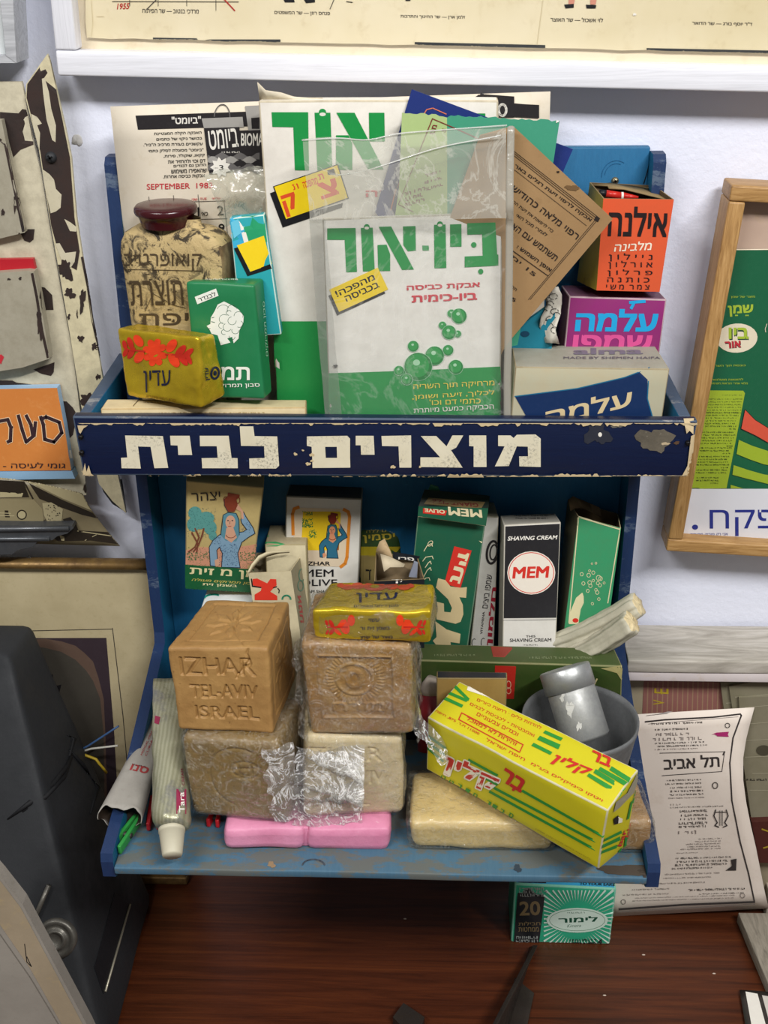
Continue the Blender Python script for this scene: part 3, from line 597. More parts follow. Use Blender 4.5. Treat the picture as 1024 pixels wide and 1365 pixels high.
# ================================================================ THINGS ON THE UPPER TRAY
def grid(tl, tr, bl, br, Yt, Yb, nu=8, nv=8, bow=0):
    rows = []
    for j in range(nv+1):
        v = j/nv; row = []
        for i in range(nu+1):
            u = i/nu; a = (tl[0]+(tr[0]-tl[0])*u, tl[1]+(tr[1]-tl[1])*u); c = (bl[0]+(br[0]-bl[0])*u, bl[1]+(br[1]-bl[1])*u)
            row.append(at((a[0]+(c[0]-a[0])*v, a[1]+(c[1]-a[1])*v), Yt+(Yb-Yt)*v-bow*math.sin(math.pi*v)))
        rows.append(row)
    return rows
# calendar page
b = MB(); b.sheet(grid((147, 142), (734, 122), (196, 600), (720, 600), -.0215, -.0120, 10, 10), M_cal, .0005)
q = Q(140, 120, 4.655); INKB = ink('#2a2729'); RD = ink('#c2313c')
b.poly(q((190, 158), (885, 133), (888, 225), (205, 245)), INKB)
b.txt('"ביומט"', q((415, 212))[0], q((597, 207))[0], 10, WH, .03)
for (t_, x0, x1, y) in (('האבקה הקלה המצטיינת', 305, 600, 284), ('בכושר ניקוי של כתמים', 320, 603, 319), ('עקשניים בעזרת מרכיב ה"ביו".', 240, 607, 354), ('"ביומט" מסוגלת לסלק כתמי', 270, 612, 391), ('קקאו, שוקולד, פירות,', 365, 620, 423), ('דם וכו׳ ולהחזיר את', 392, 624, 455), ('הלובן גם לבגדים', 427, 628, 484), ('שהאפירו משימוש', 412, 632, 517), ('אבקות כביסה אחרות.', 362, 620, 553)):
    b.txt(t_, q((x0, y))[0], q((x1, y-8))[0], 5.2, K, .02)
b.txt('SEPTEMBER', q((260, 617))[0], q((528, 611))[0], 7.6, RD, .005); b.txt('1983', q((568, 610))[0], q((668, 607))[0], 7.4, RD, .005)
GL = ink('#3c3836')
for P in (((275, 700), (745, 686)), ((272, 660), (300, 960)), ((425, 652), (460, 960)), ((578, 648), (612, 960)), ((738, 680), (768, 960)), ((570, 802), (760, 796))): b.line(q(*P), .6, GL)
for s_, x, y, w in (('SUN', 285, 693, 45), ('ראשון', 360, 690, 62), ('MON', 435, 687, 52), ('שני', 540, 685, 35), ('TUE', 590, 681, 42), ('שלישי', 665, 677, 50)): b.txt(s_, q((x, y))[0], q((x+w, y-1))[0], 3, RD)
b.line(q((580, 728), (582, 782)), 1.7, K); b.line(q((566, 744), (580, 730)), 1.3, K); b.txt('כא׳', q((600, 780))[0], q((640, 778))[0], 5, K); b.txt('2', q((700, 776))[0], q((738, 774))[0], 12.5, K)
b.txt('9', q((708, 880))[0], q((744, 878))[0], 11, K); b.txt('8', q((562, 905))[0], q((595, 903))[0], 13, K)
GY1, GY2 = ink('#a3a09b'), ink('#6d6a69')
b.ring(*q((727, 172))[0], 10.5, 18, 1.4, GY2, a0=185, a1=355, rot=3)
b.poly(q((600, 175), (855, 165), (862, 230), (615, 235)), GY1); b.poly(q((615, 235), (835, 228), (852, 500), (650, 522)), INKB); b.poly(q((836, 250), (990, 245), (1000, 500), (852, 500)), INKB)
b.poly(q((870, 98), (990, 92), (992, 245), (890, 250)), GY1); b.poly(q((908, 172), (960, 168), (960, 240), (912, 240)), INKB)
b.txt('ביומט', q((652, 372))[0], q((832, 352))[0], 26, WH, .02); b.txt('BIOMAT', q((845, 345))[0], q((1010, 345))[0], 17, WH, .03); b.tiny(*q((725, 374))[0], *q((835, 394))[0], WH, 1, 2.4)
for k, cc in ((0, GY2), (22, GY1), (44, INKB), (66, GY2)):
    b.poly([q((640+i*20, 400+k+14*math.sin(i*1.1+k)))[0] for i in range(17)]+[q((640+i*20, 440+k+14*math.sin(i*1.1+k+.4)))[0] for i in range(16, -1, -1)], cc)
cx, cy = q((718, 478))[0]; b.poly([(cx+(14 if i % 2 else 9.5)*math.cos(math.pi*i/9), cy+(14 if i % 2 else 9.5)*math.sin(math.pi*i/9)) for i in range(18)], WH); b.txt('3', (cx-2, cy+4), (cx+4, cy+4), 7, K); b.tiny(cx-9, cy-1, cx-3, cy+3, K, 1, 2)
q = Q(500, 120, 5.12)
b.poly(q((670, 55), (715, 25), (950, 42), (950, 185), (845, 185), (840, 60)), INKB); b.poly(q((945, 88), (1024, 95), (1120, 100), (1120, 190), (945, 180)), INKB); b.ring(*q((870, 135))[0], 5, 7.5, 3.2, WH)
b.build('calendar_page', label='cream calendar page headed SEPTEMBER propped at the back of the upper tray', cat='calendar')

def add_bubbles(b, L):
    g1, g2, g3 = ink('#2f9a4e', .35), ink('#1b7d3c', .35), ink('#a9d8b3', .35)
    for x, y, r in L: b.ell(x, y, r+.5, r+.5, g3); b.ell(x, y, r, r, g2); b.ell(x-r*.05, y-r*.08, r*.84, r*.84, g1); b.ell(x-r*.12, y-r*.3, r*.25, r*.22, g3)
# big washing powder box
P_WHITE = paper('#e9e4da', .5, .25, 40)
b = MB(); b.hexa(BOXES['bio_big'], .0012, 8, P_WHITE, edge=paper('#cfc4ac', .7, .6), lump=lumps(.0007, 14))
q = Q(340, 120, 4.655)
b.poly(q((103, 137), (330, 137), (335, 498), (248, 497), (238, 230), (108, 228)), GR); b.poly(q((370, 140), (468, 140), (480, 498), (388, 498)), GR)
b.ell(*q((419, 136))[0], 4.8, 4.4, GR); b.ell(*q((420, 150))[0], 4.2, 2.4, P_WHITE)
b.poly(q((505, 140), (618, 140), (798, 492), (702, 492)), GR); b.poly(q((707, 140), (803, 140), (806, 318), (760, 320), (710, 318)), GR); b.poly(q((503, 280), (580, 280), (604, 330), (604, 495), (503, 495)), GR)
b.rect(556, 172, 566, 183, GR); b.poly([(595, 151), (610, 151), (612, 226), (597, 226)], GR); b.poly([(600, 151), (647, 151), (649, 227), (596, 227), (596, 213), (632, 212), (631, 166), (600, 166)], GR)
b.poly(q((93, 640), (130, 625), (190, 800), (545, 700), (540, 728), (172, 852)), K); b.poly(q((112, 597), (515, 458), (583, 672), (188, 808)), K); b.poly(q((120, 600), (510, 466), (576, 668), (193, 800)), ink('#f2d21a'))
RO = ink('#e0512a')
b.txt('ת', q((240, 622))[0], q((275, 610))[0], 8, RO, .04); b.txt('ק', q((200, 790))[0], q((285, 762))[0], 30, RO, .05); b.txt('צ', q((415, 680))[0], q((530, 640))[0], 22, RO, .05); b.txt('ת', q((400, 560))[0], q((432, 549))[0], 8, RO, .04)
b.txt('מהפכה', q((305, 610))[0], q((395, 580))[0], 9, RO, .04)
b.txt('אבקת כביסה', (488, 266), (650, 260), 12, ink('#d8555c'), .02)
b.poly([(355, 428), (660, 428), (668, 640), (364, 640)], ink('#27934a'))
b.build('washing_powder_box', label='large white washing powder box with green lettering standing behind the plastic bag', cat='box')
o = bpy.data.objects['washing_powder_box']
fl = MB(); rows = [[at((344+u*(430-344), 110+u*20+0*v), -.044) if v == 0 else at((346+u*84, 133+u*0), -.045) for u in (0, .12, .3, .5, .75, 1)] for v in (0, 1)]
rows[0][0] = at((343, 110), -.050); rows[0][1] = at((354, 121), -.049); rows[0][2] = at((375, 124), -.047); rows[0][3] = at((392, 129), -.045); rows[0][4] = at((412, 130), -.043)
fl.sheet([rows[0], rows[1]], paper('#d9cfb8', .6, .5), .0006)
ob = fl.build('flap', o, label='torn upright top flap')
# blue envelope
b = MB(); b.slab([(549, 119), (764, 199), (752, 226), (700, 420), (590, 420), (500, 282)], [-.0525, -.0535, -.054, -.058, -.058, -.054], .0008, ink('#1b2f74', .5))
OR = ink('#d9795a')
b.line([(560, 160), (569, 146), (577, 144), (595, 152)], 1.3, OR); b.line([(528, 252), (521, 280)], 1.5, OR)
b.line([(530, 250), (560, 160)], .8, OR)
b.build('envelope', label='dark blue paper envelope tilted behind the green torn envelope', cat='envelope')
# green torn envelope
b = MB(); P = []; r = random.Random(3)
xs = [536+i*5 for i in range(43)]
top = [(x, 151+(x-536)*.048+r.uniform(-1.6, 1.6)+(2 if 590 < x < 600 else 0)) for x in xs]
lf = [p for p in top if p[0] <= 599]; rt = [p for p in top if p[0] >= 596]
b.slab(lf+[(597, 480), (500, 480), (532, 250)], -.0615, .0005, ink('#a9bf80', .6)); b.slab(rt+[(746, 162), (738, 215), (690, 460), (597, 480)], -.0615, .0005, ink('#3f9678', .55))
DR = ink('#7c2f2c'); q = Q(500, 120, 5.12)
b.line(q((350, 300), (392, 195), (580, 275), (900, 420)), 1.3, DR); b.line(q((350, 300), (160, 780), (260, 830)), .9, DR); b.txt('מנו', q((405, 300))[0], q((425, 240))[0], 6, DR, .03, up=(-1, -.15)); b.txt('5', q((478, 290))[0], q((488, 268))[0], 5, DR, .02)
b.tiny(*q((200, 690))[0], *q((330, 800))[0], DR, 3, 5, 3, -.3); b.tiny(*q((340, 560))[0], *q((450, 700))[0], DR, 3, 4, 5, -.3)
b.poly(q((1240, 185), (1262, 180), (1255, 215), (1235, 225)), WH)
b.build('envelope', label='light and dark green paper envelope with a torn top edge', cat='envelope')
# brown kraft envelope
b = MB(); b.slab([(684, 168), (817, 292), (674, 461), (655, 500), (590, 500), (560, 400), (640, 180)], -.0665, .0008, M_kraft)
q = Q(660, 160, 4.267); BK = ink('#2b2320')
for P in (((110, 178), (592, 556), (200, 1020)), ((110, 190), (578, 558), (190, 1020)), ((110, 203), (560, 560))): b.line(q(*P), .7, BK)
b.line(q((110, 282), (520, 600)), .6, BK); b.poly(q((575, 545), (598, 558), (585, 580), (562, 566)), BK)
def dtx(s_, x0, y0, x1, y1, h, bold=.02): b.txt(s_, q((x0, y0))[0], q((x1, y1))[0], h, BK, bold)
dtx('אבקה לרפוי זיעת רגלים באר', 105, 268, 540, 582, 6.2, .03); dtx('רפוי מלאה כהודיש', 90, 395, 462, 680, 9.5, .02)
dtx('כדי לרפאות את זיעת הר', 100, 470, 325, 640, 4.6); dtx('לגמרי מכל האי', 118, 545, 290, 662, 4.6); dtx('תשתמש עם הא', 90, 610, 342, 802, 7.5); dtx('אופן השמוש :', 118, 730, 310, 870, 6.2, .03); b.line(q((100, 742), (300, 884)), 1, BK)
dtx('15 ימי', 78, 770, 222, 890, 4.8); dtx('תחלי', 72, 935, 118, 972, 4.2); dtx('15', 70, 1010, 112, 1035, 4.6)
b.poly(blob(764, 250, 9, 4, 3), ink('#6f5434', .7)); b.poly(blob(744, 229, 1.6, 1.6, 3), BK)
b.build('envelope', label='brown kraft paper envelope printed with black Hebrew text, turned cornerwise', cat='envelope')
# small packet in the bag, and the bag itself
c8 = [Vector(v) for v in BOXES['bio_small']]
b = MB(); b.hexa(c8, .001, 8, paper('#ece8e2', .45, .22), edge=paper('#b7b0a2', .6, .8))
q = Q(420, 270, 3.793); G2 = ink('#27924b', .4)
for P in (q((62, 130), (205, 128), (212, 350), (158, 352), (150, 188), (62, 188)), q((232, 128), (292, 126), (302, 346), (243, 348)), q((322, 122), (385, 120), (500, 338), (440, 340)), q((445, 120), (508, 118), (510, 242), (470, 246), (447, 215)), q((316, 214), (362, 212), (380, 260), (380, 345), (320, 346)),
          q((543, 217), (575, 217), (576, 242), (544, 242)), q((602, 112), (660, 110), (664, 330), (604, 332)), q((683, 110), (740, 108), (741, 222), (684, 223)), q((770, 104), (912, 100), (921, 262), (927, 262), (927, 318), (757, 327), (757, 272), (848, 268), (845, 160), (770, 162))): b.poly(P, G2)
for x, y in ((262, 122), (632, 108)): b.ell(*q((x, y))[0], 3.8, 3.6, G2); b.ell(*q((x, y+6))[0], 3, 2, WH)
b.ell(*q((803, 213))[0], 3.6, 3.6, G2); b.ell(*q((838, 348))[0], 3.4, 3.6, G2)
b.poly(q((68, 470), (84, 462), (122, 545), (350, 448), (356, 458), (112, 570)), ink('#2d2d2f')); b.poly(q((72, 440), (318, 328), (370, 438), (122, 552)), ink('#f0cf2a'))
b.txt('מהפכה!', q((112, 478))[0], q((306, 388))[0], 8.5, K, .03); b.txt('בכביסה', q((160, 502))[0], q((328, 427))[0], 8, K, .03)
R2 = ink('#cf4550'); b.txt('אבקת כביסה', q((465, 452))[0], q((835, 434))[0], 8.5, R2, .03); b.txt('ביו-כימית', q((490, 505))[0], q((820, 490))[0], 9.5, R2, .045)
b.poly(q((70, 862), (500, 848), (936, 828), (955, 1400), (80, 1400)), G2)
add_bubbles(b, [(*q((x, y))[0], r/3.793) for x, y, r in ((690, 560, 20), (728, 573, 38), (645, 620, 19), (722, 663, 17), (678, 655, 35), (497, 725, 27), (673, 745, 26), (605, 773, 47), (712, 830, 36), (522, 828, 70), (425, 848, 24), (465, 892, 28))])
YE = ink('#e6cf55')
b.txt('מרחיקה תוך השריה', q((498, 950))[0], q((908, 930))[0], 8.6, YE, .012); b.txt('לכלוך, זיעה ושומן,', q((492, 1000))[0], q((908, 975))[0], 8.6, YE, .012); b.txt("כתמי דם וכו'", q((580, 1022))[0], q((838, 1012))[0], 7.6, YE, .012); b.txt('הכביקה כמעט מיותרת', q((500, 1070))[0], q((905, 1048))[0], 8, WH, .012)
b.poly(blob(*q((104, 825))[0], 2.4, 2.6, 3), INKB)
b.build('washing_powder_packet', label='white washing powder packet with green bubbles inside the clear plastic bag', cat='packet')
bag = thing('plastic_bag', at((550, 556), -.08), 'clear plastic bag standing in the middle of the upper tray around the small packet', 'bag')
def bagrows(x0f, x1f, y0f, y1, Yf, nu, nv):
    rows = []
    for j in range(nv+1):
        v = j/nv; row = []
        for i in range(nu+1):
            u = i/nu; y = y0f(u)+(y1-y0f(u))*v; row.append(at((x0f(y)+(x1f(y)-x0f(y))*u, y), Yf(y, u)))
        rows.append(row)
    return rows
LX = lambda y: 403+(y-187)*.083; RX = lambda y: 676-(y-168)*.012
YB = lambda y, u: -.0805 + (.0065*max(0, (285-y)/110)) + .0012*math.sin(u*9+y*.03)
b = MB(); b.sheet(bagrows(lambda y: LX(y), lambda y: RX(y), lambda u: 187-20*u+(6*math.exp(-((u-.32)/.1)**2)), 292, YB, 40, 18), M_bag, .00012, lump=lumps(.0014, 34, 3)); b.build('bag_front', bag, label='milky upper part of the bag above the packet')
def slimY(y, u): return -.0815+.0065*max(0, (560-y)/275)*.9
b = MB(); b.sheet(bagrows(lambda y: LX(y), lambda y: RX(y), lambda u: 292, 585, lambda y, u: slimY(y, u)-.0004, 36, 30), M_bag2, .00012, lump=lumps(.0005, 40, 5)); b.build('bag_front', bag, label='clinging lower part of the bag over the packet')
b = MB(); b.sheet(bagrows(lambda y: LX(y), lambda y: LX(y)+22, lambda u: 292, 585, lambda y, u: slimY(y, u)-.0012, 4, 24), film_mat('bag_side_fold', .3, '#9d9d98', .2, .6, 40), .00012, lump=lumps(.0006, 40, 7)); b.build('side_fold', bag)
b = MB(); b.sheet(bagrows(lambda y: RX(y), lambda y: RX(y)+10, lambda u: 167+4*abs(u-.5), 585, lambda y, u: (YB(y, 1) if y < 285 else slimY(y, u))-.0006, 3, 40), M_seam, .0003, lump=lumps(.0004, 30, 2)); b.build('side_seam', bag)
b = MB(); b.tube([at((LX(180)+(RX(170)-LX(180))*u, 187-20*u+6*math.exp(-((u-.32)/.1)**2)), YB(180, u)-.0004) for u in [i/30 for i in range(31)]], .0005, film_mat('bag_rim', .4, '#f3f3f0', .1, .3, 40), 6)
b.tube([at((404+(668-404)*u, 232-55*u**1.6+5*math.sin(u*7)), YB(200, u)-.0016) for u in [i/30 for i in range(5, 31)]], .00045, film_mat('bag_crease', .45, '#f6f6f3', .08, .3, 40), 6); b.build('rim', bag)
# crumpled film between calendar and box
b = MB(); b.sheet(grid((272, 232), (358, 222), (300, 300), (352, 296), -.045, -.045, 26, 22, .006), M_clear, .00015, lump=lambda p: noise.noise_vector(p*70)*.004+noise.noise_vector(p*190)*.0015)
b.build('crumpled_bag', label='crumpled clear plastic bag between the calendar and the big white box', cat='bag')
# cyan / green / yellow packet
b = MB(); c8 = [at((x, y), Y)+Vector((0, dy, 0)) for (x, y, Y) in ()] if 0 else None
A = at((306, 291), -.052); B_ = at((352, 286), -.054); C_ = at((314, 372), -.055); D_ = at((364, 368), -.057); dn = (C_-A)*1.1; dn2 = (D_-B_)*1.1; dY = Vector((0, .009, 0))
b.hexa([C_+dn*.9, A, C_+dn*.9+dY, A+dY, D_+dn2*.9, B_, D_+dn2*.9+dY, B_+dY], .0008, 3, ink('#2ba0a8', .4), edge=ink('#bfd8cf', .6))
q = Q(0, 0, 2.844)
b.poly([(305, 292), (322, 288), (330, 325), (312, 333)], ink('#3aa9cf')); b.poly([(321, 289), (352, 287), (356, 322), (331, 327)], ink('#259a68')); b.poly([(317, 290), (322, 289), (334, 330), (328, 333)], WH)
b.poly([(312, 331), (318, 329), (333, 362), (360, 352), (362, 358), (330, 368)], K); b.poly([(316, 327), (352, 314), (362, 352), (334, 362)], ink('#f1cf1f')); b.poly([(308, 296), (318, 292), (322, 310), (312, 318)], ink('#6ac4de'))
b.build('powder_packet', label='small turquoise and green packet with a yellow tag behind the jar', cat='packet')

# ---- jar with relief lettering
jc = at((226, 303), -.057); jx, jy = jc.x, -.043
jar = thing('jar', (jx, jy, -.036), 'old square brown jar covered with cracked cream Hebrew lettering, maroon lid', 'jar')
t = NT('cracked_cream_label'); f = t.ramp(t.noise(75, 7, .72, dist=1.2), BW(.50, .58)); f2 = t.ramp(t.noise(16, 4, .6), BW(.36, .56)); m_ = t.n('ShaderNodeMath', operation='MULTIPLY'); t.l(f, m_.inputs[0]); t.l(f2, m_.inputs[1])
col = t.mix(t.noise(30), lin('#cdb684'), lin('#b39a66')); t.base(t.mix(m_.outputs[0], col, lin('#3d3322'))); t.set(.6); t.bump(t.noise(110, 6, .75, dist=1), .9, .0015); M_lab = t.m
t = NT('grimy_brown_glass'); f = t.ramp(t.noise(50, 6, .7), BW(.4, .65)); t.base(t.mix(f, lin('#57422c'), lin('#8f7c5a'))); t.set(.35); t.bump(t.noise(90, 5), .6, .001); M_bg = t.m
b = MB(); R0 = at((312, 340), -.055).x-at((150, 340), -.055).x; R0 = R0/2*.93; zt = at((226, 312), -.06).z
Zs = [(.55, -.036), (.93, -.035), (1, -.028), (1, zt-.030), (1.0, zt-.018), (.97, zt-.010), (.88, zt-.004), (.7, zt-.0005), (.52, zt+.001), (.50, zt+.006)]
Zs2 = []
for (r0, z0), (r1, z1) in zip(Zs, Zs[1:]):
    k = max(1, int((z1-z0)/.004))
    Zs2 += [(r0+(r1-r0)*i/k, z0+(z1-z0)*i/k) for i in range(k)]
Zs2.append(Zs[-1])
Rj = Matrix.Rotation(math.radians(-14), 3, 'Z'); seg = 72
V = []; F = []; ms = []
for r_, z in Zs2:
    for k in range(seg):
        a = 2*math.pi*k/seg; ca, sa = math.cos(a), math.sin(a); e = 6 if r_ > .6 else 3; qq = 1/((abs(ca)**e+abs(sa)**e)**(1/e)); qq = qq if r_ > .6 else 1
        sc_ = R0*(1-.09*max(0, (zt-.02-z)/.12)); v = Rj @ Vector((r_*qq*ca*sc_, r_*qq*sa*sc_*.44, 0)); p = Vector((jx+v.x, jy+v.y+.006, z)); p += noise.noise_vector(p*40)*.0016; V.append(p)
for i in range(len(Zs2)-1):
    for k in range(seg):
        F.append((i*seg+k, i*seg+(k+1) % seg, (i+1)*seg+(k+1) % seg, (i+1)*seg+k)); a = (k+.5)/seg*360; ms.append(M_lab if (205 < a < 318 or Zs2[i][1] > zt-.012) else M_bg)
b.add(V, F, ms); q = Q(140, 320, 4.655); b.lift = .0005; LK = ink('#4a3c28', .6)
b.txt('קואופרטיב', q((120, 190))[0], q((600, 190))[0], 23, LK, .0); b.txt('תוצרת', q((165, 405))[0], q((490, 400))[0], 33, LK, .01, up=(-.08, -1)); b.txt('יפת', q((215, 530))[0], q((520, 525))[0], 16, LK, .01)
b.line(q((110, 180), (600, 190)), .8, LK); b.line(q((250, 440), (300, 330), (420, 400), (500, 420)), .8, LK)
for i in range(26): b.poly(blob(rnd.uniform(160, 240), rnd.uniform(330, 432), rnd.uniform(.8, 3), rnd.uniform(.5, 1.6), i, 12, .6), LK)
b.build('jar_body', jar)
b = MB(); rl = (at((257, 303), -.055).x-at((172, 303), -.055).x)/2; zl = zt+.0035; lc = (at((215, 303), -.055).x, jy+.006, zl)
b.lathe([(rl*.8, -.003), (rl*.84, .001), (rl*.9, .0045), (rl*.97, .0052), (rl, .0068), (rl*.99, .009), (rl*.93, .0105), (rl*.7, .0112), (0, .0115)], M_glassred, lc, n=48); b.build('lid', jar, label='maroon bakelite lid')

# ---- soap in green wrapper
P_GREEN = paper('#22784a', .35, .12, 60, '#5fa27c')
b = MB(); b.hexa(BOXES['tamar'], .0022, 10, P_GREEN, lump=lumps(.0006, 30)); q = Q(140, 320, 4.655); WT = ink('#e9ece2', .4)
b.poly(q((558, 352), (690, 300), (706, 345), (574, 398)), WT); b.txt('לבנדר', q((585, 385))[0], q((692, 345))[0], 6.4, K, .02)
face = [(632, 532), (655, 520), (658, 480), (682, 440), (700, 400), (740, 380), (790, 405), (830, 430), (862, 470), (860, 510), (835, 560), (830, 610), (800, 640), (790, 600), (760, 610), (780, 635), (720, 652), (700, 590), (662, 580), (650, 555)]
b.poly(q(*face), WT); HK = ink('#3c6a50')
for x, y, r_, a0, a1 in ((735, 440, 40, 200, 330), (790, 430, 30, 150, 350), (830, 470, 28, 180, 380), (740, 490, 30, 100, 300), (790, 500, 26, 0, 260), (835, 520, 22, -60, 120), (760, 540, 26, 30, 240), (810, 560, 22, 0, 200), (725, 530, 18, 90, 300), (790, 600, 18, 0, 200), (740, 570, 16, 60, 260), (770, 450, 16, 90, 330)):
    b.ring(*q((x, y))[0], r_/4.655, r_/4.9, .6, HK, a0=a0, a1=a1, n=12)
b.line(q((664, 482), (678, 478)), .8, HK); b.line(q((662, 505), (682, 510)), .9, HK); b.line(q((640, 548), (655, 548)), .7, HK)
b.txt('תמר', q((640, 868))[0], q((900, 868))[0], 18, WT, .03); b.txt('סבון תמרוקים', q((668, 922))[0], q((962, 916))[0], 6.2, WT, .02); b.tiny(*q((620, 240))[0], *q((835, 256))[0], WT, 1, 2)
b.txt('סבון תמרוקים', q((1012, 720))[0], q((990, 380))[0], 3.4, ink('#a8d0b4'), 0)
b.build('soap_bar', label='soap bar in dark green wrapper with a white woman\'s profile, beside the jar', cat='soap')

def petal_flower(b, P, s=1., cols=('#e5421f', '#d43a1c')):
    o1, o2 = ink(cols[0], .35), ink(cols[1], .35)
    for cx, cy, rx, ry, rot, m in P: b.ell(cx, cy, rx, ry, o1 if m == 0 else o2, rot)
# ---- gold foil soap on the tray
M_foil1 = M_foil
b = MB(); b.hexa(BOXES['gold1'], .0028, 26, M_foil, lump=lambda p: noise.noise_vector(p*55)*.0013+noise.noise_vector(p*190)*.0005); q = Q(140, 320, 4.655); FO, FD = ink('#e4401d', .3), ink('#c22a1c', .3); cx, cy = q((311, 697))[0]
for k in range(8): a = math.pi*k/4+.3; b.ell(cx+10.5*math.cos(a), cy+13*math.sin(a), 6, 4.6, FO, math.degrees(a))
b.ell(cx, cy, 8.5, 10.5, FO); b.ell(cx, cy, 4.7, 6, M_foil); b.ell(cx, cy, 2, 2.6, FO)
for x, y, rx, ry, rot, m in ((210, 625, 26, 42, -35, FO), (215, 725, 27, 42, 35, FO), (160, 640, 18, 40, -20, FD), (165, 700, 18, 40, 30, FD), (125, 650, 14, 30, -15, FD), (130, 695, 14, 30, 25, FD), (415, 655, 28, 45, 35, FO), (430, 745, 28, 50, -35, FO), (470, 690, 22, 48, 40, FD), (485, 740, 20, 48, -38, FD), (518, 700, 18, 42, 50, FD), (522, 735, 14, 40, -25, FD)): b.ell(*q((x, y))[0], rx/4.655, ry/4.655, m, rot)
b.line(q((130, 678), (250, 690)), 2, FD); b.line(q((380, 708), (530, 712)), 2, FD); DKB = ink('#151a38', .3)
b.txt('עדין', q((246, 945))[0], q((412, 940))[0], 29, DKB, .0); b.txt('סבון ריחני והגערם', q((258, 980))[0], q((437, 1006))[0], 4.4, ink('#7d5a12', .3), .01)
b.ring(*q((680, 825))[0], 5, 7.5, 2.6, DKB, rot=8); b.ell(*q((680, 825))[0], 2.2, 3.4, DKB); b.txt('עדין', q((650, 870))[0], q((645, 790))[0], 6, DKB, .03, up=(-1, .1)); b.txt('סבון עדין רחצה', q((736, 905))[0], q((716, 720))[0], 3, ink('#6d4a12', .3), 0, up=(-1, 0))
for P in (((190, 520), (260, 512), (330, 518), (290, 530)), ((500, 545), (600, 540), (650, 560), (560, 570))): b.poly(q(*P), ink('#a8502e', .35))
b.build('soap_bar', label='gold foil soap bar with a red flower standing on the upper tray', cat='soap')
# ---- cream flat box under them
b = MB(); b.hexa(BOXES['flat'], .0008, 6, paper('#dccaa0', .6, .3), edge=paper('#c4ab7c', .7, .6)); q = Q(0, 320, 2.844); BR_ = ink('#5a4a34')
b.line(q((505, 630), (525, 608), (650, 612)), .9, BR_); b.txt('7', q((503, 682))[0], q((528, 682))[0], 8, BR_, 0); b.txt('5', q((545, 682))[0], q((572, 680))[0], 9, BR_, 0); b.tiny(*q((545, 612))[0], *q((640, 622))[0], BR_, 1, 1.6); b.tiny(*q((600, 650))[0], *q((1020, 662))[0], ink('#b39a6a'), 1, 3)
b.build('flat_box', label='flat cream cardboard box lying under the gold soap in the upper tray', cat='box')

# ---- right hand group
def open_box(b, c8, th, m, inner, depth=.5, edge=None):
    c = [Vector(v) for v in c8]; ctr = sum((c[i] for i in (1, 3, 5, 7)), Vector())/4
    inn = {i: c[i]+(ctr-c[i]).normalized()*th*1.4 for i in (1, 3, 5, 7)}
    low = {i: inn[i]+(c[i-1]-c[i])*depth for i in (1, 3, 5, 7)}
    V = c+[inn[i] for i in (1, 3, 5, 7)]+[low[i] for i in (1, 3, 5, 7)]
    o = {1: 8, 3: 9, 5: 10, 7: 11}; l = {1: 12, 3: 13, 5: 14, 7: 15}
    F = [(0, 4, 5, 1), (4, 6, 7, 5), (6, 2, 3, 7), (2, 0, 1, 3), (0, 2, 6, 4)]; ms = [m]*5
    for a, d in ((1, 5), (5, 7), (7, 3), (3, 1)):
        F.append((a, d, o[d], o[a])); ms.append(edge or m); F.append((o[a], o[d], l[d], l[a])); ms.append(inner)
    F.append((l[1], l[5], l[7], l[3])); ms.append(inner); return b.add(V, F, ms, smooth=False)
CARD = paper('#8f7a55', .8, .5); CARD_D = paper('#5d4c34', .8, .5)
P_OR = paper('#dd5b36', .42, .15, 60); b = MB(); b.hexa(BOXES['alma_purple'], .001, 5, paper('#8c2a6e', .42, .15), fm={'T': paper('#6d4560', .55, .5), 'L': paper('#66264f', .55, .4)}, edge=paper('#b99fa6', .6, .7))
q = Q(664, 320, 2.844); CY, PK = ink('#219fd6'), ink('#d2508f')
b.txt('עלמה', q((290, 345))[0], q((602, 347))[0], 30, CY, .055, up=(.1, -1)); b.txt('שמפו', q((280, 420))[0], q((580, 422))[0], 22, PK, .05, up=(.1, -1)); b.line(q((500, 236), (556, 232)), 4, CY); b.line(q((516, 236), (505, 258)), 4, CY)
b.build('shampoo_box', label='purple box with blue Hebrew lettering under the orange box', cat='box')
c8 = [Vector(v)+Vector((0, 0, .0025)) for v in BOXES['ilana']]; b = MB(); open_box(b, c8, .0008, P_OR, CARD_D, .25, CARD); b.mats.append(paper('#a49330', .5, .4)); b.M[3] = b.mats.index(paper('#a49330', .5, .4))
q = Q(660, 160, 4.267); b.txt('אילנה', q((640, 660))[0], q((975, 665))[0], 40, ink('#231a1c'), .035, up=(.06, -1)); b.txt('מלבינה', q((676, 748))[0], q((893, 738))[0], 12, ink('#f1e3cf'), .02, shear=.2)
for t_, y, x0 in (('נ י י ל ו ן', 803, 648), ('א ו ר ל ו ן', 846, 645), ('פ ר ל ו ן', 888, 640), ('כ ו ת נ ה', 921, 638), ('צ מ ר  מ ש י', 961, 632)): b.txt(t_, q((x0, y))[0], q((895 if y < 900 else 878, y+2))[0], 11 if y < 870 else 9.5 if y < 900 else 6.3, ink('#231a1c'), .012)
b.line(q((500, 960), (560, 700)), .6, ink('#6c6020')); b.ring(*q((535, 800))[0], 4, 12, .6, ink('#6c6020'))
b.build('bleach_box', label='orange box with black Hebrew lettering and open top, on the purple box', cat='box')
o = bpy.data.objects['bleach_box']; b = MB()
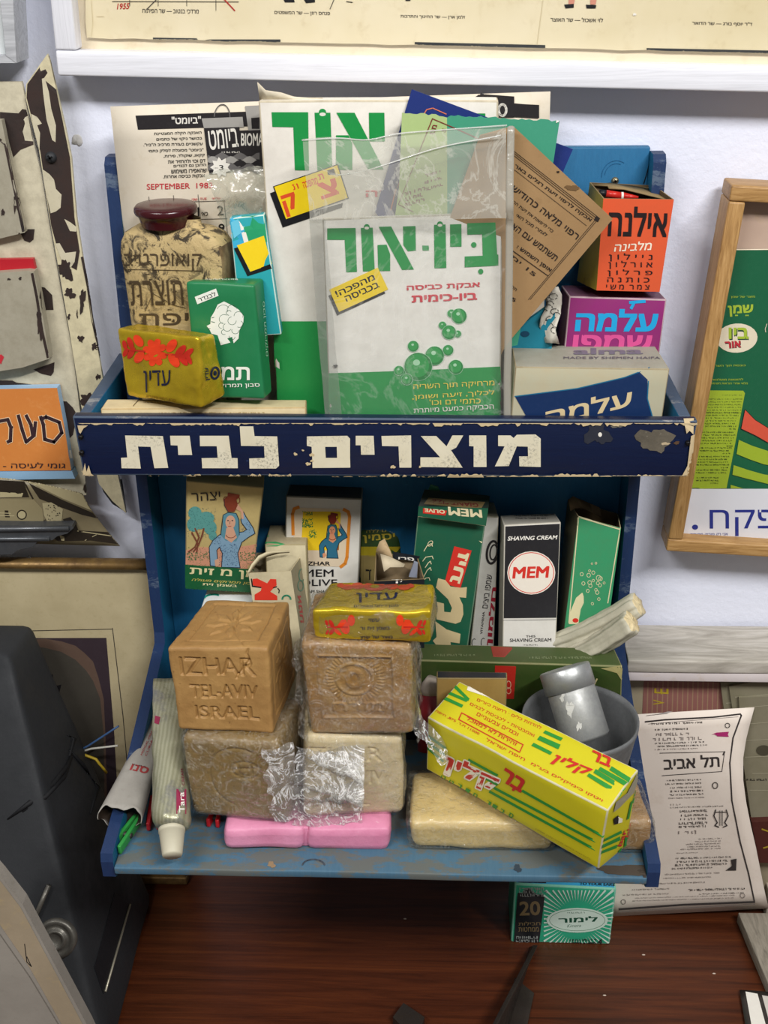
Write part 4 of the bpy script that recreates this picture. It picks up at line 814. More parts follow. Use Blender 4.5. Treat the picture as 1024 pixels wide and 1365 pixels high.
b.sheet([[at((786, 248), -.012), at((813, 245), -.008), at((850, 250), -.007), at((880, 252), -.008)], [at((810, 249), -.014), at((830, 250), -.02), at((865, 258), -.018), at((889, 262), -.014)], [at((812, 252), -.030), at((832, 253), -.03), at((868, 262), -.03), at((893, 268), -.03)]], CARD, .0008)
b.build('flap', o, label='torn brown cardboard flap')
b = MB(); b.tube([at((799, 257), -.030), at((808, 258), -.030)], .0022, K, 12); b.tube([at((808, 258), -.030), at((828, 261), -.030)], .0024, ink('#c22a22', .3), 12); b.tube([at((828, 261), -.030), at((831, 261), -.030)], .0025, WH, 12); b.tube([at((831, 261), -.030), at((851, 263), -.030)], [.0023, .0008], ink('#c22a22', .3), 12)
b.build('pen', label='red and black pen lying in the open top of the orange box', cat='pen')
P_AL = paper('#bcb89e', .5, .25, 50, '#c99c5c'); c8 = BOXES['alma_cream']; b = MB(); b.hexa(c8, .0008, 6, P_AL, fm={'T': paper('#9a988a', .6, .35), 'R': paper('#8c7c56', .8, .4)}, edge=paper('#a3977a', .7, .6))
q = Q(664, 320, 2.844); BL = ink('#16305c'); b.poly(q((64, 592), (300, 562), (480, 520), (573, 485), (566, 540), (566, 600), (585, 668), (590, 760), (150, 760), (105, 665)), BL); b.line(q((64, 592), (300, 562), (480, 520), (573, 485), (566, 600), (585, 668)), 1.4, ink('#1f6c90'))
b.txt('עלמה', q((180, 705))[0], q((508, 628))[0], 24, ink('#dcc79a'), .03, up=(0, -1)); b.txt('alma', q((285, 436))[0], q((550, 434))[0], 8.5, ink('#6b6a74'), .05); b.txt('MADE BY SHEMEN HAIFA', q((248, 452))[0], q((615, 452))[0], 3, ink('#5d5a60'), .02)
b.build('soap_box', label='pale green grey box with a dark blue wave, right end of the upper tray', cat='box')
b = MB(); b.sheet([[at((724+4*math.sin(j)+u*20, 380+j*11+u*3), -.052+.004*math.sin(j*1.3+u*5)) for u in [i/5 for i in range(6)]] for j in range(8)], paper('#cfcabd', .6, .4), .0005, lump=lumps(.002, 60)); q = Q(0, 0, 1)
for i in range(12): b.ring(736+rnd.uniform(-6, 6), 385+i*5, 5, 4, .8, INKB, a0=rnd.uniform(0, 200), a1=360, n=10)
b.build('crumpled_wrapper', label='crumpled white and black printed wrapper beside the purple box', cat='wrapper')
b = MB(); b.slab([(676, 462), (700, 430), (742, 400), (735, 470), (700, 500), (676, 500)], -.05, .004, ink('#1a7a90', .5)); b.ell(700, 445, 6, 4, ink('#0d3f5a')); b.build('paper_packet', label='teal packet peeping out below the brown envelope', cat='packet')

# ================================================================ THINGS ON THE LOWER SHELF
FZ = -.2703
def woman(b, X, Y, s, sky, dress, veil, skin, jugc):
    """flat printed figure of a woman carrying a jug, X,Y: top left of picture, s: scale (reference drawing is 1 px = 1/s photo px)"""
    q = lambda *pts: [(X+x/s, Y+y/s) for x, y in pts]
    D, V_, S, J, O = ink(dress), ink(veil), ink(skin), ink(jugc), ink('#1b2a3a')
    body = q((320, 370), (290, 385), (250, 420), (228, 460), (235, 575), (265, 580), (280, 540), (275, 480), (292, 460), (310, 500), (305, 585), (420, 588), (405, 500), (430, 430), (470, 400), (512, 375), (500, 340), (455, 270), (440, 240), (425, 290), (430, 310), (460, 350), (440, 365), (400, 370))
    b.poly(body, D); b.line(body, 1.0, O, True)
    b.poly(q((405, 190), (395, 225), (425, 240), (428, 285), (442, 285), (440, 240), (415, 205)), S)
    b.poly(q((315, 260), (345, 245), (395, 250), (412, 290), (415, 385), (395, 425), (330, 420), (300, 385), (312, 320)), V_); b.line(q((315, 260), (345, 245), (395, 250), (412, 290), (415, 385)), .9, O); b.line(q((315, 260), (305, 330), (300, 385)), .9, O)
    b.ell(*q((360, 305))[0], 31/s, 42/s, S); b.poly(q((335, 340), (378, 340), (400, 400), (365, 432), (325, 405)), S)
    for x in (345, 372): b.ell(*q((x, 295))[0], 6/s, 3.5/s, O)
    b.line(q((358, 298), (355, 318)), .5, O); b.line(q((346, 330), (364, 330)), .8, ink('#b0372c')); b.ring(*q((362, 380))[0], 30/s, 22/s, .8, J, a0=10, a1=170)
    b.poly(q((345, 122), (418, 135), (415, 150), (398, 165), (404, 200), (385, 240), (345, 240), (322, 200), (322, 160), (340, 145)), J); b.ring(*q((330, 165))[0], 12/s, 18/s, .9, J); b.ring(*q((406, 168))[0], 12/s, 20/s, .9, J); b.line(q((322, 160), (322, 200), (345, 240)), .7, O)
    b.poly(q((262, 540), (285, 530), (300, 555), (280, 580), (265, 575)), S)
rs = random.Random(12)
def stipple(b, x0, y0, x1, y1, n, r, m, seed=1):
    q = random.Random(seed); T = []
    for i in range(n):
        x, y = q.uniform(x0, x1), q.uniform(y0, y1); T.append(((x, y-r), (x+r, y+r*.6), (x-r, y+r*.6)))
    b.tris(T, m)
# box with woman and jug
sw = at((265, 790), -.062)
b = MB(); b.box((at((266, 790), -.0606).x, -.0608, FZ), (at((333, 790), -.0606).x, -.025, -.1700), .0008, paper('#dfe4e4', .4, .15), edge=paper('#c9cdc9')); q = Q(230, 630, 4.655)
b.ring(*q((255, 790))[0], 13, 7, 2.4, ink('#1f9b86'), a0=180, a1=300); b.build('soap_box', label='white box with a green swoosh under the box of the woman with jug', cat='box')
c8 = [Vector(v) for v in BOXES['yitzhar']]
for v in c8: v.y -= .004
c8 = [c8[0], c8[1], c8[2], c8[3], c8[4], c8[5], c8[6], c8[7]]
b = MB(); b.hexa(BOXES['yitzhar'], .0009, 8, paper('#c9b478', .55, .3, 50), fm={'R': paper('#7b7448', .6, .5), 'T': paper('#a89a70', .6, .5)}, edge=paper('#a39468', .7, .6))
q = Q(230, 630, 4.655); b.poly(q((85, 480), (180, 460), (330, 470), (480, 450), (566, 430), (562, 620), (82, 600)), ink('#d79a7c')); stipple(b, *q((90, 460))[0], *q((560, 590))[0], 260, .6, ink('#5f7a46'), 4)
for x, y, rx, ry in ((140, 250, 42, 42), (210, 280, 50, 40), (130, 320, 40, 45), (235, 340, 40, 45), (170, 300, 50, 50), (250, 390, 25, 30)): b.ell(*q((x, y))[0], rx/4.655, ry/4.655, ink('#5fa09a'), 0, 14)
stipple(b, *q((95, 215))[0], *q((270, 400))[0], 160, .55, ink('#2a5d62'), 7); TK = ink('#7c4634')
for P in (((100, 490), (140, 460), (165, 400), (140, 345)), ((130, 490), (160, 450), (180, 400), (195, 345)), ((150, 495), (158, 440), (120, 370))): b.line(q(*P), 2.0, TK)
stipple(b, *q((90, 490))[0], *q((230, 540))[0], 90, .8, ink('#3f7a4c'), 8); stipple(b, *q((420, 490))[0], *q((555, 545))[0], 90, .8, ink('#4f7f4e'), 9)
woman(b, 230, 630, 4.655, None, '#86a9c2', '#5f94a4', '#dba98c', '#8a3f2c'); stipple(b, *q((290, 440))[0], *q((410, 575))[0], 160, .5, ink('#35577d'), 3); stipple(b, *q((250, 395))[0], *q((300, 440))[0], 30, .5, ink('#35577d'), 5); stipple(b, *q((430, 300))[0], *q((490, 370))[0], 30, .5, ink('#35577d'), 6)
b.poly(q((82, 568), (330, 585), (470, 595), (560, 590), (556, 790), (82, 724)), ink('#1d6238')); b.txt('שמן מ זית', q((105, 640))[0], q((620, 668))[0], 12, ink('#efe3ae'), .03); b.txt('סבון תמרוקים מעולה', q((118, 672))[0], q((520, 698))[0], 4.6, ink('#dcc65e'), .015, shear=.3); b.txt('בשמן זית', q((186, 700))[0], q((400, 712))[0], 4, ink('#efe3ae'), .03)
b.txt('יצהר', q((120, 176))[0], q((298, 165))[0], 11, INKB, -.005); b.build('soap_box', label='yellow and green box printed with a woman carrying a jug, at upper left', cat='box')
# open box with red letter
P_CR = paper('#d8cca8', .55, .4, 45); INN = paper('#8b816a', .8, .5); c8 = ext(BOXES['alef'], FZ)
b = MB(); open_box(b, c8, .0007, P_CR, INN, .35, paper('#c2b48e', .7)); b.mats.append(paper('#a09779', .6, .4)); b.M[1] = len(b.mats)-1
q = Q(250, 730, 6.02); RA = ink('#dd3b2a'); b.poly(q((524, 250), (560, 246), (640, 285), (665, 250), (712, 252), (716, 300), (680, 335), (665, 352), (720, 385), (722, 420), (540, 420), (540, 375), (590, 345), (595, 318), (524, 300)), RA)
b.line(q((514, 250), (522, 308), (590, 318)), 1.6, K); b.line(q((690, 320), (716, 312)), 1.4, K); b.line(q((726, 325), (738, 340), (734, 362)), 1.3, K); b.ring(*q((795, 412))[0], 5.5, 5, 2.2, ink('#3fa07a'), a0=180, a1=360)
b.txt('אמה', q((905, 600))[0], q((880, 380))[0], 4.5, ink('#b3332c'), .04, up=(1, .1)); b.ring(*q((915, 220))[0], 3.8, 8, 1.2, ink('#64967a')); b.ring(*q((905, 305))[0], 3.6, 7, 1.2, ink('#64967a'))
b.build('open_box', label='open cream box with a red letter, behind the two big brown soaps', cat='box'); o = bpy.data.objects['open_box']
b = MB(); b.sheet([[at((331, 762), -.073), at((336, 752), -.066), at((345, 741), -.058), at((356, 736), -.052), at((372, 735), -.048), at((386, 735), -.046)], [at((333, 764), -.072), at((338, 757), -.065), at((347, 747), -.057), at((357, 742), -.051), at((372, 738), -.047), at((386, 737), -.0455)]], P_CR, .0005); b.build('flap', o)
c8 = ext(BOXES['alef_back'], FZ); sh_ = Vector((0, .004, 0))
b = MB(); b.hexa([v+sh_ for v in c8], .0009, 5, P_CR, fm={'R': paper('#9d9377', .6, .5), 'T': paper('#b3a787', .6, .5)}, edge=paper('#a59873', .7, .6)); q = Q(230, 630, 4.655); b.poly(q((575, 432), (640, 430), (700, 445), (650, 456), (585, 456)), ink('#3f9a5c')); b.poly(q((570, 375), (590, 372), (598, 400), (572, 405)), ink('#3f9a5c'))
b.build('soap_box', label='plain cream box with a green mark on top, behind the open box with red letter', cat='box')
# big olive shampoo box
c8 = [v+Vector((0, .010, 0)) for v in ext(BOXES['izhar_olive'], FZ)]
b = MB(); b.hexa(c8, .001, 8, paper('#dcd9cf', .45, .2, 50), fm={'T': paper('#4c4c48', .6, .4), 'R': paper('#9a978c', .6, .4)}, edge=paper('#8f8c80', .7, .5))  # top of the white card coloured dark for the front board's shade
q = Q(370, 630, 8.533); OG = ink('#d9852b'); TN = ink('#cdb28c')
b.poly(q((215, 395), (720, 410), (800, 440), (825, 480), (800, 1000), (740, 1072), (200, 1050), (170, 500)), ink('#dccaae')); b.line(q((240, 392), (190, 410), (172, 470), (178, 700)), 4.2, OG); b.line(q((755, 418), (805, 445), (820, 500), (790, 960), (770, 1030), (720, 1070)), 4.2, OG)
b.poly(q((290, 440), (705, 440), (722, 460), (700, 870), (680, 885), (285, 880), (270, 850)), ink('#e6c220'))
stipple(b, *q((285, 440))[0], *q((400, 480))[0], 40, .8, ink('#2b7a3c'), 2); stipple(b, *q((285, 520))[0], *q((400, 620))[0], 90, .9, ink('#2b7a3c'), 5); stipple(b, *q((360, 650))[0], *q((440, 740))[0], 50, .9, ink('#2b7a3c'), 6)
b.poly(q((600, 830), (700, 790), (698, 880), (590, 882)), ink('#9a5a34'))
woman(b, 395.7, 666.6, 7.6, None, '#2f6c86', '#2c6673', '#d8936c', '#7a2a20')
b.txt('IZHAR', q((325, 1052))[0], q((600, 1052))[0], 5.2, K, .03); b.txt('MEM', q((300, 1180))[0], q((638, 1180))[0], 9.6, K, .01); b.txt('OLIVE', q((255, 1285))[0], q((680, 1285))[0], 8.8, K, .01); b.txt('CREAM SHAMPOO', q((250, 1365))[0], q((700, 1365))[0], 4, K, .01)
for y in (95, 130, 165, 195, 225): b.tiny(*q((290, y))[0], *q((800, y+28))[0], INKB, 1, 2, y)
b.build('shampoo_box', label='tall white box with orange border and small picture of a woman in blue', cat='box')
# green and yellow packet
c8 = [v+Vector((0, 0, 0)) for v in ext(BOXES['yasmin'], FZ)]
b = MB(); b.hexa(c8, .004, 6, paper('#2c4a22', .5, .3), lump=lumps(.0018, 60)); q = Q(470, 680, 5.389); YL = ink('#c3ad3e', .4)
b.poly(q((45, 262), (350, 262), (350, 330), (45, 330)), ink('#a8961f')); b.poly(q((45, 325), (350, 325), (350, 560), (45, 560)), ink('#8d7c4c')); b.txt('יסמין', q((78, 238))[0], q((308, 222))[0], 11, YL, .03); b.txt('קרם ללה', q((100, 170))[0], q((312, 160))[0], 5.6, YL, .0); b.txt('יד', q((95, 500))[0], q((150, 500))[0], 14, K, .02)
b.build('cream_packet', label='dark green and mustard packet with yellow lettering at the shelf back', cat='packet')
# black torn open box
ax, bx, cx_, dx_ = at((499, 776), -.083), at((567, 776), -.083), at((502, 737), -.060), at((556, 741), -.060)
zt2 = (ax.z+bx.z)/2
def flat(p, z): return atz(p, z)
zz = at((520, 768), -.085).z
A0, B0, C0, D0 = flat((499, 775), zz), flat((566, 772), zz), flat((501, 736), zz), flat((557, 742), zz)
dn = Vector((0, 0, FZ-zz)); c8 = [A0+dn, A0, C0+dn, C0, B0+dn, B0, D0+dn, D0]
P_BK = ink('#1d2128', .35); b = MB(); open_box(b, c8, .0007, P_BK, paper('#8a785c', .8, .5), .22, CARD); q = Q(470, 680, 5.389)
b.txt('יד', q((280, 524))[0], q((355, 524))[0], 5, WH, .05)
b.build('open_box', label='small black box torn open at the top, beside the gold soap', cat='box'); o = bpy.data.objects['open_box.001']
b = MB(); b.sheet([[at((501, 735), -.060), at((506, 722), -.058), at((513, 718), -.057)], [at((508, 738), -.061), at((516, 730), -.061), at((520, 733), -.061)], [at((524, 744), -.062), at((523, 742), -.062), at((523, 741), -.062)]], paper('#bfa57e', .6), .0005); b.build('flap', o, label='torn brown top flap')
b = MB(); b.sheet([[at((507, 738), -.062), at((520, 742), -.064), at((540, 752), -.066)], [at((512, 762), -.074), at((520, 756), -.071), at((538, 756), -.068)]], paper('#cfc0a2', .6), .0005); b.build('inner_flap', o, label='pale inner flap')
b = MB(); b.slab([(524, 736), (560, 742), (557, 748), (524, 745)], -.0588, .0007, P_BK); b.txt('פרי', (531, 747), (552, 748), 5, WH, .03); b.build('lid_flap', o, label='black flap with white lettering')
b = MB(); b.slab([(545, 769), (552, 750), (557, 752), (556, 770)], -.072, .003, ink('#8d93a3')); b.build('inner_card', o, label='grey folded card inside')
# tall green tube box
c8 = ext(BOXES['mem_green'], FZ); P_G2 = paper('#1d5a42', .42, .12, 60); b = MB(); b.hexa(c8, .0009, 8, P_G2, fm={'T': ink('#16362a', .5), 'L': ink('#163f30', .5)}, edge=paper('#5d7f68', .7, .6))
q = Q(540, 640, 5.936); CRM = ink('#ded3ab'); RB = ink('#cf3328')
b.line(q((98, 285), (640, 360)), .7, CRM)
def up_(a, b_): return None
b.poly(q((148, 268), (330, 290), (325, 330), (148, 300)), RB) if 0 else None
b.poly(q((390, 522), (528, 556), (440, 852), (310, 820)), RB); b.txt('זית', q((352, 800))[0], q((430, 560))[0], 14, CRM, .05, up=(.97, .25))
b.poly(q((262, 775), (320, 790), (360, 840), (440, 850), (490, 845), (484, 930), (430, 925), (458, 985), (462, 1060), (440, 1120), (400, 1135), (250, 1100), (250, 960), (308, 975), (310, 1040), (360, 1045), (372, 1010), (340, 940), (245, 850)), ink('#cdb98c'))
b.poly(q((240, 1115), (330, 1180), (440, 1215), (432, 1290), (360, 1280), (372, 1365), (300, 1365), (220, 1270), (250, 1240)), ink('#cdb98c'))
for x0, y0, x1, y1, s_ in ((150, 560, 210, 500, 'ט'), (140, 640, 215, 600, 'ב'), (160, 690, 200, 640, 'נ'), (150, 760, 200, 690, 'ו'), (140, 800, 190, 770, 'פ')): b.line(q((x0, y0), (x0+25, (y0+y1)/2-12), (x1, y1), (x1+8, y1+22)), 1.0, CRM)
b.ring(*q((200, 500))[0], 4, 2.5, 1, CRM, rot=-50); b.poly(q((585, 478), (612, 487), (605, 497)), CRM)
b.build('tube_box', label='tall dark green box with cream letters and red patch, in the lower middle', cat='box'); o = bpy.data.objects['tube_box']
b = MB(); b.slab([(557, 688), (648, 701), (651, 678), (558, 675)], [-.0606, -.0606, -.0600, -.0600], .0008, P_G2)
b.poly([(564, 677), (596, 680.5), (594, 687), (564, 684)], RB); b.txt('MEM', (642, 679.5), (597, 676), 10.5, CRM, .05, up=(.12, 1)); b.txt('OLIVE', (593, 679.5), (566, 677), 5.2, CRM, .05, up=(.1, 1)); b.build('front_flap', o, label='green front flap with upside down lettering')
b = MB(); b.slab([(558, 675), (651, 679), (653, 662), (566, 653)], [-.0598, -.0598, -.050, -.050], .0008, ink('#18241d', .5)); q = Q(540, 640, 5.936)  # flap colour darkened for the shade under the front board
b.poly(q((150, 190), (185, 140), (635, 175), (600, 232)), ink('#6b5a38')); b.txt('GIANT SIZE', q((580, 186))[0], q((215, 150))[0], 5.4, ink('#5c1d1b'), .03, up=(.05, 1)); b.build('top_flap', o, label='top flap coloured as in shade, with brown band')
b = MB(); b.slab([(570, 655), (574, 646), (584, 649), (588, 657)], -.046, .0008, P_G2); b.build('back_flap', o)
# white tube box (vitamin cream)
c8 = [v+Vector((.0006, .001, 0)) for v in ext(BOXES['vitamina'], FZ)]; b = MB(); b.hexa(c8, .0007, 6, paper('#cbc8c0', .45, .25), fm={'T': paper('#8d8873', .6, .5)}, edge=paper('#98937f', .7))
q = Q(540, 640, 5.936); b.ring(*q((690, 570))[0], 7, 15, 3, INKB, rot=8); b.ring(*q((700, 570))[0], 4.5, 10, 2, INKB, rot=8); b.txt('VITAMINA', q((612, 1218))[0], q((632, 1040))[0], 3, INKB, .02, up=(-.98, -.12)); b.txt('שמפו ביצים', q((620, 1010))[0], q((668, 750))[0], 6, INKB, .01, up=(-.98, -.15)) if 0 else b.txt('שמפו ביצים', q((652, 1015))[0], q((690, 750))[0], 7, INKB, .01, up=(-.99, -.12))
b.txt('חלמון', q((692, 1310))[0], q((735, 850))[0], 9, ink('#9b2233'), .05, up=(-.99, -.1)); b.ring(*q((548, 1290))[0], 3, 6, .8, INKB, a0=150, a1=300); b.ring(*q((620, 1285))[0], 3, 6, .8, INKB, a0=150, a1=300)
b.build('tube_box', label='narrow white box printed sideways, between the green and the black boxes', cat='box')
# shaving cream box
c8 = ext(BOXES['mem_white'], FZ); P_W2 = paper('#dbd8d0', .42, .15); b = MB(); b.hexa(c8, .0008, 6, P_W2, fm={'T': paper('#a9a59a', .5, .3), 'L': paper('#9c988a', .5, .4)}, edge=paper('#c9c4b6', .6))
q = Q(664, 620, 2.844); b.poly(q((28, 232), (234, 222), (221, 578), (22, 580)), ink('#262528', .35)); b.line(q((20, 588), (220, 585)), .5, K)
b.txt('SHAVING CREAM', q((36, 286))[0], q((226, 281))[0], 5.6, WH, .03, shear=.25); b.ell(*q((126, 408))[0], 32, 28.8, ink('#e7ded0')); b.ring(*q((126, 408))[0], 30, 27, 1, RB); b.txt('MEM', q((54, 430))[0], q((196, 426))[0], 15.5, RB, .05, shear=.12)
b.txt('SHAVING CREAM', q((45, 670))[0], q((202, 668))[0], 4.6, INKB, .01); b.txt('THIS', q((106, 653))[0], q((142, 652))[0], 3, INKB, .01); b.tiny(*q((95, 678))[0], *q((150, 684))[0], INKB, 1, 1.4); b.tiny(*q((60, 188))[0], *q((195, 208))[0], INKB, 2, 2)
b.build('shaving_cream_box', label='black and white shaving cream box with a round red and white badge', cat='box')
# green children's soap box
c8 = ext(BOXES['minnie'], FZ); b = MB(); open_box(b, c8, .0007, paper('#389163', .45, .2), CARD_D, .3, paper('#b9ab82', .7)); b.mats.append(paper('#54523c', .6, .5)); b.M[3] = len(b.mats)-1
q = Q(740, 640, 5.686); CR2 = ink('#d6cda4'); b.line(q((180, 280), (490, 372)), 1.6, CR2); b.line(q((494, 365), (400, 930)), 1.4, CR2); b.line(q((178, 285), (105, 1080)), 1.4, CR2)
b.poly(q((105, 1090), (115, 1000), (160, 890), (205, 852), (240, 880), (262, 960), (262, 1090)), CR2); b.ell(*q((155, 1062))[0], 4, 3, RB)
for x, y, r_ in ((202, 712, 12), (255, 720, 14), (262, 775, 14), (215, 782, 12), (290, 700, 12), (330, 740, 18), (345, 745, 14), (325, 780, 12), (340, 795, 12), (268, 800, 13), (372, 778, 8), (310, 830, 10), (320, 850, 13), (248, 838, 11), (332, 900, 10), (283, 935, 9), (290, 760, 9), (262, 685, 8), (310, 628, 7), (280, 632, 6)): b.ring(*q((x, y))[0], r_/5.686, r_/5.2, .8, CR2, n=10)
b.build('soap_box', label='green box with cream bubbles, open brown top, at the right side board', cat='box'); o = bpy.data.objects['soap_box.003'] if 'soap_box.003' in bpy.data.objects else None
o = [x for x in COL.objects if x.get('label', '').startswith('green box with cream bubbles')][0]
b = MB(); b.sheet([[at((757, 666), -.030), at((763, 662), -.026), at((775, 668), -.024), at((800, 676), -.024)], [at((760, 680), -.034), at((768, 676), -.034), at((780, 679), -.033), at((803, 688), -.034)]], CARD_D, .0006, lump=lumps(.002, 80)); b.build('flap', o)
# fluted sticks
def stick(a, b_, ya, yb, r_, seed, tipm):
    A_, B_ = at(a, ya), at(b_, yb); ax = (B_-A_); Ln = ax.length; ax.normalize(); qx = Vector((0, 0, 1)).rotation_difference(ax).to_matrix(); V = []; F = []; n = 56; m = 26; ms = []
    for i in range(m+1):
        s_ = i/m; rr = r_*(.80+.25*s_)*(1 if s_ < .97 else .9)
        for k in range(n):
            an = 2*math.pi*k/n; fl = 1+.13*math.cos(5*an+seed)+.05*math.cos(11*an)
            p = A_+ax*(Ln*s_)+qx @ Vector((rr*fl*math.cos(an), rr*fl*math.sin(an), 0))+Vector((0, 0, -.004*math.sin(math.pi*s_)+.004)); p += noise.noise_vector(p*120)*.0006; V.append(p)
    for i in range(m):
        for k in range(n): F.append((i*n+k, i*n+(k+1) % n, (i+1)*n+(k+1) % n, (i+1)*n+k)); ms.append(M_stick)
    for k in range(3):
        base = len(V)-n
        for j in range(n): p = V[base+j]; c = A_+ax*(Ln*(1+.006*(k+1)))+Vector((0, 0, .004)); V.append(c+(p-c)*(.72-.1*k)+noise.noise_vector(p*400+Vector((k, 0, 0)))*.0012)
        o_ = len(V)-2*n
        for j in range(n): F.append((o_+j, o_+(j+1) % n, o_+n+(j+1) % n, o_+n+j)); ms.append(tipm)
    F.append([len(V)-n+j for j in range(n)]); ms.append(tipm); F.append(list(range(n))[::-1]); ms.append(M_stick)
    return MB().add(V, F, ms)
M_stick = aged_paper('chalky_fluted_stick', '#c3beaa', '#aaa691', 60, '#858069'); M_tip = soap_mat('broken_tip', '#dccda6', '#c9b384', '#9a7b52')
stick((728, 868), (851, 812), -.062, -.080, .0086, .5, M_tip).build('fluted_stick', label='upper of two off-white fluted sticks sticking out over the right side board', cat='stick')
stick((752, 884), (842, 835), -.076, -.094, .0082, 1.8, M_tip).build('fluted_stick', label='lower of two off-white fluted sticks sticking out over the right side board', cat='stick')
# long olive green box lying
c8 = ext(BOXES['green_long'], FZ); b = MB(); b.hexa(c8, .001, 8, paper('#33461d', .42, .15), fm={'T': paper('#46552f', .45, .25), 'R': paper('#9b8a5c', .7, .5)}, edge=paper('#7d7f55', .6, .6)); q = Q(560, 850, 3.2)
b.poly(q((302, 38), (392, 42), (408, 122), (320, 120)), ink('#8f3a2e')); b.poly(q((320, 118), (410, 122), (400, 260), (316, 260)), ink('#b2281e')); b.ring(*q((378, 200))[0], 3, 5, 1, ink('#d8b08c')); b.ring(*q((378, 225))[0], 3, 4, 1, ink('#d8b08c'))
b.tiny(*q((60, 68))[0], *q((235, 84))[0], ink('#7f8a64'), 1, 3); b.tiny(*q((465, 78))[0], *q((740, 96))[0], ink('#7f8a64'), 1, 3); b.line(q((735, 215), (755, 175)), 2, ink('#c3b583')); b.poly(q((770, 130), (870, 118), (865, 190), (840, 150)), ink('#a39a66'))
b.build('long_box', label='long olive green box with a red band lying across behind the metal bowl', cat='box')
c8 = [v+Vector((0, -.002, 0)) for v in ext(BOXES['gold_black'], FZ)]; t = NT('crinkled_gold_paper'); t.base(t.mix(t.noise(20, 4, .6, t.tc((3, 1, 1))), lin('#c7a667'), lin('#a98848'))); t.set(.35, .35); t.bump(t.noise(90, 4), .4, .0008)
b = MB(); b.hexa(c8, .0008, 5, t.m, fm={'T': ink('#2a2a30', .4)}, edge=paper('#8f7c50', .5)); b.build('small_box', label='small gold box with a black top edge behind the yellow box', cat='box')
# red and white tube behind the wrapped soap
b = MB(); p0, p1 = at((571, 1000), -.128), at((573, 925), -.112); b.tube([p0, p1], [.008, .0075], ink('#7d1620', .4), 20); p2 = at((578, 905), -.110)
b.tube([p1, p1+(p1-p0)*.1, p2], [.0075, .0078, .005], ink('#a89c90', .4), 20); b.build('tube', label='dark red tube with a whitish top, just right of the plastic-wrapped soaps', cat='tube')
b = MB(); b.slab([(560, 893), (576, 895), (580, 900), (579, 935), (560, 935)], -.098, .01, paper('#8f9089', .5, .5)); b.poly([(573, 897), (579, 900), (578, 934), (572, 934)], ink('#9c2430')); b.build('small_box', label='small grey box with a red edge beside the gold box', cat='box')

# ---- engraved laundry soaps
def raster(n, polys):
    """height map: polys are lists of triangles in uv"""
    g = np.zeros((n, n)); ys, xs = np.mgrid[0:n, 0:n]; xs = (xs+.5)/n; ys = (ys+.5)/n
    for T in polys:
        for (a, b_, c) in T:
            x0, x1 = min(a[0], b_[0], c[0]), max(a[0], b_[0], c[0]); y0, y1 = min(a[1], b_[1], c[1]), max(a[1], b_[1], c[1])
            i0, i1, j0, j1 = int(max(0, y0*n-1)), int(min(n, y1*n+2)), int(max(0, x0*n-1)), int(min(n, x1*n+2))
            X, Y = xs[i0:i1, j0:j1], ys[i0:i1, j0:j1]
            d = (b_[0]-a[0])*(c[1]-a[1])-(c[0]-a[0])*(b_[1]-a[1])
            if abs(d) < 1e-9: continue
            l1 = ((b_[0]-X)*(c[1]-Y)-(c[0]-X)*(b_[1]-Y))/d; l2 = ((c[0]-X)*(a[1]-Y)-(a[0]-X)*(c[1]-Y))/d; l3 = 1-l1-l2
            g[i0:i1, j0:j1] = np.maximum(g[i0:i1, j0:j1], (l1 >= 0)*(l2 >= 0)*(l3 >= 0))
    for _ in range(3): g = (g+np.roll(g, 1, 0)+np.roll(g, -1, 0)+np.roll(g, 1, 1)+np.roll(g, -1, 1))/5
    return g
def uvtext(s_, x0, y0, x1, y1, bold=.0):
    V, T, _ = text_mesh(s_, bold); return [[(x0+(x1-x0)*V[i][0], y0+(y1-y0)*V[i][1]) for i in t] for t in T]
def uvline(pts, w):
    T = []
    for a, b_ in zip(pts, pts[1:]):
        d = math.dist(a, b_) or 1e-6; nx, ny = -(b_[1]-a[1])/d*w/2, (b_[0]-a[0])/d*w/2
        q = [(a[0]+nx, a[1]+ny), (b_[0]+nx, b_[1]+ny), (b_[0]-nx, b_[1]-ny), (a[0]-nx, a[1]-ny)]; T += [(q[0], q[1], q[2]), (q[0], q[2], q[3])]
    return T
def uvring(cx, cy, rx, ry, w, a0=0, a1=360): return uvline([(cx+rx*math.cos(math.radians(a0+(a1-a0)*i/36)), cy+ry*math.sin(math.radians(a0+(a1-a0)*i/36))) for i in range(37)], w)
def sampler(g):
    n = g.shape[0]
    def f(u, v):
        x, y = min(max(u*n-.5, 0), n-1.001), min(max(v*n-.5, 0), n-1.001); i, j = int(y), int(x); fx, fy = x-j, y-i
        return (g[i, j]*(1-fx)+g[i, j+1]*fx)*(1-fy)+(g[i+1, j]*(1-fx)+g[i+1, j+1]*fx)*fy
    return f
N = 150
gF = sampler(raster(260, [uvtext('IZHAR', .11, .68, .85, .88, .012), uvtext('TEL-AVIV', .17, .41, .86, .565, .008), uvtext('ISRAEL', .20, .16, .86, .31, .01)]))
crack = uvline([(.80, 1), (.78, .93), (.80, .86), (.76, .80), (.72, .74), (.67, .68), (.66, .64)], .012)
gC = sampler(raster(200, [crack]))
star = []
for k in range(8):
    a = math.pi*k/4+.2; c, s_ = math.cos(a), math.sin(a); star += [((.5+.05*c, .52+.05*s_), (.5+.2*math.cos(a+.25), .52+.2*math.sin(a+.25)), (.5+.3*c, .52+.3*s_)), ((.5+.05*c, .52+.05*s_), (.5+.3*c, .52+.3*s_), (.5+.2*math.cos(a-.25), .52+.2*math.sin(a-.25)))]
gS = sampler(raster(200, [star])); gT = sampler(raster(200, [uvline([(.14, .14), (.86, .14), (.86, .9), (.14, .9), (.14, .14)], .025)]))
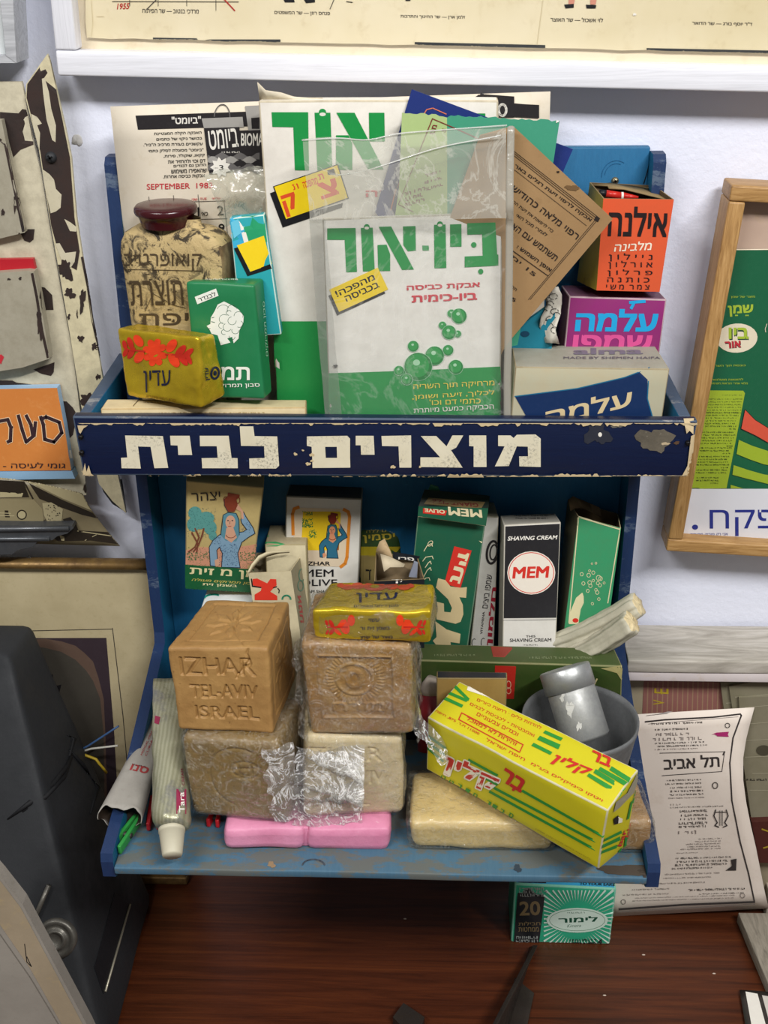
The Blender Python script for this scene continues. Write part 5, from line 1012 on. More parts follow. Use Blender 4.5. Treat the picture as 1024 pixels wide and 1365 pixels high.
gTC = sampler(raster(200, [uvline([(.50, 1), (.47, .8), (.52, .62), (.55, .4), (.72, .1), (.78, 0)], .008)]))
def disp1(f, u, v):
    if f == 'F': return -.0018*gF(u, v)-.0022*gC(u, v)
    if f == 'T':
        ins = 1 if (.14 < u < .86 and .14 < v < .9) else 0
        return -.0009*gT(u, v)-.0007*ins+.0012*gS(u, v)-.0012*gTC(u, v)
    if f == 'R': return -.0008*gT(v, u)+.0006*gS(u, v)
    return 0
b = MB(); b.hexa(BOXES['izhar1'], .0026, (N, 90, N), M_soap1, disp=disp1, lump=lambda p: noise.noise_vector(p*35)*.0009+noise.noise_vector(p*160)*.0003)
b.build('laundry_soap', label='brown laundry soap block engraved IZHAR TEL-AVIV ISRAEL on top of the left stack', cat='soap')
g2 = sampler(raster(200, [uvring(.55, .52, .30, .36, .02, 60, 250), uvring(.62, .62, .14, .10, .02), uvline([(.5, .62), (.78, .66)], .02), uvline([(.55, .5), (.55, .72)], .02), uvline([(.66, .5), (.68, .72)], .02), uvring(.62, .6, .07, .05, .015)]))
b = MB(); b.hexa(BOXES['izhar2'], .005, (80, 30, 80), M_soap2, disp=lambda f, u, v: -.0011*g2(u, v) if f == 'F' else 0, lump=lumps(.0012, 30, 2)); root = b.build('laundry_soap', label='olive brown soap block in cling wrap with a round stamp, bottom of the left stack', cat='soap')
def wrap(c8, grow, mat, amp, seed, n=34, fm=None, root=None, name='cling_wrap', up=True, label=None):
    c = [Vector(v) for v in c8]; m = sum(c, Vector())/8; c = [m+(v-m)*(1+grow/(v-m).length) for v in c]; zb = min(v.z for v in c8)+.0006
    zt_ = max(v.z for v in c8)-.0002
    for v in c: v.z = max(v.z, zb) if v.z < m.z else min(v.z, zt_+.0012)
    def lp(p):
        a = noise.noise_vector(p*55+Vector((seed, 0, 0)))*amp+noise.noise_vector(p*170+Vector((seed, 3, 0)))*amp*.5; return Vector((a.x, a.y, a.z*.12))
    b = MB(); b.hexa(c, .006, n, mat, fm=fm or {}, lump=lp); return b.build(name, root, label=label)
wrap(BOXES['izhar2'], .0022, M_wrap, .0011, 3, root=root)
b = MB(); c8 = BOXES['izhar2']; c = [Vector(v) for v in c8]
b.sheet([[c[5]*(1-v)+c[4]*v+(c[1]-c[5])*.16*(1-u)+Vector((.0035*u*2, -.004+.002*u, 0))+(c[7]-c[5])*.3*max(0, u-.6)-Vector((0, 0, .002))+Vector((.007*noise.noise(Vector((v*7, 2, 0)))*(1 if u < .3 else .3), 0, 0)) for u in [i/10 for i in range(11)]] for v in [j/24*.93 for j in range(25)]], M_wrapwhite, .00012, lump=lambda p: noise.noise_vector(p*120)*.0022); b.build('crumpled_wrap', root, label='crumpled film at the right edge')
# right stack
rays = []
for k in range(44):
    a = 2*math.pi*k/44; rays += uvline([(.47+.20*math.cos(a), .62+.20*math.sin(a)), (.47+.27*math.cos(a), .62+.27*math.sin(a))], .012)
gW = sampler(raster(220, [rays, uvring(.47, .62, .17, .17, .03), uvring(.47, .62, .06, .09, .05), uvline([(.14, .2), (.82, .2), (.82, .87), (.14, .87), (.14, .2)], .02), uvtext('מזרח', .24, .26, .74, .36, .02)]))
def disp3(f, u, v):
    if f != 'F': return 0
    return (-.0011 if (.14 < u < .82 and .2 < v < .87) else 0)+.0010*gW(u, v)
t = NT('two_tone_soap'); g = t.ramp(t.noise(24, 5, .7), BW(.38, .66)); t.base(t.mix(t.ramp(t.noise(90, 5, .7), [(.45, (0, 0, 0, 1)), (.75, (.7,)*3)]), t.mix(g, lin('#b08c58'), lin('#876035')), lin('#a87424'))); t.set(.4); t.bump(t.noise(120, 6, .75), .7, .0016)
b = MB(); b.hexa(BOXES['wrap1'], .003, (110, 24, 110), t.m, disp=disp3, lump=lumps(.0009, 40, 4)); root = b.build('laundry_soap', label='amber soap block with a sunburst stamp in cling wrap, below the gold soap', cat='soap'); wrap(BOXES['wrap1'], .0028, M_wrap, .0015, 8, root=root)
c = [Vector(v) for v in BOXES['wrap1']]
for k, (a, d, dx) in enumerate(((c[1], c[0], -1), (c[5], c[4], 1))):
    b = MB(); b.sheet([[a*(1-v*1.0)+d*v+Vector((dx*.0065*(.4+.6*math.sin(v*9+u*2)**2)*(1 if u < .5 else .4), -.003+.018*u, .004*(1-v)-.004)) for u in [i/9 for i in range(10)]] for v in [j/26 for j in range(27)]], M_wrap, .00012, lump=lambda p: noise.noise_vector(p*130)*.0026); b.build('crumpled_wrap', root)
b = MB(); P0 = at((546, 975), -.180); P = [[at((546+u*12+v*42+6*math.sin(v*7+u*3)*(u), 962+v*60-u*(26-18*v)), -.184-.012*v+.006*u) for u in [i/8 for i in range(9)]] for v in [j/20 for j in range(21)]]
b.sheet(P, M_wrapwhite, .00012, lump=lambda p: noise.noise_vector(p*110)*.0022); b.build('wrap_end', root, label='loose twisted end of the cling wrap')
gX = sampler(raster(220, [uvtext('IZHAR', -.02, .68, .78, .86, .012), uvtext('TEL-AVIV', .05, .40, .80, .56, .012), uvtext('ISRAEL', .1, .13, .66, .26, .012)]))
b = MB(); b.hexa(BOXES['wrap2'], .005, (110, 24, 110), M_soap4, disp=lambda f, u, v: -.0011*gX(u, v) if f == 'F' else 0, lump=lumps(.0012, 36, 6)); root = b.build('laundry_soap', label='pale beige soap block in crumpled cling wrap standing on the pink soap', cat='soap'); wrap(BOXES['wrap2'], .0030, M_wrap, .0016, 12, root=root)
c = [Vector(v) for v in BOXES['wrap2']]
b = MB(); b.sheet([[(c[1]*(1-v)+c[0]*v)*(1-u*.62)+(c[5]*(1-v)+c[4]*v)*u*(.62+.16*noise.noise(Vector((v*6, 1, 0))))+Vector((-.006+.004*u, -.0062-.0015*math.sin(u*3), -.004+.0024)) for u in [i/26 for i in range(27)]] for v in [j/30*.96+.03 for j in range(31)]], M_wrapwhite, .00012, lump=lambda p: noise.noise_vector(p*150)*.0022+noise.noise_vector(p*420)*.0008); b.build('crumpled_wrap', root, label='whitish crumpled film over the left half')
# gold soap on the stack
b = MB(); b.hexa([Vector(v)+Vector((0, 0, .0012)) for v in BOXES['gold2']], .0026, 26, M_foil, lump=lambda p: noise.noise_vector(p*50)*.0012+noise.noise_vector(p*190)*.0004); q = Q(340, 620, 2.844)
for sx, sy, sg in ((0, 0, 1), (0, 0, -1)):
    X = lambda x: x if sg > 0 else 915-x
    for x, y, rx, ry, rot, m in ((365, 588, 24, 34, 0, FO), (340, 612, 30, 46, -20 if sg > 0 else 20, FO), (330, 600, 14, 36, 50*sg, FO), (312, 630, 12, 34, -50*sg+90*0, FO), (290, 600, 12, 26, -30*sg, FD), (292, 630, 12, 24, 35*sg, FD), (272, 597, 9, 18, -20*sg, FD), (275, 632, 9, 16, 25*sg, FD)):
        b.ell(*q((X(x), y))[0], rx/2.844*.6, ry/2.844*.62, m, rot)
    b.line(q((X(275), 613), (X(350), 613)), 2.2, FD)
RF = ink('#a3452c', .35)
for x, y, rx, ry in ((455, 462, 45, 17), (390, 460, 24, 12), (350, 464, 24, 10), (325, 458, 14, 8), (520, 462, 24, 12), (565, 466, 24, 10), (590, 460, 14, 8)): b.ell(*q((x, y))[0], rx/2.844, ry/2.844, RF)
b.ell(*q((455, 462))[0], 6, 2.4, M_foil)
b.txt('עדין', q((385, 524))[0], q((542, 522))[0], 13, DKB, .012); b.txt('סבון ריחני והגערים', q((376, 544))[0], q((545, 542))[0], 3.6, DKB, .0)
b.txt('עשוי', q((432, 592))[0], q((472, 592))[0], 4.6, DKB, .01); b.txt('בשמן זית ור', q((400, 628))[0], q((512, 627))[0], 5.8, DKB, .01); b.txt('מוצר של שמן', q((400, 660))[0], q((522, 659))[0], 5.8, DKB, .01)
root = b.build('soap_bar', label='gold foil soap bar with red flowers on top of the plastic-wrapped stack', cat='soap')
c8 = [Vector(v) for v in BOXES['gold2']]; c8[1].z += 0
wrap([v+Vector((0, 0, .0014)) for v in c8], .0016, film_mat('thin_cling_wrap', .03, '#e6e0c8', .1, .8, 120), .0006, 20, root=root, n=24)
# pink double bar
c = [Vector(v) for v in BOXES['pink']]; mid = [c[i]+(c[i+4]-c[i])*.485 for i in range(4)]; mid2 = [c[i]+(c[i+4]-c[i])*.492 for i in range(4)]
b = MB(); b.hexa(c[:4]+mid, .0058, 14, M_pink, lump=lumps(.0012, 40)); b.hexa(mid2+c[4:], .0058, 14, M_pink, lump=lumps(.0008, 40)); b.box((mid[0].x-.002, mid[0].y+.004, -.2695), (mid2[0].x+.002, mid[2].y-.003, -.2535), .0005, M_pink); root = b.build('soap_bar', label='pink double soap bar lying under the two soap stacks', cat='soap')
# cream and tan soap under the yellow box
for nm, mt, lb, sd in (('beige', M_soap5, 'cream yellow soap block in cling wrap under the left half of the yellow box', 4), ('tan', M_soap6, 'tan soap block in cling wrap at the right side board under the yellow box', 9)):
    c = [Vector(v) for v in BOXES[nm]]
    if nm == 'beige':
        for i in (1, 3, 5, 7): c[i].z += .002
    b = MB(); b.hexa(c, .0062, 12, mt, lump=lumps(.0018, 38, sd)); root = b.build('soap_bar', label=lb, cat='soap'); wrap([v+Vector((0, 0, 0)) for v in c], .0034, film_mat('cling_wrap_'+nm, .02, '#f3ecd8', .12, .9, 120, 0, .2), .0007, sd, root=root, n=22)
# the yellow soap-flake box
c8 = [Vector(v) for v in BOXES['bar']]; P_Y = paper('#ccc222', .38, .12, 50, '#9c8a2a'); P_YE = paper('#c9c3a0', .6, .5)
b = MB(); b.hexa(c8, .001, 10, P_Y, edge=P_YE, lump=lumps(.0009, 26, 9)); q = Q(560, 850, 3.2); GS = ink('#2c8a36', .38); RS = ink('#c22c26', .38)
def band(P, w, m=GS): b.line(q(*P), w, m)
for P, w in ((((150, 212), (208, 268)), 3.8), (((122, 232), (196, 290)), 3.8), (((95, 254), (172, 296)), 3.8)): pass
for P in (((150, 200), (212, 262), (205, 272), (142, 212)), ((120, 228), (205, 265), (198, 276), (113, 239)), ((98, 248), (185, 288), (178, 300), (90, 260))): b.poly(q(*P), GS)
b.poly(q((207, 200), (320, 238), (312, 262), (200, 225)), ink('#ebe4d4')); b.txt('כשר', q((228, 222))[0], q((300, 246))[0], 5, RS, .02); b.txt('להדחת כלים · רחצת כיורים', q((242, 270))[0], q((515, 392))[0], 4.4, RS, .01); b.txt('ואמבטיות • לכביסת לבנים', q((212, 288))[0], q((485, 425))[0], 4.6, RS, .01); b.txt('ובגדים צבעוניים', q((240, 332))[0], q((415, 422))[0], 4.6, RS, .01)
b.line(q((178, 322), (440, 458), (425, 490), (165, 350)), 1.4, RS, True); b.txt('זהירות לא למאכל', q((196, 350))[0], q((410, 464))[0], 5.4, RS, .025); b.txt('חיפה ישראל', q((280, 440))[0], q((445, 528))[0], 4.4, RS, .01); b.txt('11000 ת.ד. 875, חיפה', q((65, 318))[0], q((250, 418))[0], 3.6, RS, .01); b.txt('ויטקו כימיקלים בע"מ', q((470, 545))[0], q((775, 705))[0], 5, RS, .02)
for P in (((535, 397), (610, 430), (600, 442), (525, 408)), ((512, 420), (600, 458), (590, 478), (500, 436)), ((485, 450), (565, 490), (556, 502), (475, 462))): b.poly(q(*P), GS)
for P in (((818, 550), (898, 600), (888, 618), (808, 566)), ((770, 553), (886, 618), (870, 632), (760, 566)), ((750, 562), (876, 640), (864, 655), (740, 578)), ((722, 580), (860, 660), (850, 680), (712, 592))): b.poly(q(*P), GS)
def logo(O, ux, uy, s_):
    T = lambda *pts: [(O[0]+ux[0]*x+uy[0]*y, O[1]+ux[1]*x+uy[1]*y) for x, y in pts]
    for m, w in ((ink('#efe6d0'), 7.5*s_), (RS, 4.4*s_)):
        b.line(T((0, 10), (5, 32)), w, m); b.line(T((13, 12), (16, 22)), w, m); b.line(T((38, 4), (28, 30), (22, 28)), w, m); b.line(T((24, 2), (40, 6)), w*.8, m)
        b.line(T((44, 20), (60, 20), (62, 30), (54, 36)), w, m); b.line(T((46, 26), (50, 46)), w, m)
        b.ell(*T((14, 34))[0], 1.6*s_, 1.6*s_, m)
# front panel
for y0, x0, xe in ((0, 30, 200), (24, 30, 170), (48, 30, 120)): pass
for (x0, y0), (x1, y1), w in (((28, 412), (110, 470), 4.2), ((28, 438), (105, 498), 4.2), ((28, 465), (100, 525), 3.6)): b.line(q((x0, y0), (x1, y1)), w*.8, GS)
for (x0, y0), (x1, y1) in (((210, 520), (330, 585)), ((440, 652), (780, 845)), ((320, 640), (778, 882)), ((300, 655), (772, 915)), ((215, 560), (330, 625))): b.line(q((x0, y0), (x1, y1)), 3.4, GS)
LW = ink('#ede6d2', .4)
L0, L1 = q((92, 572))[0], q((318, 672))[0]
for k in range(10):
    dx, dy = 1.9*math.cos(k*math.pi/5), 1.9*math.sin(k*math.pi/5); b.txt('קלין', (L0[0]+dx, L0[1]+dy), (L1[0]+dx, L1[1]+dy), 27, LW, .045, up=(.33, -.94)); b.nlay -= 1
b.nlay += 1; b.txt('קלין', L0, L1, 27, RS, .045, up=(.33, -.94))
b.txt('בר', q((336, 600))[0], q((430, 660))[0], 18, RS, .06); b.ell(*q((400, 646))[0], 1.8, 1.8, RS)
b.txt('סבון סינטט', q((92, 600))[0], q((400, 765))[0], 5.4, GS, .02) if 0 else None
for ch, x, y in zip('טטניס', (95, 130, 165, 200, 232), (590, 610, 625, 645, 665)): b.txt(ch, q((x-8, y+8))[0], q((x+10, y+18))[0], 5.4, GS, .02)
for ch, x, y in zip('ןובס', (290, 315, 348, 385), (700, 715, 735, 752)): b.txt(ch, q((x-8, y+6))[0], q((x+10, y+16))[0], 5.6, GS, .02)
b.txt('להדחת כלים ולכביסה 1000', q((495, 815))[0], q((728, 945))[0], 1.8, ink('#9a8d2a'), 0)
# logo on top panel
b.txt('קלין', q((545, 535))[0], q((700, 598))[0], 19, RS, .045, up=(.75, -.66))
b.txt('בר', q((722, 520))[0], q((808, 556))[0], 13, RS, .05)
# right end panel
for P in (((785, 855), (855, 820), (858, 832), (780, 868)), ((778, 880), (850, 845), (850, 862), (775, 895)), ((775, 905), (838, 880), (835, 895), (772, 918))): b.poly(q(*P), GS)
for P in (((895, 700), (905, 690), (888, 770), (878, 775)), ((915, 650), (925, 645), (912, 700), (902, 705)), ((905, 820), (915, 810), (895, 880), (885, 890)), ((845, 905), (860, 890), (845, 925), (832, 940)), ((885, 850), (875, 890), (862, 920), (872, 850))): b.poly(q(*P), GS)
b.txt('bar', q((856, 888))[0], q((880, 818))[0], 5, RS, .04, up=(-1, -.1)); b.txt('kleen', q((890, 850))[0], q((920, 730))[0], 5, RS, .04, up=(-1, -.1))
b.poly(q((921, 580), (928, 596), (908, 660), (848, 722), (822, 742), (832, 700), (880, 660)), ink('#98937f')); b.poly(q((822, 770), (840, 755), (850, 770), (842, 790), (825, 795)), K) ; b.poly(q((838, 760), (860, 770), (858, 785), (840, 790)), LW)
b.build('soap_box', label='bright yellow box with green stripes and red lettering lying askew at the lower right', cat='box')

# ---- metal bowl and can
bc = atz((774, 958), -.205); rb = (at((853, 950), bc.y).x-at((694, 950), bc.y).x)/2*.985; zb = FZ
sh0 = Vector((bc.x, bc.y, zb)); kz = (-.2035-zb)/.0535
b = MB(); prof = [(0, .001), (rb*.55, .001), (rb*.72, .004), (rb*.88, .028), (rb*.96, .045), (rb*1.0, .0505), (rb*1.0, .0535), (rb*.97, .0535), (rb*.93, .050), (rb*.84, .030), (rb*.68, .008), (0, .005)]
b.lathe([(r_, z*kz) for r_, z in prof], M_zinc, sh0, n=56, lump=lumps(.0005, 40)); b.build('metal_bowl', label='dull grey metal bowl behind the yellow box', cat='bowl')
P1 = Vector((at((783, 990), bc.y-.012).x, bc.y-.010, zb+.012)); d_ = at((752, 886), bc.y-.006)
P1 = at((782, 986), bc.y-.006); P2 = at((752, 890), bc.y+.022); axv = (P2-P1); Lc = axv.length; rc = .0172
t = metal_mat('oxidised_aluminium', '#b0b1ae', '#7d8081', .5, .5, 30, .5)
can = thing('metal_can', P1, 'small aluminium can with a lid leaning in the grey bowl', 'can')
b = MB(); b.lathe([(0, 0), (rc*.9, 0), (rc, .002), (rc, Lc*.68), (rc*.98, Lc*.70)], t, P1, axv, 44, capend=False); b.poly(blob(760, 945, 4, 12, 3, rough=.5), ink('#c6c6c0')); b.poly(blob(750, 930, 3, 5, 5, rough=.5), ink('#c6c6c0')); b.poly(blob(772, 968, 3, 6, 7, rough=.5), ink('#c6c6c0')); b.build('can_body', can)
b = MB(); b.lathe([(rc*1.0, Lc*.69), (rc*1.07, Lc*.695), (rc*1.07, Lc*.975), (rc*1.03, Lc*.995), (rc*.98, Lc), (rc*.93, Lc*.99), (0, Lc*.988)], metal_mat('lid_aluminium', '#b4b6b5', '#9a9d9d', .4, .7, 60), P1, axv, 44); b.build('lid', can, label='aluminium lid')

# ---- tubes and pegs on the left
# aluminium tube: flat crimp at top, round shoulder, cap
tb_ = thing('toothpaste_tube', at((232, 1143), -.215), 'crumpled metal toothpaste tube with a cream ribbed cap, left of the soap stacks', 'tube')
ptop = at((225, 905), -.122); pbot = at((229, 1102), -.222); t = NT('striped_old_tube'); v = t.tc((1, 1, 1)); wv = t.n('ShaderNodeTexWave', Scale=110, Distortion=1.5); wv.bands_direction = 'X'; t.l(v, wv.inputs['Vector']); g = t.mix(t.ramp(wv.outputs['Fac'], BW(.2, .8)), lin('#9b9a7e'), lin('#adab90')); g = t.mix(t.ramp(t.noise(35, 5, .7), BW(.5, .68)), g, lin('#77777a')); t.base(g); t.set(.35, .45); t.bump(t.noise(60, 5, .7), .6, .0015)
V = []; F = []; n = 40; m = 30; axv = pbot-ptop
for i in range(m+1):
    s_ = i/m; c = ptop+axv*s_+Vector((0, 0, .002*math.sin(s_*6))); w = .0115+.002*s_; th = .0012+.0115*min(1, s_*1.25)**1.2
    if i >= m-1: w *= (.96 if i == m-1 else .80); th *= (.96 if i == m-1 else .80)
    up = Vector((0, -.45, .89)); sd = Vector((1, .02, 0))
    for k in range(n): a = 2*math.pi*k/n; p = c+sd*math.cos(a)*w+up*math.sin(a)*th; p += noise.noise_vector(p*90)*.0009; V.append(p)
for i in range(m):
    for k in range(n): F.append((i*n+k, i*n+(k+1) % n, (i+1)*n+(k+1) % n, (i+1)*n+k))
F += [tuple(range(n))[::-1], tuple(m*n+k for k in range(n))]
b = MB(); b.add(V, F, t.m); b.poly([(235, 1052), (248, 1052), (248, 1085), (235, 1085)], ink('#8e2547')); b.txt('Tara', (246, 1083), (245, 1056), 7, WH, .02, up=(-1, 0)); b.txt('CREAM', (246, 1047), (244, 1025), 3.4, ink('#7c2640'), .01, up=(-1, 0)); b.poly([(207, 954), (214, 956), (212, 966), (206, 964)], ink('#8e2547')); b.build('tube_body', tb_)
cp = pbot+axv.normalized()*.001; an = axv.normalized()
b = MB(); rr = .0088; cap = [(rr*1.02, 0), (rr*1.02, .003), (rr*.98, .003), (rr*.76, .0185), (rr*.70, .0195), (0, .0195)]; V = []; b.lathe([(rr*.7, -.001)]+cap, ink('#c3bda6', .5), cp, an, 48, mf=None)
for i in range(2*0): pass
b.build('cap', tb_, label='ribbed cream screw cap')
b = None
# rolled printed tube (open end)
rt = thing('rolled_tube', at((165, 1095), -.195), 'flattened grey metal tube with ragged open end beside the left side board', 'tube')
p0, p1 = at((213, 955), -.090), at((160, 1090), -.199); axv = p1-p0; V = []; F = []; n = 44; m = 30; t2 = aged_paper('grey_printed_tube', '#a7a39b', '#8e8a82', 20, '#6a665f')
for lay in (0, 1):
    for i in range(m+1):
        s_ = i/m; c = p0+axv*s_; w = .0075+.0085*s_-(.0006 if lay else 0); th = .0028+.0082*s_-(.0006 if lay else 0); sd = (Vector((1, 0, 0))-axv.normalized()*axv.normalized().x).normalized(); up = sd.cross(axv.normalized()).normalized()
        for k in range(n):
            a = 2*math.pi*k/n; p = c+sd*math.cos(a)*w+up*math.sin(a)*th*(1+.12*math.sin(3*a+s_*3))
            if i == m: p += axv.normalized()*(.0016*math.sin(4*a+1)+.0009*math.sin(9*a))
            V.append(p)
o_ = (m+1)*n; ms = []; inn = ink('#2b221a', .5)
for i in range(m):
    for k in range(n): F.append((i*n+k, i*n+(k+1) % n, (i+1)*n+(k+1) % n, (i+1)*n+k)); ms.append(t2); F.append((o_+i*n+k, o_+(i+1)*n+k, o_+(i+1)*n+(k+1) % n, o_+i*n+(k+1) % n)); ms.append(inn)
for k in range(n): F.append((m*n+k, m*n+(k+1) % n, o_+m*n+(k+1) % n, o_+m*n+k)); ms.append(t2); F.append((k, o_+k, o_+(k+1) % n, (k+1) % n)); ms.append(t2)
F.append([o_+(m-3)*n+k for k in range(n)]); ms.append(inn)  # dark disc set inside the mouth, stands in for shade within the tube
b = MB(); b.add(V, F, ms); q = Q(130, 880, 4.707); RT = ink('#9c3a3a')
b.txt('סנו', q((200, 690))[0], q((310, 715))[0], 9, RT, .04, up=(.45, -.9)); b.tiny(*q((215, 645))[0], *q((305, 665))[0], INKB, 1, 2.4, 3, .2); b.txt('MEDICAL CREAM', q((280, 600))[0], q((355, 430))[0], 2.6, RT, .01, up=(-.9, -.4)); b.txt('CURIA A', q((308, 605))[0], q((362, 470))[0], 2.8, RT, .01, up=(-.9, -.4)); b.build('tube_body', rt)
for i, (x, y) in enumerate(((148, 1092), (158, 1096), (170, 1094))):
    b = MB(); e = at((x, y), -.197); b.sheet([[e+Vector((.0012*j, .004*i2, .0015*math.sin(i2*2+i))) for j in range(2)] for i2 in range(6)], M_brass, .0003); b.build('bristle', rt) if 0 else None
def peg(pa, pb, za, zb2, col, lb):
    A_, B_ = atz(pa, za), atz(pb, zb2); d = B_-A_; L = d.length; ux = d.normalized(); uy = Vector((0, 0, 1)).cross(ux).normalized(); m = ink(col, .3)
    root = thing('clothes_peg', (A_+B_)/2, lb, 'clothes peg')
    for s_ in (-1, 1):
        b = MB(); cc = []
        for i in (0, 1):
            for j in (0, 1):
                for k in (0, 1): cc.append(A_+ux*(L*i)+uy*(s_*.0016+(j-.5)*.0028+(s_*.0018*(1-i)))+Vector((0, 0, .0005+.007*k)))
        b.hexa(cc, .0008, 3, m); b.build('peg_half', root)
    b = MB(); c = A_+ux*L*.45+Vector((0, 0, .004)); b.lathe([(.0019, -.0045), (.0022, -.003), (.0019, -.0015), (.0022, 0), (.0019, .0015), (.0022, .003), (.0019, .0045)], M_steel, c, uy, 14, capend=True); b.build('spring', root)
peg((154, 1138), (186, 1095), FZ, FZ, '#2f8a3f', 'green plastic clothes peg at the left front corner of the lower shelf')
peg((205, 1108), (207, 1070), FZ, FZ, '#b3202a', 'red plastic clothes peg showing between the two metal tubes')
peg((284, 1104), (292, 1085), FZ, FZ, '#c4222a', 'red plastic clothes peg tucked under the left soap stack')

# ================================================================ WALL PICTURES
def grow_y(p, y): return p
# white framed poster above
pf = thing('framed_poster', (0.1, -.01, .20), 'large white framed yellowed poster with Hebrew captions hanging above the shelf', 'picture')
pf_tilt = -.030
iBL, iBR, oBL, oBR = at((102, 68), -.018), at((1024, 90), -.018), at((77, 101), -.018), at((1024, 123.5), -.018)
ux = (oBR-oBL).normalized(); uz = Vector((-ux.z, 0, ux.x)); Wd, Ht = .62, .34; fw = (iBL-oBL).dot(uz)
fx = (iBL-oBL).dot(ux)
def fr(x, z, y): return oBL+ux*x+uz*z+Vector((0, y, 0))
def frail(x0, z0, x1, z1, y0, y1, m, nm, par, **kw):
    c8 = [fr(x, z, y) for x in (x0, x1) for y in (y0, y1) for z in (z0, z1)]; return MB().hexa(c8, .0015, 3, m).build(nm, par, **kw)
M_white_frv = wood_mat('white_painted_upright', '#d9dae0', '#e8e9f0', '#eff0f6', .4, (30, 30, 1), 8)
frail(0, 0, Wd, fw, 0, .024, M_white_fr, 'frame_rail', pf); frail(0, Ht, Wd, Ht+fw, 0, .024, M_white_fr, 'frame_rail', pf)
frail(0, fw+.0003, fx, Ht-.0003, 0, .024, M_white_frv, 'frame_rail', pf); frail(Wd-fx, fw+.0003, Wd, Ht-.0003, 0, .024, M_white_frv, 'frame_rail', pf)
c8 = [fr(x, z, y) for x in (fx-.002, Wd-fx+.002) for y in (.014, .018) for z in (fw-.002, Ht+.002)]; MB().hexa(c8, .0005, 2, M_mount).build('mount', pf)
b = MB(); Y_ = oBL.y+.0115; r = random.Random(8); bot = [(116+i*31, 50.5+(i*31)*.0225+r.uniform(-.8, .8)) for i in range(34)]
b.slab([(112, -330), (1180, -330)]+[(x, y) for x, y in bot[::-1]]+[(114, 30)], Y_, .0008, M_poster); b.lift = .0002
q = Q(0, 0, 2.844); DKI = ink('#37393a')
b.poly([(204, 50), (262, 51), (266, 54.5), (280, 52.5), (374, 52.5), (374, 57), (204, 54.5)], DKI); b.poly([(553, 56), (727, 60), (727, 64), (553, 60.5)], DKI); b.poly([(862, 64), (1060, 68), (1060, 73), (862, 68.5)], DKI)
b.txt('1955', (156, 12.5), (173, 12), 8, ink('#b2362e'), .03, shear=.2); BI = ink('#4a443c')
b.txt('מרדכי בנטוב — שר הפיתוח', (190, 17), (265, 18), 5.4, BI, .02); b.txt('פנחס רוזן — שר המשפטים', (366, 20), (440, 21.5), 5.6, BI, .02); b.txt('זלמן ארן — שר החינוך והתרבות', (534, 24.5), (620, 26), 5.6, BI, .02); b.txt('לוי אשכול — שר האוצר', (734, 28.5), (804, 29.5), 5.8, BI, .02); b.txt('ד"ר יוסף בורג — שר הדואר', (923, 34), (1003, 35.5), 5.8, BI, .02)
b.line([(150, 2), (318, 2.5)], 1, BI); b.line([(173, 0), (173, 8)], .8, BI); b.line([(211, 0), (211, 8)], .7, BI); b.line([(249, 0), (249, 8)], .7, BI); b.line([(288, 0), (288, 14)], .7, BI); b.line([(210, -2), (196, 12)], 1.2, BI); b.line([(298, -2), (313, 14)], 1.8, ink('#b2362e'))
b.poly([(378, -1), (392, -1), (393, 3), (380, 3)], K); b.poly([(405, -1), (420, -1), (420, 3), (408, 4)], K); b.line([(446, -2), (440, 12)], .9, K); b.line([(462, 2), (470, 3)], 1, K)
for x in (758, 787): b.poly([(x, -4), (x+9, -4), (x+7, 6), (x, 6)], ink('#d08d78'))
b.poly([(752, 6), (765, 5), (765, 10), (754, 11)], K); b.poly([(781, 6), (795, 7), (794, 11), (782, 11)], K); b.poly([(540, -2), (548, -2), (547, 1), (541, 1)], K)
b.line([(129, 22), (139, 22)], .5, ink('#b7a478')); b.poly(blob(846, 19, 2, 2, 4), WH)
b.line([(122, 0), (124, 30), (122, 49)], .5, ink('#cbbb92')); b.line([(724, 0), (716, 60)], .5, ink('#cdbf98')); b.build('poster', pf)
t = NT('picture_glass'); trn = t.n('ShaderNodeBsdfTransparent'); gl = t.n('ShaderNodeBsdfGlossy', Roughness=.03); mx = t.n('ShaderNodeMixShader'); mx.inputs[0].default_value = .02; t.l(trn.outputs[0], mx.inputs[1]); t.l(gl.outputs[0], mx.inputs[2]); t.l(mx.outputs[0], t.out.inputs[0]); M_glass = t.m
c8 = [fr(x, z, y) for x in (fx-.001, Wd-fx+.001) for y in (.0075, .009) for z in (fw-.001, Ht+.001)]; MB().hexa(c8, .0003, 1, M_glass).build('glass_pane', pf)
# corner of a second white frame, top left
sf = thing('framed_picture', (-.33, -.01, .215), 'grey white picture frame corner at the top left edge of the photo', 'picture')
M_gw = wood_mat('grey_white_frame', '#9a9ca0', '#b9bbbf', '#c8cace', .5, (1, 20, 20), 6)
o0 = at((22, 84), -.022); o1 = at((-260, 84), -.022); tp = at((10, -120), -.022)
b = MB(); b.slab([(22, 84), (-260, 84), (-260, 74), (8, 74)], -.024, .026, M_gw); b.build('frame_rail', sf)
b = MB(); b.slab([(22, 84), (8, 74), (-14, -130), (10, -130)], -.0245, .0265, M_gw); b.build('frame_rail', sf)
b = MB(); b.slab([(8, 76), (-14, -130), (-260, -130), (-260, 76)], -.016, .003, paper('#dfe5e6', .4, .1)); b.build('mount', sf)
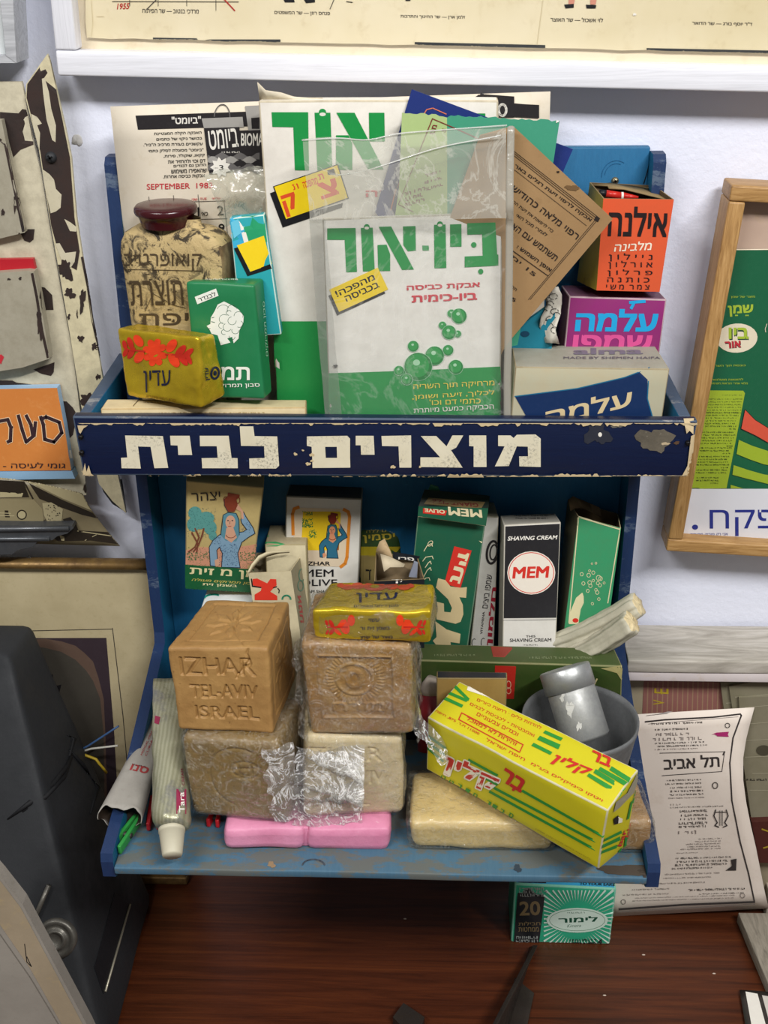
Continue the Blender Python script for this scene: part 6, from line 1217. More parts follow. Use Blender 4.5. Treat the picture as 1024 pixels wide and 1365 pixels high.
# wooden frame right
wf = thing('framed_poster', (.36, -.01, -.145), 'natural oak framed green poster hanging right of the shelf', 'picture')
oTL, oBL2 = at((976, 247), -.026), at((888, 735), -.026); uzw = (oTL-oBL2).normalized(); uxw = Vector((uzw.z, 0, -uzw.x)); Hh = (oTL-oBL2).length; Ww = .30
def fw2(x, z, y): return oBL2+uxw*x+uzw*z+Vector((0, y, 0))
rw = (at((1000, 268), -.026)-oTL).dot(uxw); rh = .0105; rw = .0112
def wr(x0, z0, x1, z1, y0, y1, m, nm): return MB().hexa([fw2(x, z, y) for x in (x0, x1) for y in (y0, y1) for z in (z0, z1)], .0016, 3, m).build(nm, wf)
wr(0, 0, Ww, rh, 0, .026, M_oak_h, 'frame_rail'); wr(0, Hh-rh, Ww, Hh, 0, .026, M_oak_h, 'frame_rail'); wr(0, rh+.0002, rw, Hh-rh-.0002, 0, .026, M_oak_v, 'frame_rail'); wr(Ww-rw, rh+.0002, Ww, Hh-rh-.0002, 0, .026, M_oak_v, 'frame_rail')
M_pinkp = aged_paper('beige_backing_paper', '#c3aa98', '#b39a89', 14)
MB().hexa([fw2(x, z, y) for x in (rw-.002, Ww-rw+.002) for y in (.014, .020) for z in (rh-.002, Hh-rh+.002)], .0005, 2, M_pinkp).build('backing', wf)
b = MB(); Yp = oBL2.y+.0125; b.slab([(960, 333), (1300, 330), (1300, 652), (900, 651)], Yp, .0006, ink('#14603f', .45)); b.lift = .0002
q = Q(880, 230, 5.056); LG, CRp = ink('#a7bf3a'), ink('#e7dcc2')
b.line([(975, 333), (1100, 332)], .8, CRp); b.txt('מוצר של שמן', q((478, 848))[0], q((640, 846))[0], 3.8, LG, .01); b.txt('שמן', q((460, 972))[0], q((632, 962))[0], 15, LG, .05)
for x in (510, 520, 580, 592): b.ell(*q((x, 962))[0], 1, 1, LG)
b.ell(*q((518, 1115))[0], 27.5, 19.5, CRp, -4); b.txt('ביו', q((466, 1128))[0], q((598, 1128))[0], 15, ink('#173f2b'), .07); b.txt('ביו', q((462, 1120))[0], q((596, 1120))[0], 15, LG, .045); b.txt('אור', q((440, 1188))[0], q((548, 1180))[0], 9, K, .09); b.txt('אור', q((438, 1184))[0], q((546, 1176))[0], 9, RD, .05)
b.txt('כובסת תוך השריה', q((345, 1312))[0], q((576, 1308))[0], 3, LG, .01); q = Q(880, 480, 5.056); b.txt('לתוצאות מושלמות', q((345, 138))[0], q((560, 136))[0], 3, LG, .01); b.txt('מלאי אחרי הוראות השימוש', q((335, 162))[0], q((590, 162))[0], 3, LG, .01)
b.line(q((720, -245), (708, -210), (712, -190)), .8, CRp)
LGP = ink('#9fb52f'); b.poly(q((320, 210), (335, 203), (560, 205), (572, 222), (448, 862), (196, 866)), LGP)
TKS = ink('#33421d')
for yy, n_, x0, x1 in ((235, 1, 415, 550), (262, 7, 318, 560), (352, 7, 300, 525), (485, 6, 275, 505), (590, 3, 255, 480), (648, 5, 240, 470), (738, 2, 235, 452), (790, 3, 240, 400)):
    for k in range(n_):
        y = yy+k*18.5; sl = (y-235)*.19; a = q((x0+0*sl, y))[0]; c_ = q((x1-k*3, y))[0]
        if k == n_-1 and n_ > 2: a = q((x1-60, y))[0]
        b.tiny(a[0], a[1]-1.5, c_[0], c_[1]+1.5, TKS, 1, 1.9, int(y), gap=.3)
RO2 = ink('#d9573f'); BLK = K
for P, m in ((((572, 330), (640, 400), (728, 455), (800, 490), (800, 570), (728, 555), (640, 505), (545, 460)), RO2), (((530, 535), (620, 575), (728, 610), (800, 630), (800, 715), (700, 700), (600, 665), (515, 630)), LGP), (((495, 705), (600, 740), (700, 768), (800, 780), (800, 850), (700, 825), (580, 795), (487, 770)), LGP), (((475, 838), (560, 862), (475, 862)), LGP)): b.poly(q(*P), m)
b.line(q((572, 330), (640, 400), (728, 455), (800, 490)), .7, K); b.line(q((572, 330), (545, 460), (640, 505), (728, 555)), .7, K)
b.build('green_poster', wf, label='green poster with lime text panel and curved stripes')
b = MB(); b.slab([(900, 652), (1300, 652), (1300, 722), (895, 722)], Yp-.0009, .0005, paper('#e6e7ee', .5, .05)); b.lift = .0002; BLU = ink('#26348c')
b.txt('פקח.', q((215, 1190))[0], q((735, 1175))[0], 36, BLU, .02) if 0 else None
b.txt('פקח', q((335, 1186))[0], q((790, 1184))[0], 35, BLU, .0); b.ell(*q((236, 1125))[0], 4, 3.4, BLU); b.txt('אני רק פוריק מחוריד', q((205, 1190))[0], q((457, 1186))[0], 4.4, BLU, .01)
b.build('caption_card', wf, label='white strip with blue Hebrew handwriting')
MB().hexa([fw2(x, z, y) for x in (rw-.001, Ww-rw+.001) for y in (.0075, .009) for z in (rh-.001, Hh-rh+.001)], .0003, 1, M_glass).build('glass_pane', wf)
# golden frame lower left
gf = thing('framed_picture', (-.34, -.012, -.5), 'gold edged picture with linen mount leaning on the wall left of the shelf', 'picture')
X0, X1, Zb, Zt = -.52, -.1895, -.4995, -.1545; t = metal_mat('worn_gilt', '#8a6d3f', '#5b4529', .4, .5, 80); 
MB().lathe([(0, 0), (.0042, 0), (.0042, X1-X0), (0, X1-X0)], t, (X0, -.014, Zt-.0042), (1, 0, 0), 20, ry=1.4).build('frame_rail', gf)
MB().box((X0, -.018, Zb), (X1, -.006, Zb+.009), .002, t).build('frame_rail', gf); MB().box((X1-.003, -.0165, Zb+.0095), (X1, -.006, Zt-.009), .002, t).build('frame_rail', gf); MB().box((X0, -.018, Zb+.0095), (X0+.008, -.006, Zt-.009), .002, t).build('frame_rail', gf)
b = MB(); b.box((X0+.006, -.0125, Zb+.008), (X1-.0032, -.008, Zt-.003), .0004, M_linen); b.lift = .0002; q = Q(0, 720, 4.267)
b.poly(q((-900, 560), (605, 555), (650, 1100), (690, 1800), (-900, 1800)), ink('#382d33', .5)); LI = ink('#3e3a33')  # print tones darkened to carry the shadow over this corner
b.line(q((-600, 532), (640, 505)), 1.0, LI); b.line(q((640, 500), (700, 1000), (735, 1400)), 1.0, LI)
pts = [(-900, 575), (130, 568), (260, 560), (350, 575), (430, 600), (480, 640), (530, 690), (560, 780), (590, 900), (600, 1100), (620, 1900), (-900, 1900)]; b.poly(q(*pts), ink('#5f4c41', .5))
pts = [(-900, 590), (150, 600), (250, 610), (350, 635), (430, 680), (490, 740), (530, 800), (570, 900), (590, 1100), (600, 1900), (-900, 1900)]; b.poly(q(*pts), ink('#45413a', .5))
b.poly(q((260, 800), (300, 760), (310, 830), (350, 820), (330, 900), (295, 950), (275, 930), (300, 900), (270, 870), (245, 830)), ink('#1d1b1d')); b.build('print', gf)
b = MB(); P = [at(p, -.013) for p in ((32, 752), (39, 741), (45, 753), (32, 752))]; b.tube([P[0], P[1]], .0006, M_steel, 6); b.tube([P[1], P[2]], .0006, M_steel, 6); b.tube([P[2], P[0]], .0006, M_steel, 6); b.build('hanger', gf, label='small triangular wire hanger')
# flaking enamelled panel
fp = thing('enamel_panel', at((100, 650), -.01), 'cream enamelled iron panel with flaking paint, upright at the left', 'panel')
b = MB(); b.slab([(-160, 110), (29, 109), (33, 128), (42, 180), (55, 232), (66, 300), (80, 380), (97, 470), (108, 560), (115, 660), (60, 662), (-160, 640)], -.010, .003, M_flake); q = Q(0, 60, 4.015); q2_ = Q(0, 340, 3.592); BI_ = metal_mat('bare_rusty_iron', '#3c2c27', '#2a2321', .6, .2, 30)
for P in (q((0, 358), (25, 360), (100, 365), (120, 342), (140, 345), (155, 400), (170, 480), (180, 532), (110, 560), (72, 600), (50, 520), (25, 430), (0, 400)), q((112, 1010), (145, 985), (186, 985), (180, 1040), (160, 1057), (130, 1045)), q2_((182, 148), (215, 155), (250, 190), (257, 262), (200, 262), (185, 210)), q2_((160, 548), (262, 512), (258, 560), (245, 578), (200, 568)), q2_((-60, 600), (60, 600), (80, 610), (150, 618), (180, 625), (270, 632), (268, 645), (-60, 650)), q2_((288, 697), (320, 700), (350, 730), (370, 765), (350, 860), (330, 880), (310, 800))): b.poly(P, BI_)
b.build('plate', fp)
b = MB(); b.slab([(35, 112), (63, 72), (66, 80), (87, 170), (95, 210), (102, 290), (122, 420), (138, 510), (150, 600), (168, 684), (150, 668), (132, 645), (118, 590), (108, 540), (94, 450), (82, 380), (66, 290), (52, 200), (34, 130)], -.013, .0028, M_flake2); CRM2 = aged_paper('cream_enamel_patch', '#cfc7ae', '#bdb59a', 30, '#7c735e')
DKP = [(35, 112), (63, 72), (66, 80), (87, 170), (95, 210), (101, 290), (108, 335), (104, 360), (90, 352), (78, 330), (70, 300), (52, 200), (34, 130)]
b.poly([(p_[0]+(1.6 if p_[0] < 70 else -1.6), p_[1]+(2 if p_[1] < 100 else 0)) for p_ in DKP], BI_)
for P in (((225, 180), (240, 175), (262, 250), (275, 340), (300, 430), (298, 520), (280, 508), (262, 440), (250, 400), (232, 260)), ((168, 368), (200, 385), (225, 420), (200, 430), (215, 470), (212, 560), (190, 500)), ((225, 662), (265, 690), (290, 720), (300, 770), (330, 800), (325, 870), (300, 890), (272, 900), (240, 760)), ((345, 930), (380, 950), (412, 975), (408, 998), (375, 995)), ((295, 1062), (320, 1060), (350, 1112), (408, 1105), (400, 1160), (380, 1190), (330, 1150))): b.poly(q(*P), CRM2)
for x, y, rx, ry, s_ in ((312, 70, 30, 52, 1), (335, 183, 24, 22, 2), (388, 400, 12, 18, 3), (455, 437, 13, 20, 4), (330, 295, 7, 12, 5), (370, 283, 4, 16, 6), (470, 582, 10, 14, 7), (415, 690, 30, 30, 9), (395, 215, 14, 50, 10)): b.poly(blob(*q2_((x, y))[0], rx/3.6, ry/3.6, s_, 30, .5), BI_)
b.line(q2_((392, 10), (420, 150), (440, 300), (478, 480)), 2.2, BI_); b.build('corner_strip', fp, label='bare iron corner strip with cream flakes')
c = at((68, 210), -.0133); b = MB(); b.lathe([(0, .003), (.0022, .0028), (.0036, .0012), (.004, 0), (.004, -.001)], M_dark, c, (0, -1, 0), 22); 
for a in (.5, 2.07):
    x, z = math.cos(a), math.sin(a); px, pz = -z*.0006, x*.0006; V = [c+Vector((sx*.0022*x+sy*px, -.0031, sx*.0022*z+sy*pz)) for sx, sy in ((-1, -1), (1, -1), (1, 1), (-1, 1))]; b.add(V, [(0, 1, 2, 3)], ink('#0c0c0e'))
b.build('screw', fp, label='black cross-head screw')
b = MB(); b.slab([(-160, 160), (2, 160), (8, 190), (20, 250), (33, 310), (0, 318), (-160, 318)], -.0175, .006, M_flake3); b.line([(0, 186), (7, 192), (19, 250), (31, 308)], 3.2, BI_); b.poly(blob(22, 270, 3, 14, 4, rough=.6), BI_); b.poly(blob(4, 283, 2, 5, 4), BI_); b.build('metal_plate', label='small dirty grey enamel plate at the left edge, the upper one', cat='plate')
b = MB(); b.slab([(-160, 375), (36, 361), (45, 362), (52, 395), (60, 440), (66, 478), (30, 490), (-160, 520)], -.022, .009, M_flake3); b.poly(blob(0, 478, 4, 7, 3), RD); b.line([(43, 365), (49, 395), (56, 440), (64, 476)], 3.4, BI_); b.poly(blob(53, 425, 4, 22, 6, rough=.6), BI_); b.poly(blob(12, 372, 2, 1.6, 4), BI_); b.poly(blob(27, 371, 2, 2, 5), BI_); b.build('metal_plate', label='larger dirty grey enamel plate with flaking edge, below the red strip', cat='plate')
b = MB(); b.slab([(-160, 348), (44, 345), (50, 372), (-160, 385)], -.0155, .004, ink('#b3202c', .4)); b.build('red_card', label='red card strip showing above the grey enamel plate', cat='card')
M_gum = aged_paper('orange_card', '#d98a44', '#cc7a38', 16, '#e9a96a')
c = [(-120, 521), (76, 517), (86, 570), (95, 627), (-120, 629)]
b = MB(); b.slab(c, -.019, .008, M_gum, side=ink('#9dbcd8')); q = Q(0, 320, 2.844); SD = ink('#38262c')
for P in (((-20, 690), (30, 680), (42, 710), (40, 760), (30, 765)), ((70, 665), (85, 720), (100, 765), (130, 740), (135, 690)), ((100, 665), (118, 700), (125, 740)), ((155, 680), (175, 670), (225, 690), (235, 730), (205, 765), (170, 755), (165, 700), (155, 670))):
    b.line(q(*P), 6.4, ink('#f0cfa6')); 
for P in (((-20, 690), (30, 680), (42, 710), (40, 760), (30, 765)), ((70, 665), (85, 720), (100, 765), (130, 740), (135, 690)), ((100, 665), (118, 700), (125, 740)), ((155, 680), (175, 670), (225, 690), (235, 730), (205, 765), (170, 755), (165, 700), (155, 670))):
    b.line(q(*P), 4.6, SD)
b.txt('גומי לעיסה - 1', (-6, 624), (87, 624), 8, SD, .01); b.poly([(90, 600), (94, 600), (96, 611), (92, 611)], WH); b.build('gum_packet', label='orange chewing gum packet with dark Hebrew lettering at the left', cat='packet')
b = MB(); b.slab([(-120, 629.5), (96, 628), (100, 638), (-120, 642)], -.019, .009, ink('#8fb4d2', .4)); b.build('blue_packet', label='light blue packet edge directly under the orange packet', cat='packet')
# old car photograph
SE, SE2, SE3 = ink('#7d7257', .35), ink('#2a231b', .35), ink('#b0a580', .35)
b = MB(); rows = []
for v in [i/6 for i in range(7)]:
    rows.append([at((-60+(lambda xe: (xe+60)*u)(104+56*v**1.2+6*(1-v)), (634+ (u**2)*24)*(1-v)+(728-6*(1-u))*v), -.020-.004*math.sin(u*3)) for u in [i/12 for i in range(13)]])
b.sheet(rows, SE, .0004); q = Q(0, 600, 5.12)
b.poly(q((0, 165), (150, 175), (350, 215), (520, 255), (620, 290), (700, 370), (740, 460), (600, 400), (430, 330), (270, 250), (170, 210), (0, 195)), SE3)
b.poly(q((-60, 200), (160, 212), (200, 320), (0, 325), (-60, 325)), SE2); b.poly(q((0, 285), (160, 292), (150, 318), (0, 322)), SE3); b.line(q((165, 215), (225, 330)), 2, SE2)
b.poly(q((-60, 330), (230, 335), (290, 400), (300, 490), (-60, 485)), ink('#8e8363', .35)); b.poly(q((-60, 405), (140, 415), (150, 460), (-60, 455)), SE2); b.line(q((-60, 425), (135, 432)), 1, SE3); b.line(q((-60, 442), (135, 448)), 1, SE3); b.ell(*q((150, 440))[0], 5, 5, SE3); b.ring(*q((150, 440))[0], 6, 6, 1.4, SE2)
b.poly(q((200, 225), (430, 340), (700, 455), (735, 480), (560, 440), (420, 390), (270, 330)), SE2); b.poly(q((290, 360), (350, 355), (430, 400), (420, 500), (340, 515), (300, 440)), ink('#a79c7a', .4)); stipple(b, *q((300, 370))[0], *q((410, 500))[0], 40, 1, SE2, 3)
b.poly(q((430, 470), (480, 455), (520, 500), (540, 560), (470, 570)), SE2); b.poly(q((500, 545), (780, 560), (810, 640), (620, 615), (400, 620), (300, 560)), SE2); b.line(q((530, 550), (800, 590)), 1.2, SE3); b.line(q((580, 615), (660, 575)), .8, SE3); b.poly(q((405, 575), (440, 590), (440, 618), (420, 615)), SE3)
b.build('photograph', label='curling sepia photograph of an old car pinned below the orange packet', cat='photo')
b = MB(); t = metal_mat('dull_lead_grey', '#63666a', '#4b4e52', .35, .6, 40)
b.slab([(-120, 700), (96, 701), (98, 704), (90, 711), (76, 715), (70, 720), (50, 722), (44, 729), (24, 733), (16, 739), (-120, 742)], -.032, .010, t); b.tube([at((-120, 707), -.0325), at((92, 704), -.0325)], .0022, t, 10); b.tube([at((-120, 719), -.0325), at((66, 718), -.0325)], .0020, t, 10); b.build('metal_part', label='grey stepped cast metal part lying over the car photograph', cat='metal part')
# blue-grey dark shard beside the strip (below the front board)
b = MB(); b.slab([(132, 640), (162, 640), (168, 683), (150, 672), (138, 656)], -.0095, .002, M_dark); b.build('iron_shard', label='dark iron shard showing under the left end of the blue front board', cat='shard')
# wall hole
b = MB(); c = at((103, 187), .0079); b.lathe([(0, .0006), (.003, .0009), (.004, 0), (.0043, -.0005)], ink('#bdbbb8', .9), c, (0, -1, 0), 14, lump=lumps(.0012, 400)); b.build('wall_plug', label='small chipped wall plug left of the calendar page', cat='plug')

# ================================================================ ON THE TABLE
b = MB(); P = [at((45, 836), -.04), None]
Bt = Vector((-.218, -.032, TZ+.0003)); Bf = Vector((-.213, -.215, TZ+.0003)); T1 = at((40, 829), -.060); T2 = at((62, 873), -.085); xl = -.56
T1 = at((44, 832), -.036); T2 = at((76, 905), -.080)
c8 = [Vector((xl, Bf.y, TZ+.0003)), Vector((xl, T2.y, T1.z)), Vector((xl, Bt.y, TZ+.0003)), Vector((xl, T1.y, T1.z)), Bf, Vector((T2.x-.035, T2.y, T1.z)), Bt, T1]
b.hexa(c8, .008, 14, M_dark, lump=lumps(.0012, 16))
bx_ = b.build('metal_case', label='large dark gunmetal case with sloping sides at the lower left', cat='case'); 
bb = MB(); bb.V = list(b.V); bb.F = list(b.F); bb.M = list(b.M); bb.S = list(b.S); bb.mats = list(b.mats)
def on_case(p): h = b._drop(p); return h if h else (at(p, -.15), Vector((0, -1, 0)))
sm = ink('#101114', .7)
for P in (((95, 1005), (88, 1022), (70, 1045), (40, 1070), (10, 1092)), ((95, 1010), (85, 1035), (60, 1062), (30, 1082)), ((92, 1008), (98, 985), (90, 980)), ((92, 1000), (110, 1020), (130, 1050), (120, 1085))):
    pp = [on_case(p_) for p_ in P]; lt = MB(); lt.tube([h_[0]+h_[1]*.0004 for h_ in pp], [.0012]+[.0022]*(len(pp)-2)+[.0006], sm, 6); lt.build('black_scrape', bx_)
h, nn = on_case((76, 1250)); lt = MB(); tl = metal_mat('latch_metal', '#77746c', '#504d48', .4, .6, 80)
lt.lathe([(.016, -.001), (.016, .003), (.0125, .0045), (.0115, .003), (.0085, .003), (.008, .0055), (.006, .006), (.0055, .004), (0, .004)], tl, h, nn, 36); lt.build('lock_disc', bx_, label='ringed metal lock disc')
h2 = [on_case(p) for p in ((67, 1178), (42, 1236))]; lt = MB(); lt.tube([h2[0][0]+h2[0][1]*.003, h2[1][0]+h2[1][1]*.003], .002, tl, 8); lt.build('handle', bx_)
h3 = [on_case(p) for p in ((172, 1206), (139, 1322))]; lt = MB(); lt.tube([h3[0][0]+h3[0][1]*.001, h3[1][0]+h3[1][1]*.001], .0010, metal_mat('bright_edge', '#b9b39f', '#8f897a', .4, .6), 8); lt.build('edge_strip', bx_, label='pale metal edge strip')
h4 = [on_case(p) for p in ((152, 1190), (170, 1205), (137, 1325), (125, 1290))]; lt = MB(); o_ = h4[0][1]; V = [h_[0]+o_*.0008 for h_ in h4]+[h_[0]-o_*.002 for h_ in h4]; lt.add(V, [(0, 1, 2, 3), (0, 4, 5, 1), (1, 5, 6, 2), (2, 6, 7, 3), (3, 7, 4, 0)], ink('#17181c', .6), False); lt.build('side_plate', bx_, label='darker narrow plate')
# white board leaning at the lower left
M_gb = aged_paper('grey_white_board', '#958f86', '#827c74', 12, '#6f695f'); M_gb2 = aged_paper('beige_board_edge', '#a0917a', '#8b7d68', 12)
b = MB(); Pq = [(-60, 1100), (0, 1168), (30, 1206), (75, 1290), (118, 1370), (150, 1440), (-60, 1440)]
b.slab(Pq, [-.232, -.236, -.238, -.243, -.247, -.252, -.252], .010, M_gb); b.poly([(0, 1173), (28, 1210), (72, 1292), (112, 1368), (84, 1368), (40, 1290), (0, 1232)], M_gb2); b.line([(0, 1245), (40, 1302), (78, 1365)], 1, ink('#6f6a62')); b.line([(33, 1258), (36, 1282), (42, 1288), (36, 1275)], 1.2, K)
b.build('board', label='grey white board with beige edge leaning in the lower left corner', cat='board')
# wires
for P, m, l_ in ((((94, 1006), (118, 994), (158, 968)), '#41618f', 'blue'), (((94, 1006), (122, 998), (157, 994)), '#c9c7bd', 'white'), (((94, 1007), (112, 1006), (128, 1012), (142, 1030)), '#b59b2a', 'yellow')):
    b = MB(); pts = [at((p[0]*(1-u)+r2[0]*u, p[1]*(1-u)+r2[1]*u), -.040-.003*i) for i, (p, r2) in enumerate(zip(P, P[1:])) for u in (0, .33, .66)]+[at(P[-1], -.044)]
    b.tube(pts, .0009 if l_ != 'yellow' else .0012, ink(m, .4), 8); b.build('wire', label='thin %s insulated wire running behind the left side board' % l_, cat='wire')
# tissue pack
c8 = [Vector(v) for v in BOXES['tissue']]
b = MB(); b.hexa(c8, .0016, 8, paper('#2fae86', .4, .1), fm={'T': ink('#3aa3cf'), 'L': paper('#1f7f63', .4, .2)}, edge=paper('#7fc9ae', .5)); q = Q(660, 1160, 2.813)
CRr = ink('#d7eee0'); cx, cy = q((308, 185))[0]
fx0, fx1 = 725, 822
def clipray(a):
    dx, dy = math.cos(a), math.sin(a); ts = []
    xl_, xr_, yt_, yb_ = 725-(cy-1216)*0, 815+(0 if dy > 0 else 3), 1186, 1257
    for t_ in ((xl_-cx)/dx if dx < 0 else (xr_-cx)/dx if dx > 0 else 1e9, (yt_-cy)/dy if dy < 0 else (yb_-cy)/dy if dy > 0 else 1e9): ts.append(t_)
    return min(ts)
for k in range(52):
    a = 2*math.pi*(k+.3)/52; R_ = clipray(a); w = .0225; b.poly([(cx+26*math.cos(a), cy+26*math.sin(a)), (cx+R_*math.cos(a-w), cy+R_*math.sin(a-w)), (cx+R_*math.cos(a+w), cy+R_*math.sin(a+w))], CRr)
b.ell(cx, cy, 41, 16.5, CRr); b.ring(cx, cy, 37, 14, .7, ink('#6d9a80')); b.txt('לימור', q((238, 195))[0], q((385, 190))[0], 7.6, ink('#12503a'), .045); b.txt('Kimora', q((270, 212))[0], q((322, 210))[0], 4, ink('#3f6d58'), 0, shear=.3); b.tiny(*q((270, 150))[0], *q((335, 163))[0], ink('#3f6d58'), 1, 2)
DB = ink('#202225', .3); b.poly(q((88, 45), (192, 48), (165, 272), (70, 268)), DB); GD = ink('#7d6c4c', .3); b.txt('20', q((92, 168))[0], q((170, 166))[0], 19, GD, .03); b.txt('חבילות', q((88, 205))[0], q((170, 203))[0], 5, GD, .02); b.txt('ממחטות', q((88, 228))[0], q((164, 227))[0], 6, GD, .02)
for yy in (60, 72, 84): b.tiny(*q((90, yy))[0], *q((186, yy+14))[0], ink('#9aa09c'), 1, 4, yy, gap=0)
for yy in (242, 255): b.tiny(*q((78, yy))[0], *q((162, yy+14))[0], ink('#9aa09c'), 1, 4, yy, gap=0)
b.txt('4', q((386, 275))[0], q((402, 275))[0], 7, K, .03); b.tiny(*q((280, 252))[0], *q((380, 266))[0], K, 1, 3); b.tiny(*q((285, 264))[0], *q((385, 276))[0], K, 1, 3.4, 5); b.txt('TO YOUR EARS', q((318, 58))[0], q((448, 62))[0], 3.6, K, .02)
b.build('tissue_pack', label='small green pack with white rays and number 20 on the table under the shelf', cat='pack')
# long printed poster leaning at the right
rows = []
for py, xr in ((943, 1006), (965, 1000), (985, 995), (1010, 991), (1040, 991), (1070, 995), (1100, 1001), (1130, 1008), (1160, 1014), (1190, 1020), (1211, 1025)):
    v = (py-943)/268; row = []
    for i in range(13):
        u = i/12; x = 806+(xr-806)*u; y = py+(955-943)*(1-u)*(1-v)*1.0+(11*(1-u))*v; z_ = None
        Y = -.040-.004*v-(.010*math.sin(math.pi*v)*max(0, u-.6)/.4)
        row.append(at((x, y), Y))
    rows.append(row)
dz = min(p.z for p in rows[-1])
b = MB(); b.sheet(rows, M_news, .0004); q = Q(820, 850, 3.593); NI, NG = ink('#3a3534'), ink('#8a807b')
q9 = Q(664, 900, 2.844)
b.line(q((145, 402), (240, 392), (470, 380), (600, 365), (605, 372), (565, 480), (550, 600), (560, 780), (600, 980), (640, 1130), (668, 1265)), 2.0, NI); b.line(q((20, 1300), (330, 1278), (668, 1265)), 2.6, NI)
b.line(q((160, 412), (590, 378)), .6, NG); b.line(q((20, 1312), (670, 1276)), .6, NG)
b.txt('תל אביב', q((235, 632))[0], q((502, 617))[0], 17, NI, .03); b.line(q((215, 552), (525, 545), (512, 640), (225, 660)), .9, NI); b.line(q((525, 545), (518, 560)), 2, NI)
for yy, x0, x1, hh, mm in ((412, 170, 420, 3, NI), (440, 190, 350, 2.6, NI), (463, 195, 345, 4.6, NG), (487, 170, 410, 5, NG), (505, 190, 435, 2.4, NI), (520, 190, 440, 2.4, NI), (535, 190, 400, 2.2, NG), (683, 245, 415, 2.2, NI), (700, 240, 415, 2.2, NI), (718, 262, 425, 2.4, NI), (735, 262, 425, 2.8, NI), (752, 255, 430, 2.4, NI), (768, 255, 430, 1.8, NG), (798, 265, 315, 2.4, NG), (812, 265, 535, 2, NI), (830, 310, 440, 3.4, NI), (850, 310, 440, 3.4, NI), (868, 310, 440, 3.4, NI), (888, 305, 440, 3.8, NI), (905, 300, 440, 3, NI), (932, 300, 385, 5, NG), (962, 400, 512, 2, NG), (975, 380, 512, 2, NG), (988, 330, 512, 2, NG), (1000, 340, 512, 2, NG), (1012, 310, 512, 2, NG), (1030, 290, 400, 1.6, NG), (1055, 290, 560, 2.6, NI), (1072, 285, 540, 3, NI), (1088, 280, 540, 3, NI), (1104, 270, 470, 2.6, NI), (1132, 230, 510, 2.2, NG), (1150, 230, 470, 1.8, NG), (1178, 120, 440, 2.2, NG), (1205, 75, 270, 2.2, NG), (1207, 340, 620, 3, NI), (1230, 30, 270, 2, NG), (1225, 400, 620, 2, NI), (1245, 80, 580, 1.6, NG), (1258, 80, 590, 1.6, NG)):
    a, c_ = q((x0, yy))[0], q((x1, yy-(x1-x0)*.03))[0]; b.tiny(a[0], a[1]-hh, c_[0], a[1]+hh, mm, 1, hh, yy, slope=(c_[1]-a[1])/(c_[0]-a[0]))
cx, cy = q((508, 865))[0]
for sg in (-1, 1): b.line([(cx+sg*7, cy-12), (cx+sg*9.5, cy-4), (cx+sg*5, cy+5), (cx+sg*8, cy+9), (cx+sg*3, cy+11)], 1.5, NI)
for k in (-2, 0, 2): b.line([(cx+k, cy-11), (cx+k, cy+9)], .6, NI)
b.line([(cx-7, cy-9), (cx+7, cy-9)], 1, NI); b.ring(*q((480, 705))[0], 3.4, 4, 1.1, NI); b.ring(*q((538, 418))[0], 3, 3, .9, NI); b.poly(q((462, 462), (485, 452), (545, 448), (540, 462), (545, 472), (490, 470), (478, 460)), ink('#a72e6a'))
b.poly(q((555, 1060), (582, 1055), (580, 1112), (530, 1112), (560, 1090)), NI); b.line(q((150, 370), (350, 348)), .5, NG); b.ring(*q((40, 1262))[0], 3, 3, .8, NG); b.ring(*q((610, 1232))[0], 3, 3, .8, NG)
b.build('printed_poster', label='curved off-white printed poster headed with two Hebrew words, right of the shelf base', cat='poster')
# weathered plank box behind it
b = MB(); A_ = at((836, 836), .0); zt_ = A_.z; c8 = [Vector((x, y, z)) for x in (.1895, .52) for y in (-.048, .004) for z in (zt_-.0115, zt_)]
MB().hexa(c8, .0012, 6, M_grey_wood, lump=lumps(.0008, 20)).build('plank', label='weathered grey white wooden plank running right of the shelf', cat='plank')
zf = zt_-.0118
b = MB(); b.box((.1905, -.047, zf-.0085), (.52, .002, zf), .0008, aged_paper('pinkish_white_board', '#d9d0cf', '#c9bfbe', 10)); b.build('board', label='thin pinkish white board directly under the weathered plank', cat='board')
zf -= .0088
b = MB(); b.box((.1925, -.030, TZ+.0005), (.52, -.003, zf), .001, aged_paper('olive_beige_cover', '#a79c83', '#958a72', 10)); q = Q(820, 850, 3.593); b.lift = .0003
MP = ink('#8c5f58'); b.poly(q((140, 152), (760, 125), (760, 420), (128, 420)), MP); YL2 = ink('#b8a02e')
for k in range(26): b.line(q((160+k*24, 150-k*1.1), (152+k*24, 400)), 1.6, ink('#9b7c64'))
b.line(q((222, 250), (222, 268)), 1.3, YL2) ; b.txt('E', q((255, 242))[0], q((255, 262))[0], 1, YL2) if 0 else None
b.txt('E', q((256, 268))[0], q((256, 243))[0], 19, YL2, .02, up=(-1, -.06)); b.txt('V', q((236, 322))[0], q((236, 298))[0], 15, YL2, .02, up=(-1, -.06)); b.build('book', label='large upright book with a dull red striped cover and yellow letters behind the poster', cat='book')
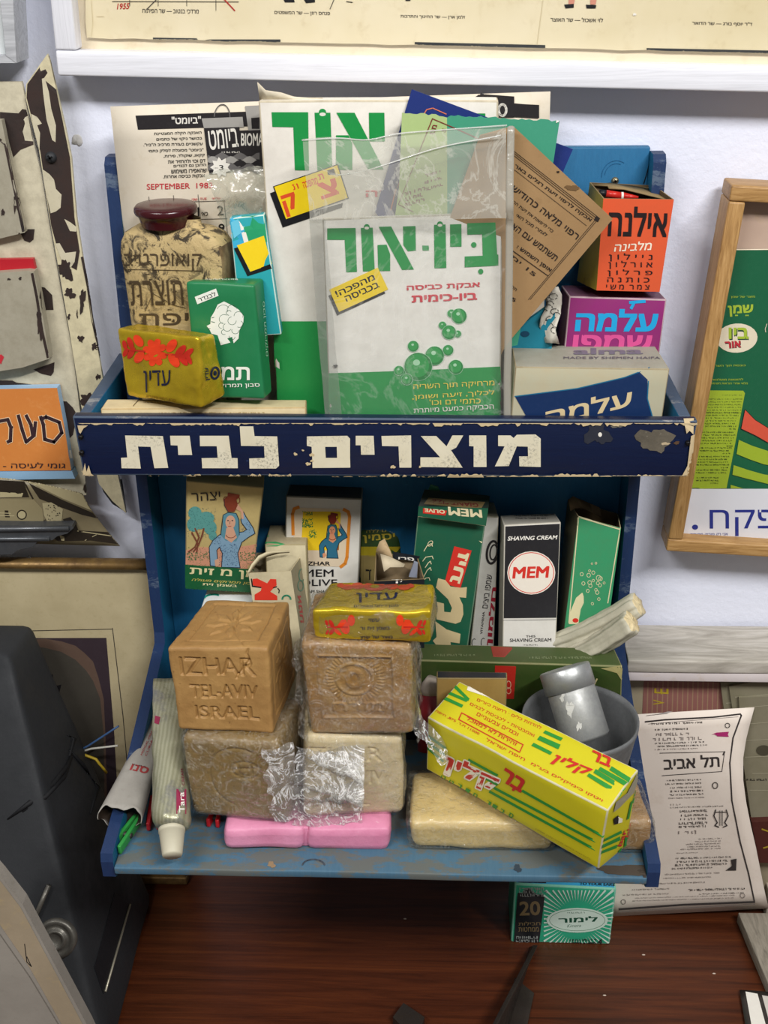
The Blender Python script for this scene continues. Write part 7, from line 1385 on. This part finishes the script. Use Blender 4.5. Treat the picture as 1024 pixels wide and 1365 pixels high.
# olive bundle at the right edge
M_ol = aged_paper('olive_grey_paper', '#8a8470', '#757059', 14, '#8d8770')
for i, (P, Y) in enumerate(((((960, 905), (1100, 880), (1100, 1100), (1000, 1085), (972, 1000)), -.034), (((972, 915), (1110, 890), (1110, 1095), (1000, 1090), (985, 1000)), -.0365), (((985, 930), (1110, 925), (1110, 1100), (1003, 1100), (990, 1010)), -.039))):
    b = MB(); b.slab(P, Y, .002, M_ol)
    for k in range(6): b.line([(P[0][0]+8, 915+i*14+k*22), (1100, 905+i*14+k*24)], .8, ink('#a39d86'))
    if i == 2: b.ell(1018, 1000, 10, 7, ink('#4a4638')); b.tiny(992, 1036, 1022, 1042, K, 1, 3)
    b.build('paper_sheet', label=['rearmost olive grey sheet of the pile behind the printed poster', 'middle olive grey sheet of the pile behind the printed poster', 'front olive grey sheet with a dark oval, at the right edge'][i], cat='paper')
b = MB(); b.slab([(1002, 1096), (1110, 1092), (1110, 1152), (1012, 1150)], -.045, .012, ink('#4a221c', .5)); b.line([(1016, 1105), (1060, 1120)], 2, ink('#a08a2a')); b.line([(1018, 1130), (1060, 1118)], 2, ink('#a08a2a')); b.build('dark_box', label='dark maroon box with yellow lines at the right edge above the pale box', cat='box')
b = MB(); c = [atz((1012, 1190), TZ+.001)]; c8 = [Vector((x, y, z)) for x in (.3335, .45) for y in (-.043, -.012) for z in (TZ+.0005, TZ+.030)]; b.hexa(c8, .001, 3, aged_paper('pale_card', '#b5ab9b', '#a09686')); b.build('pale_box', label='pale beige box at the right edge beside the printed poster foot', cat='box')
# weathered stick on the table, right
a0, a1 = atz((985, 1215), TZ+.004), atz((1050, 1365), TZ+.004); d = (a1-a0); w = Vector((.040, .0, 0)); b = MB()
c8 = [a0+Vector((0, 0, -.0035)), a0+Vector((0, 0, .006)), a0+Vector((.0, .001, -.0035)), a0+Vector((0, .001, .006))]
P0, P1 = atz((984, 1216), TZ+.012), atz((1062, 1400), TZ+.012)
c8 = []
for x in (0, 1):
    for y in (0, 1):
        for z in (0, 1): c8.append((P0 if y else P1)+Vector((.028*x, 0, -.0115*(1-z))))
b.hexa(c8, .001, (2, 8, 1), wood_mat('weathered_stick', '#6d675c', '#989082', '#aaa396', .7, (20, 3, 20), 5), lump=lumps(.0005, 30)); b.build('wood_strip', label='weathered grey wooden strip lying on the table at the right edge', cat='strip')
# plastic packet bottom right
b = MB(); P = [atz(p, TZ+.0025) for p in ((986, 1320), (1100, 1338), (1120, 1460), (1006, 1440))]
rows = [[P[0]*(1-u)*(1-v)+P[1]*u*(1-v)+P[3]*(1-u)*v+P[2]*u*v+Vector((0, 0, .004*math.sin(u*3)*math.sin(v*2+1))) for u in [i/10 for i in range(11)]] for v in [i/8 for i in range(9)]]
root_l = 'clear plastic packet with white strips in the bottom right corner'
b.sheet(rows, ink('#3b3633', .2), .0006); b.poly([(994, 1322), (1010, 1325), (1030, 1400), (1008, 1400)], WH); b.poly([(1016, 1327), (1040, 1331), (1060, 1400), (1036, 1400)], ink('#cfc9c0')); b.build('plastic_packet', label=root_l, cat='packet')
# angle iron at the bottom middle
ai = thing('angle_bracket', atz((680, 1365), TZ), 'dark brown metal angle bracket standing on the table in front', 'bracket')
z1 = TZ+.042
A1 = atz((711, 1258), z1); B1 = atz((664, 1400), z1); A2 = Vector((A1.x-.003, A1.y, TZ+.001)); B2 = Vector((B1.x-.003, B1.y, TZ+.001)); n_ = Vector((-.0022, 0, 0))
M_br = metal_mat('dark_brown_metal', '#3d352f', '#2c2622', .45, .4, 60); b = MB()
A1 = atz((711, 1260), TZ+.010); A2 = atz((706, 1262), TZ+.001); B1 = atz((638, 1400), TZ+.040); B2 = atz((640, 1470), TZ+.001)
c8 = [B2, B1, A2, A1, B2+Vector((.004, 0, 0)), B1+Vector((.004, 0, 0)), A2+Vector((.004, 0, 0)), A1+Vector((.004, 0, 0))]; MB().hexa(c8, .0006, 4, M_br).build('upright_blade', ai)
A3 = atz((686, 1305), TZ+.001); A4 = atz((712, 1326), TZ+.001); B3 = atz((670, 1420), TZ+.001); B4 = atz((692, 1420), TZ+.001); up = Vector((0, 0, .0022))
b = MB(); b.hexa([B3, B3+up, A3, A3+up, B4, B4+up, A4, A4+up], .0005, 4, M_br); ck = ink('#8f8a80')
b.poly([(686, 1334), (688, 1329), (689, 1330), (687, 1336)], ck); b.poly([(684, 1343), (687, 1338), (686, 1343)], ck); b.build('foot_plate', ai)
b = MB(); c = [atz(p, TZ+.001) for p in ((524, 1366), (538, 1347), (566, 1366), (556, 1400))]; V = c+[v+Vector((0, 0, .009)) for v in c]; b.add(V, [(4, 5, 6, 7), (0, 1, 5, 4), (1, 2, 6, 5), (2, 3, 7, 6), (3, 0, 4, 7), (3, 2, 1, 0)], M_br, False); b.build('metal_block', label='small dark metal block with a pale edge at the bottom centre', cat='block')
for i, (x, y) in enumerate(((858, 1273), (806, 1327), (540, 1225), (952, 1298))): b = MB(); b.lathe([(0, 0), (.0012, 0), (.0009, .0006), (0, .0008)], ink('#c9b8a8'), atz((x, y), TZ+.0001), (0, 0, 1), 7, rx=1.4, ry=.6); b.build('crumb', label=['tiny pale crumb in front of the green pack', 'tiny pale crumb nearest the photographer, right of the angle bracket', 'tiny pale crumb below the middle of the shelf', 'tiny pale crumb beside the weathered wooden strip'][i], cat='crumb', group='crumbs on the table top')
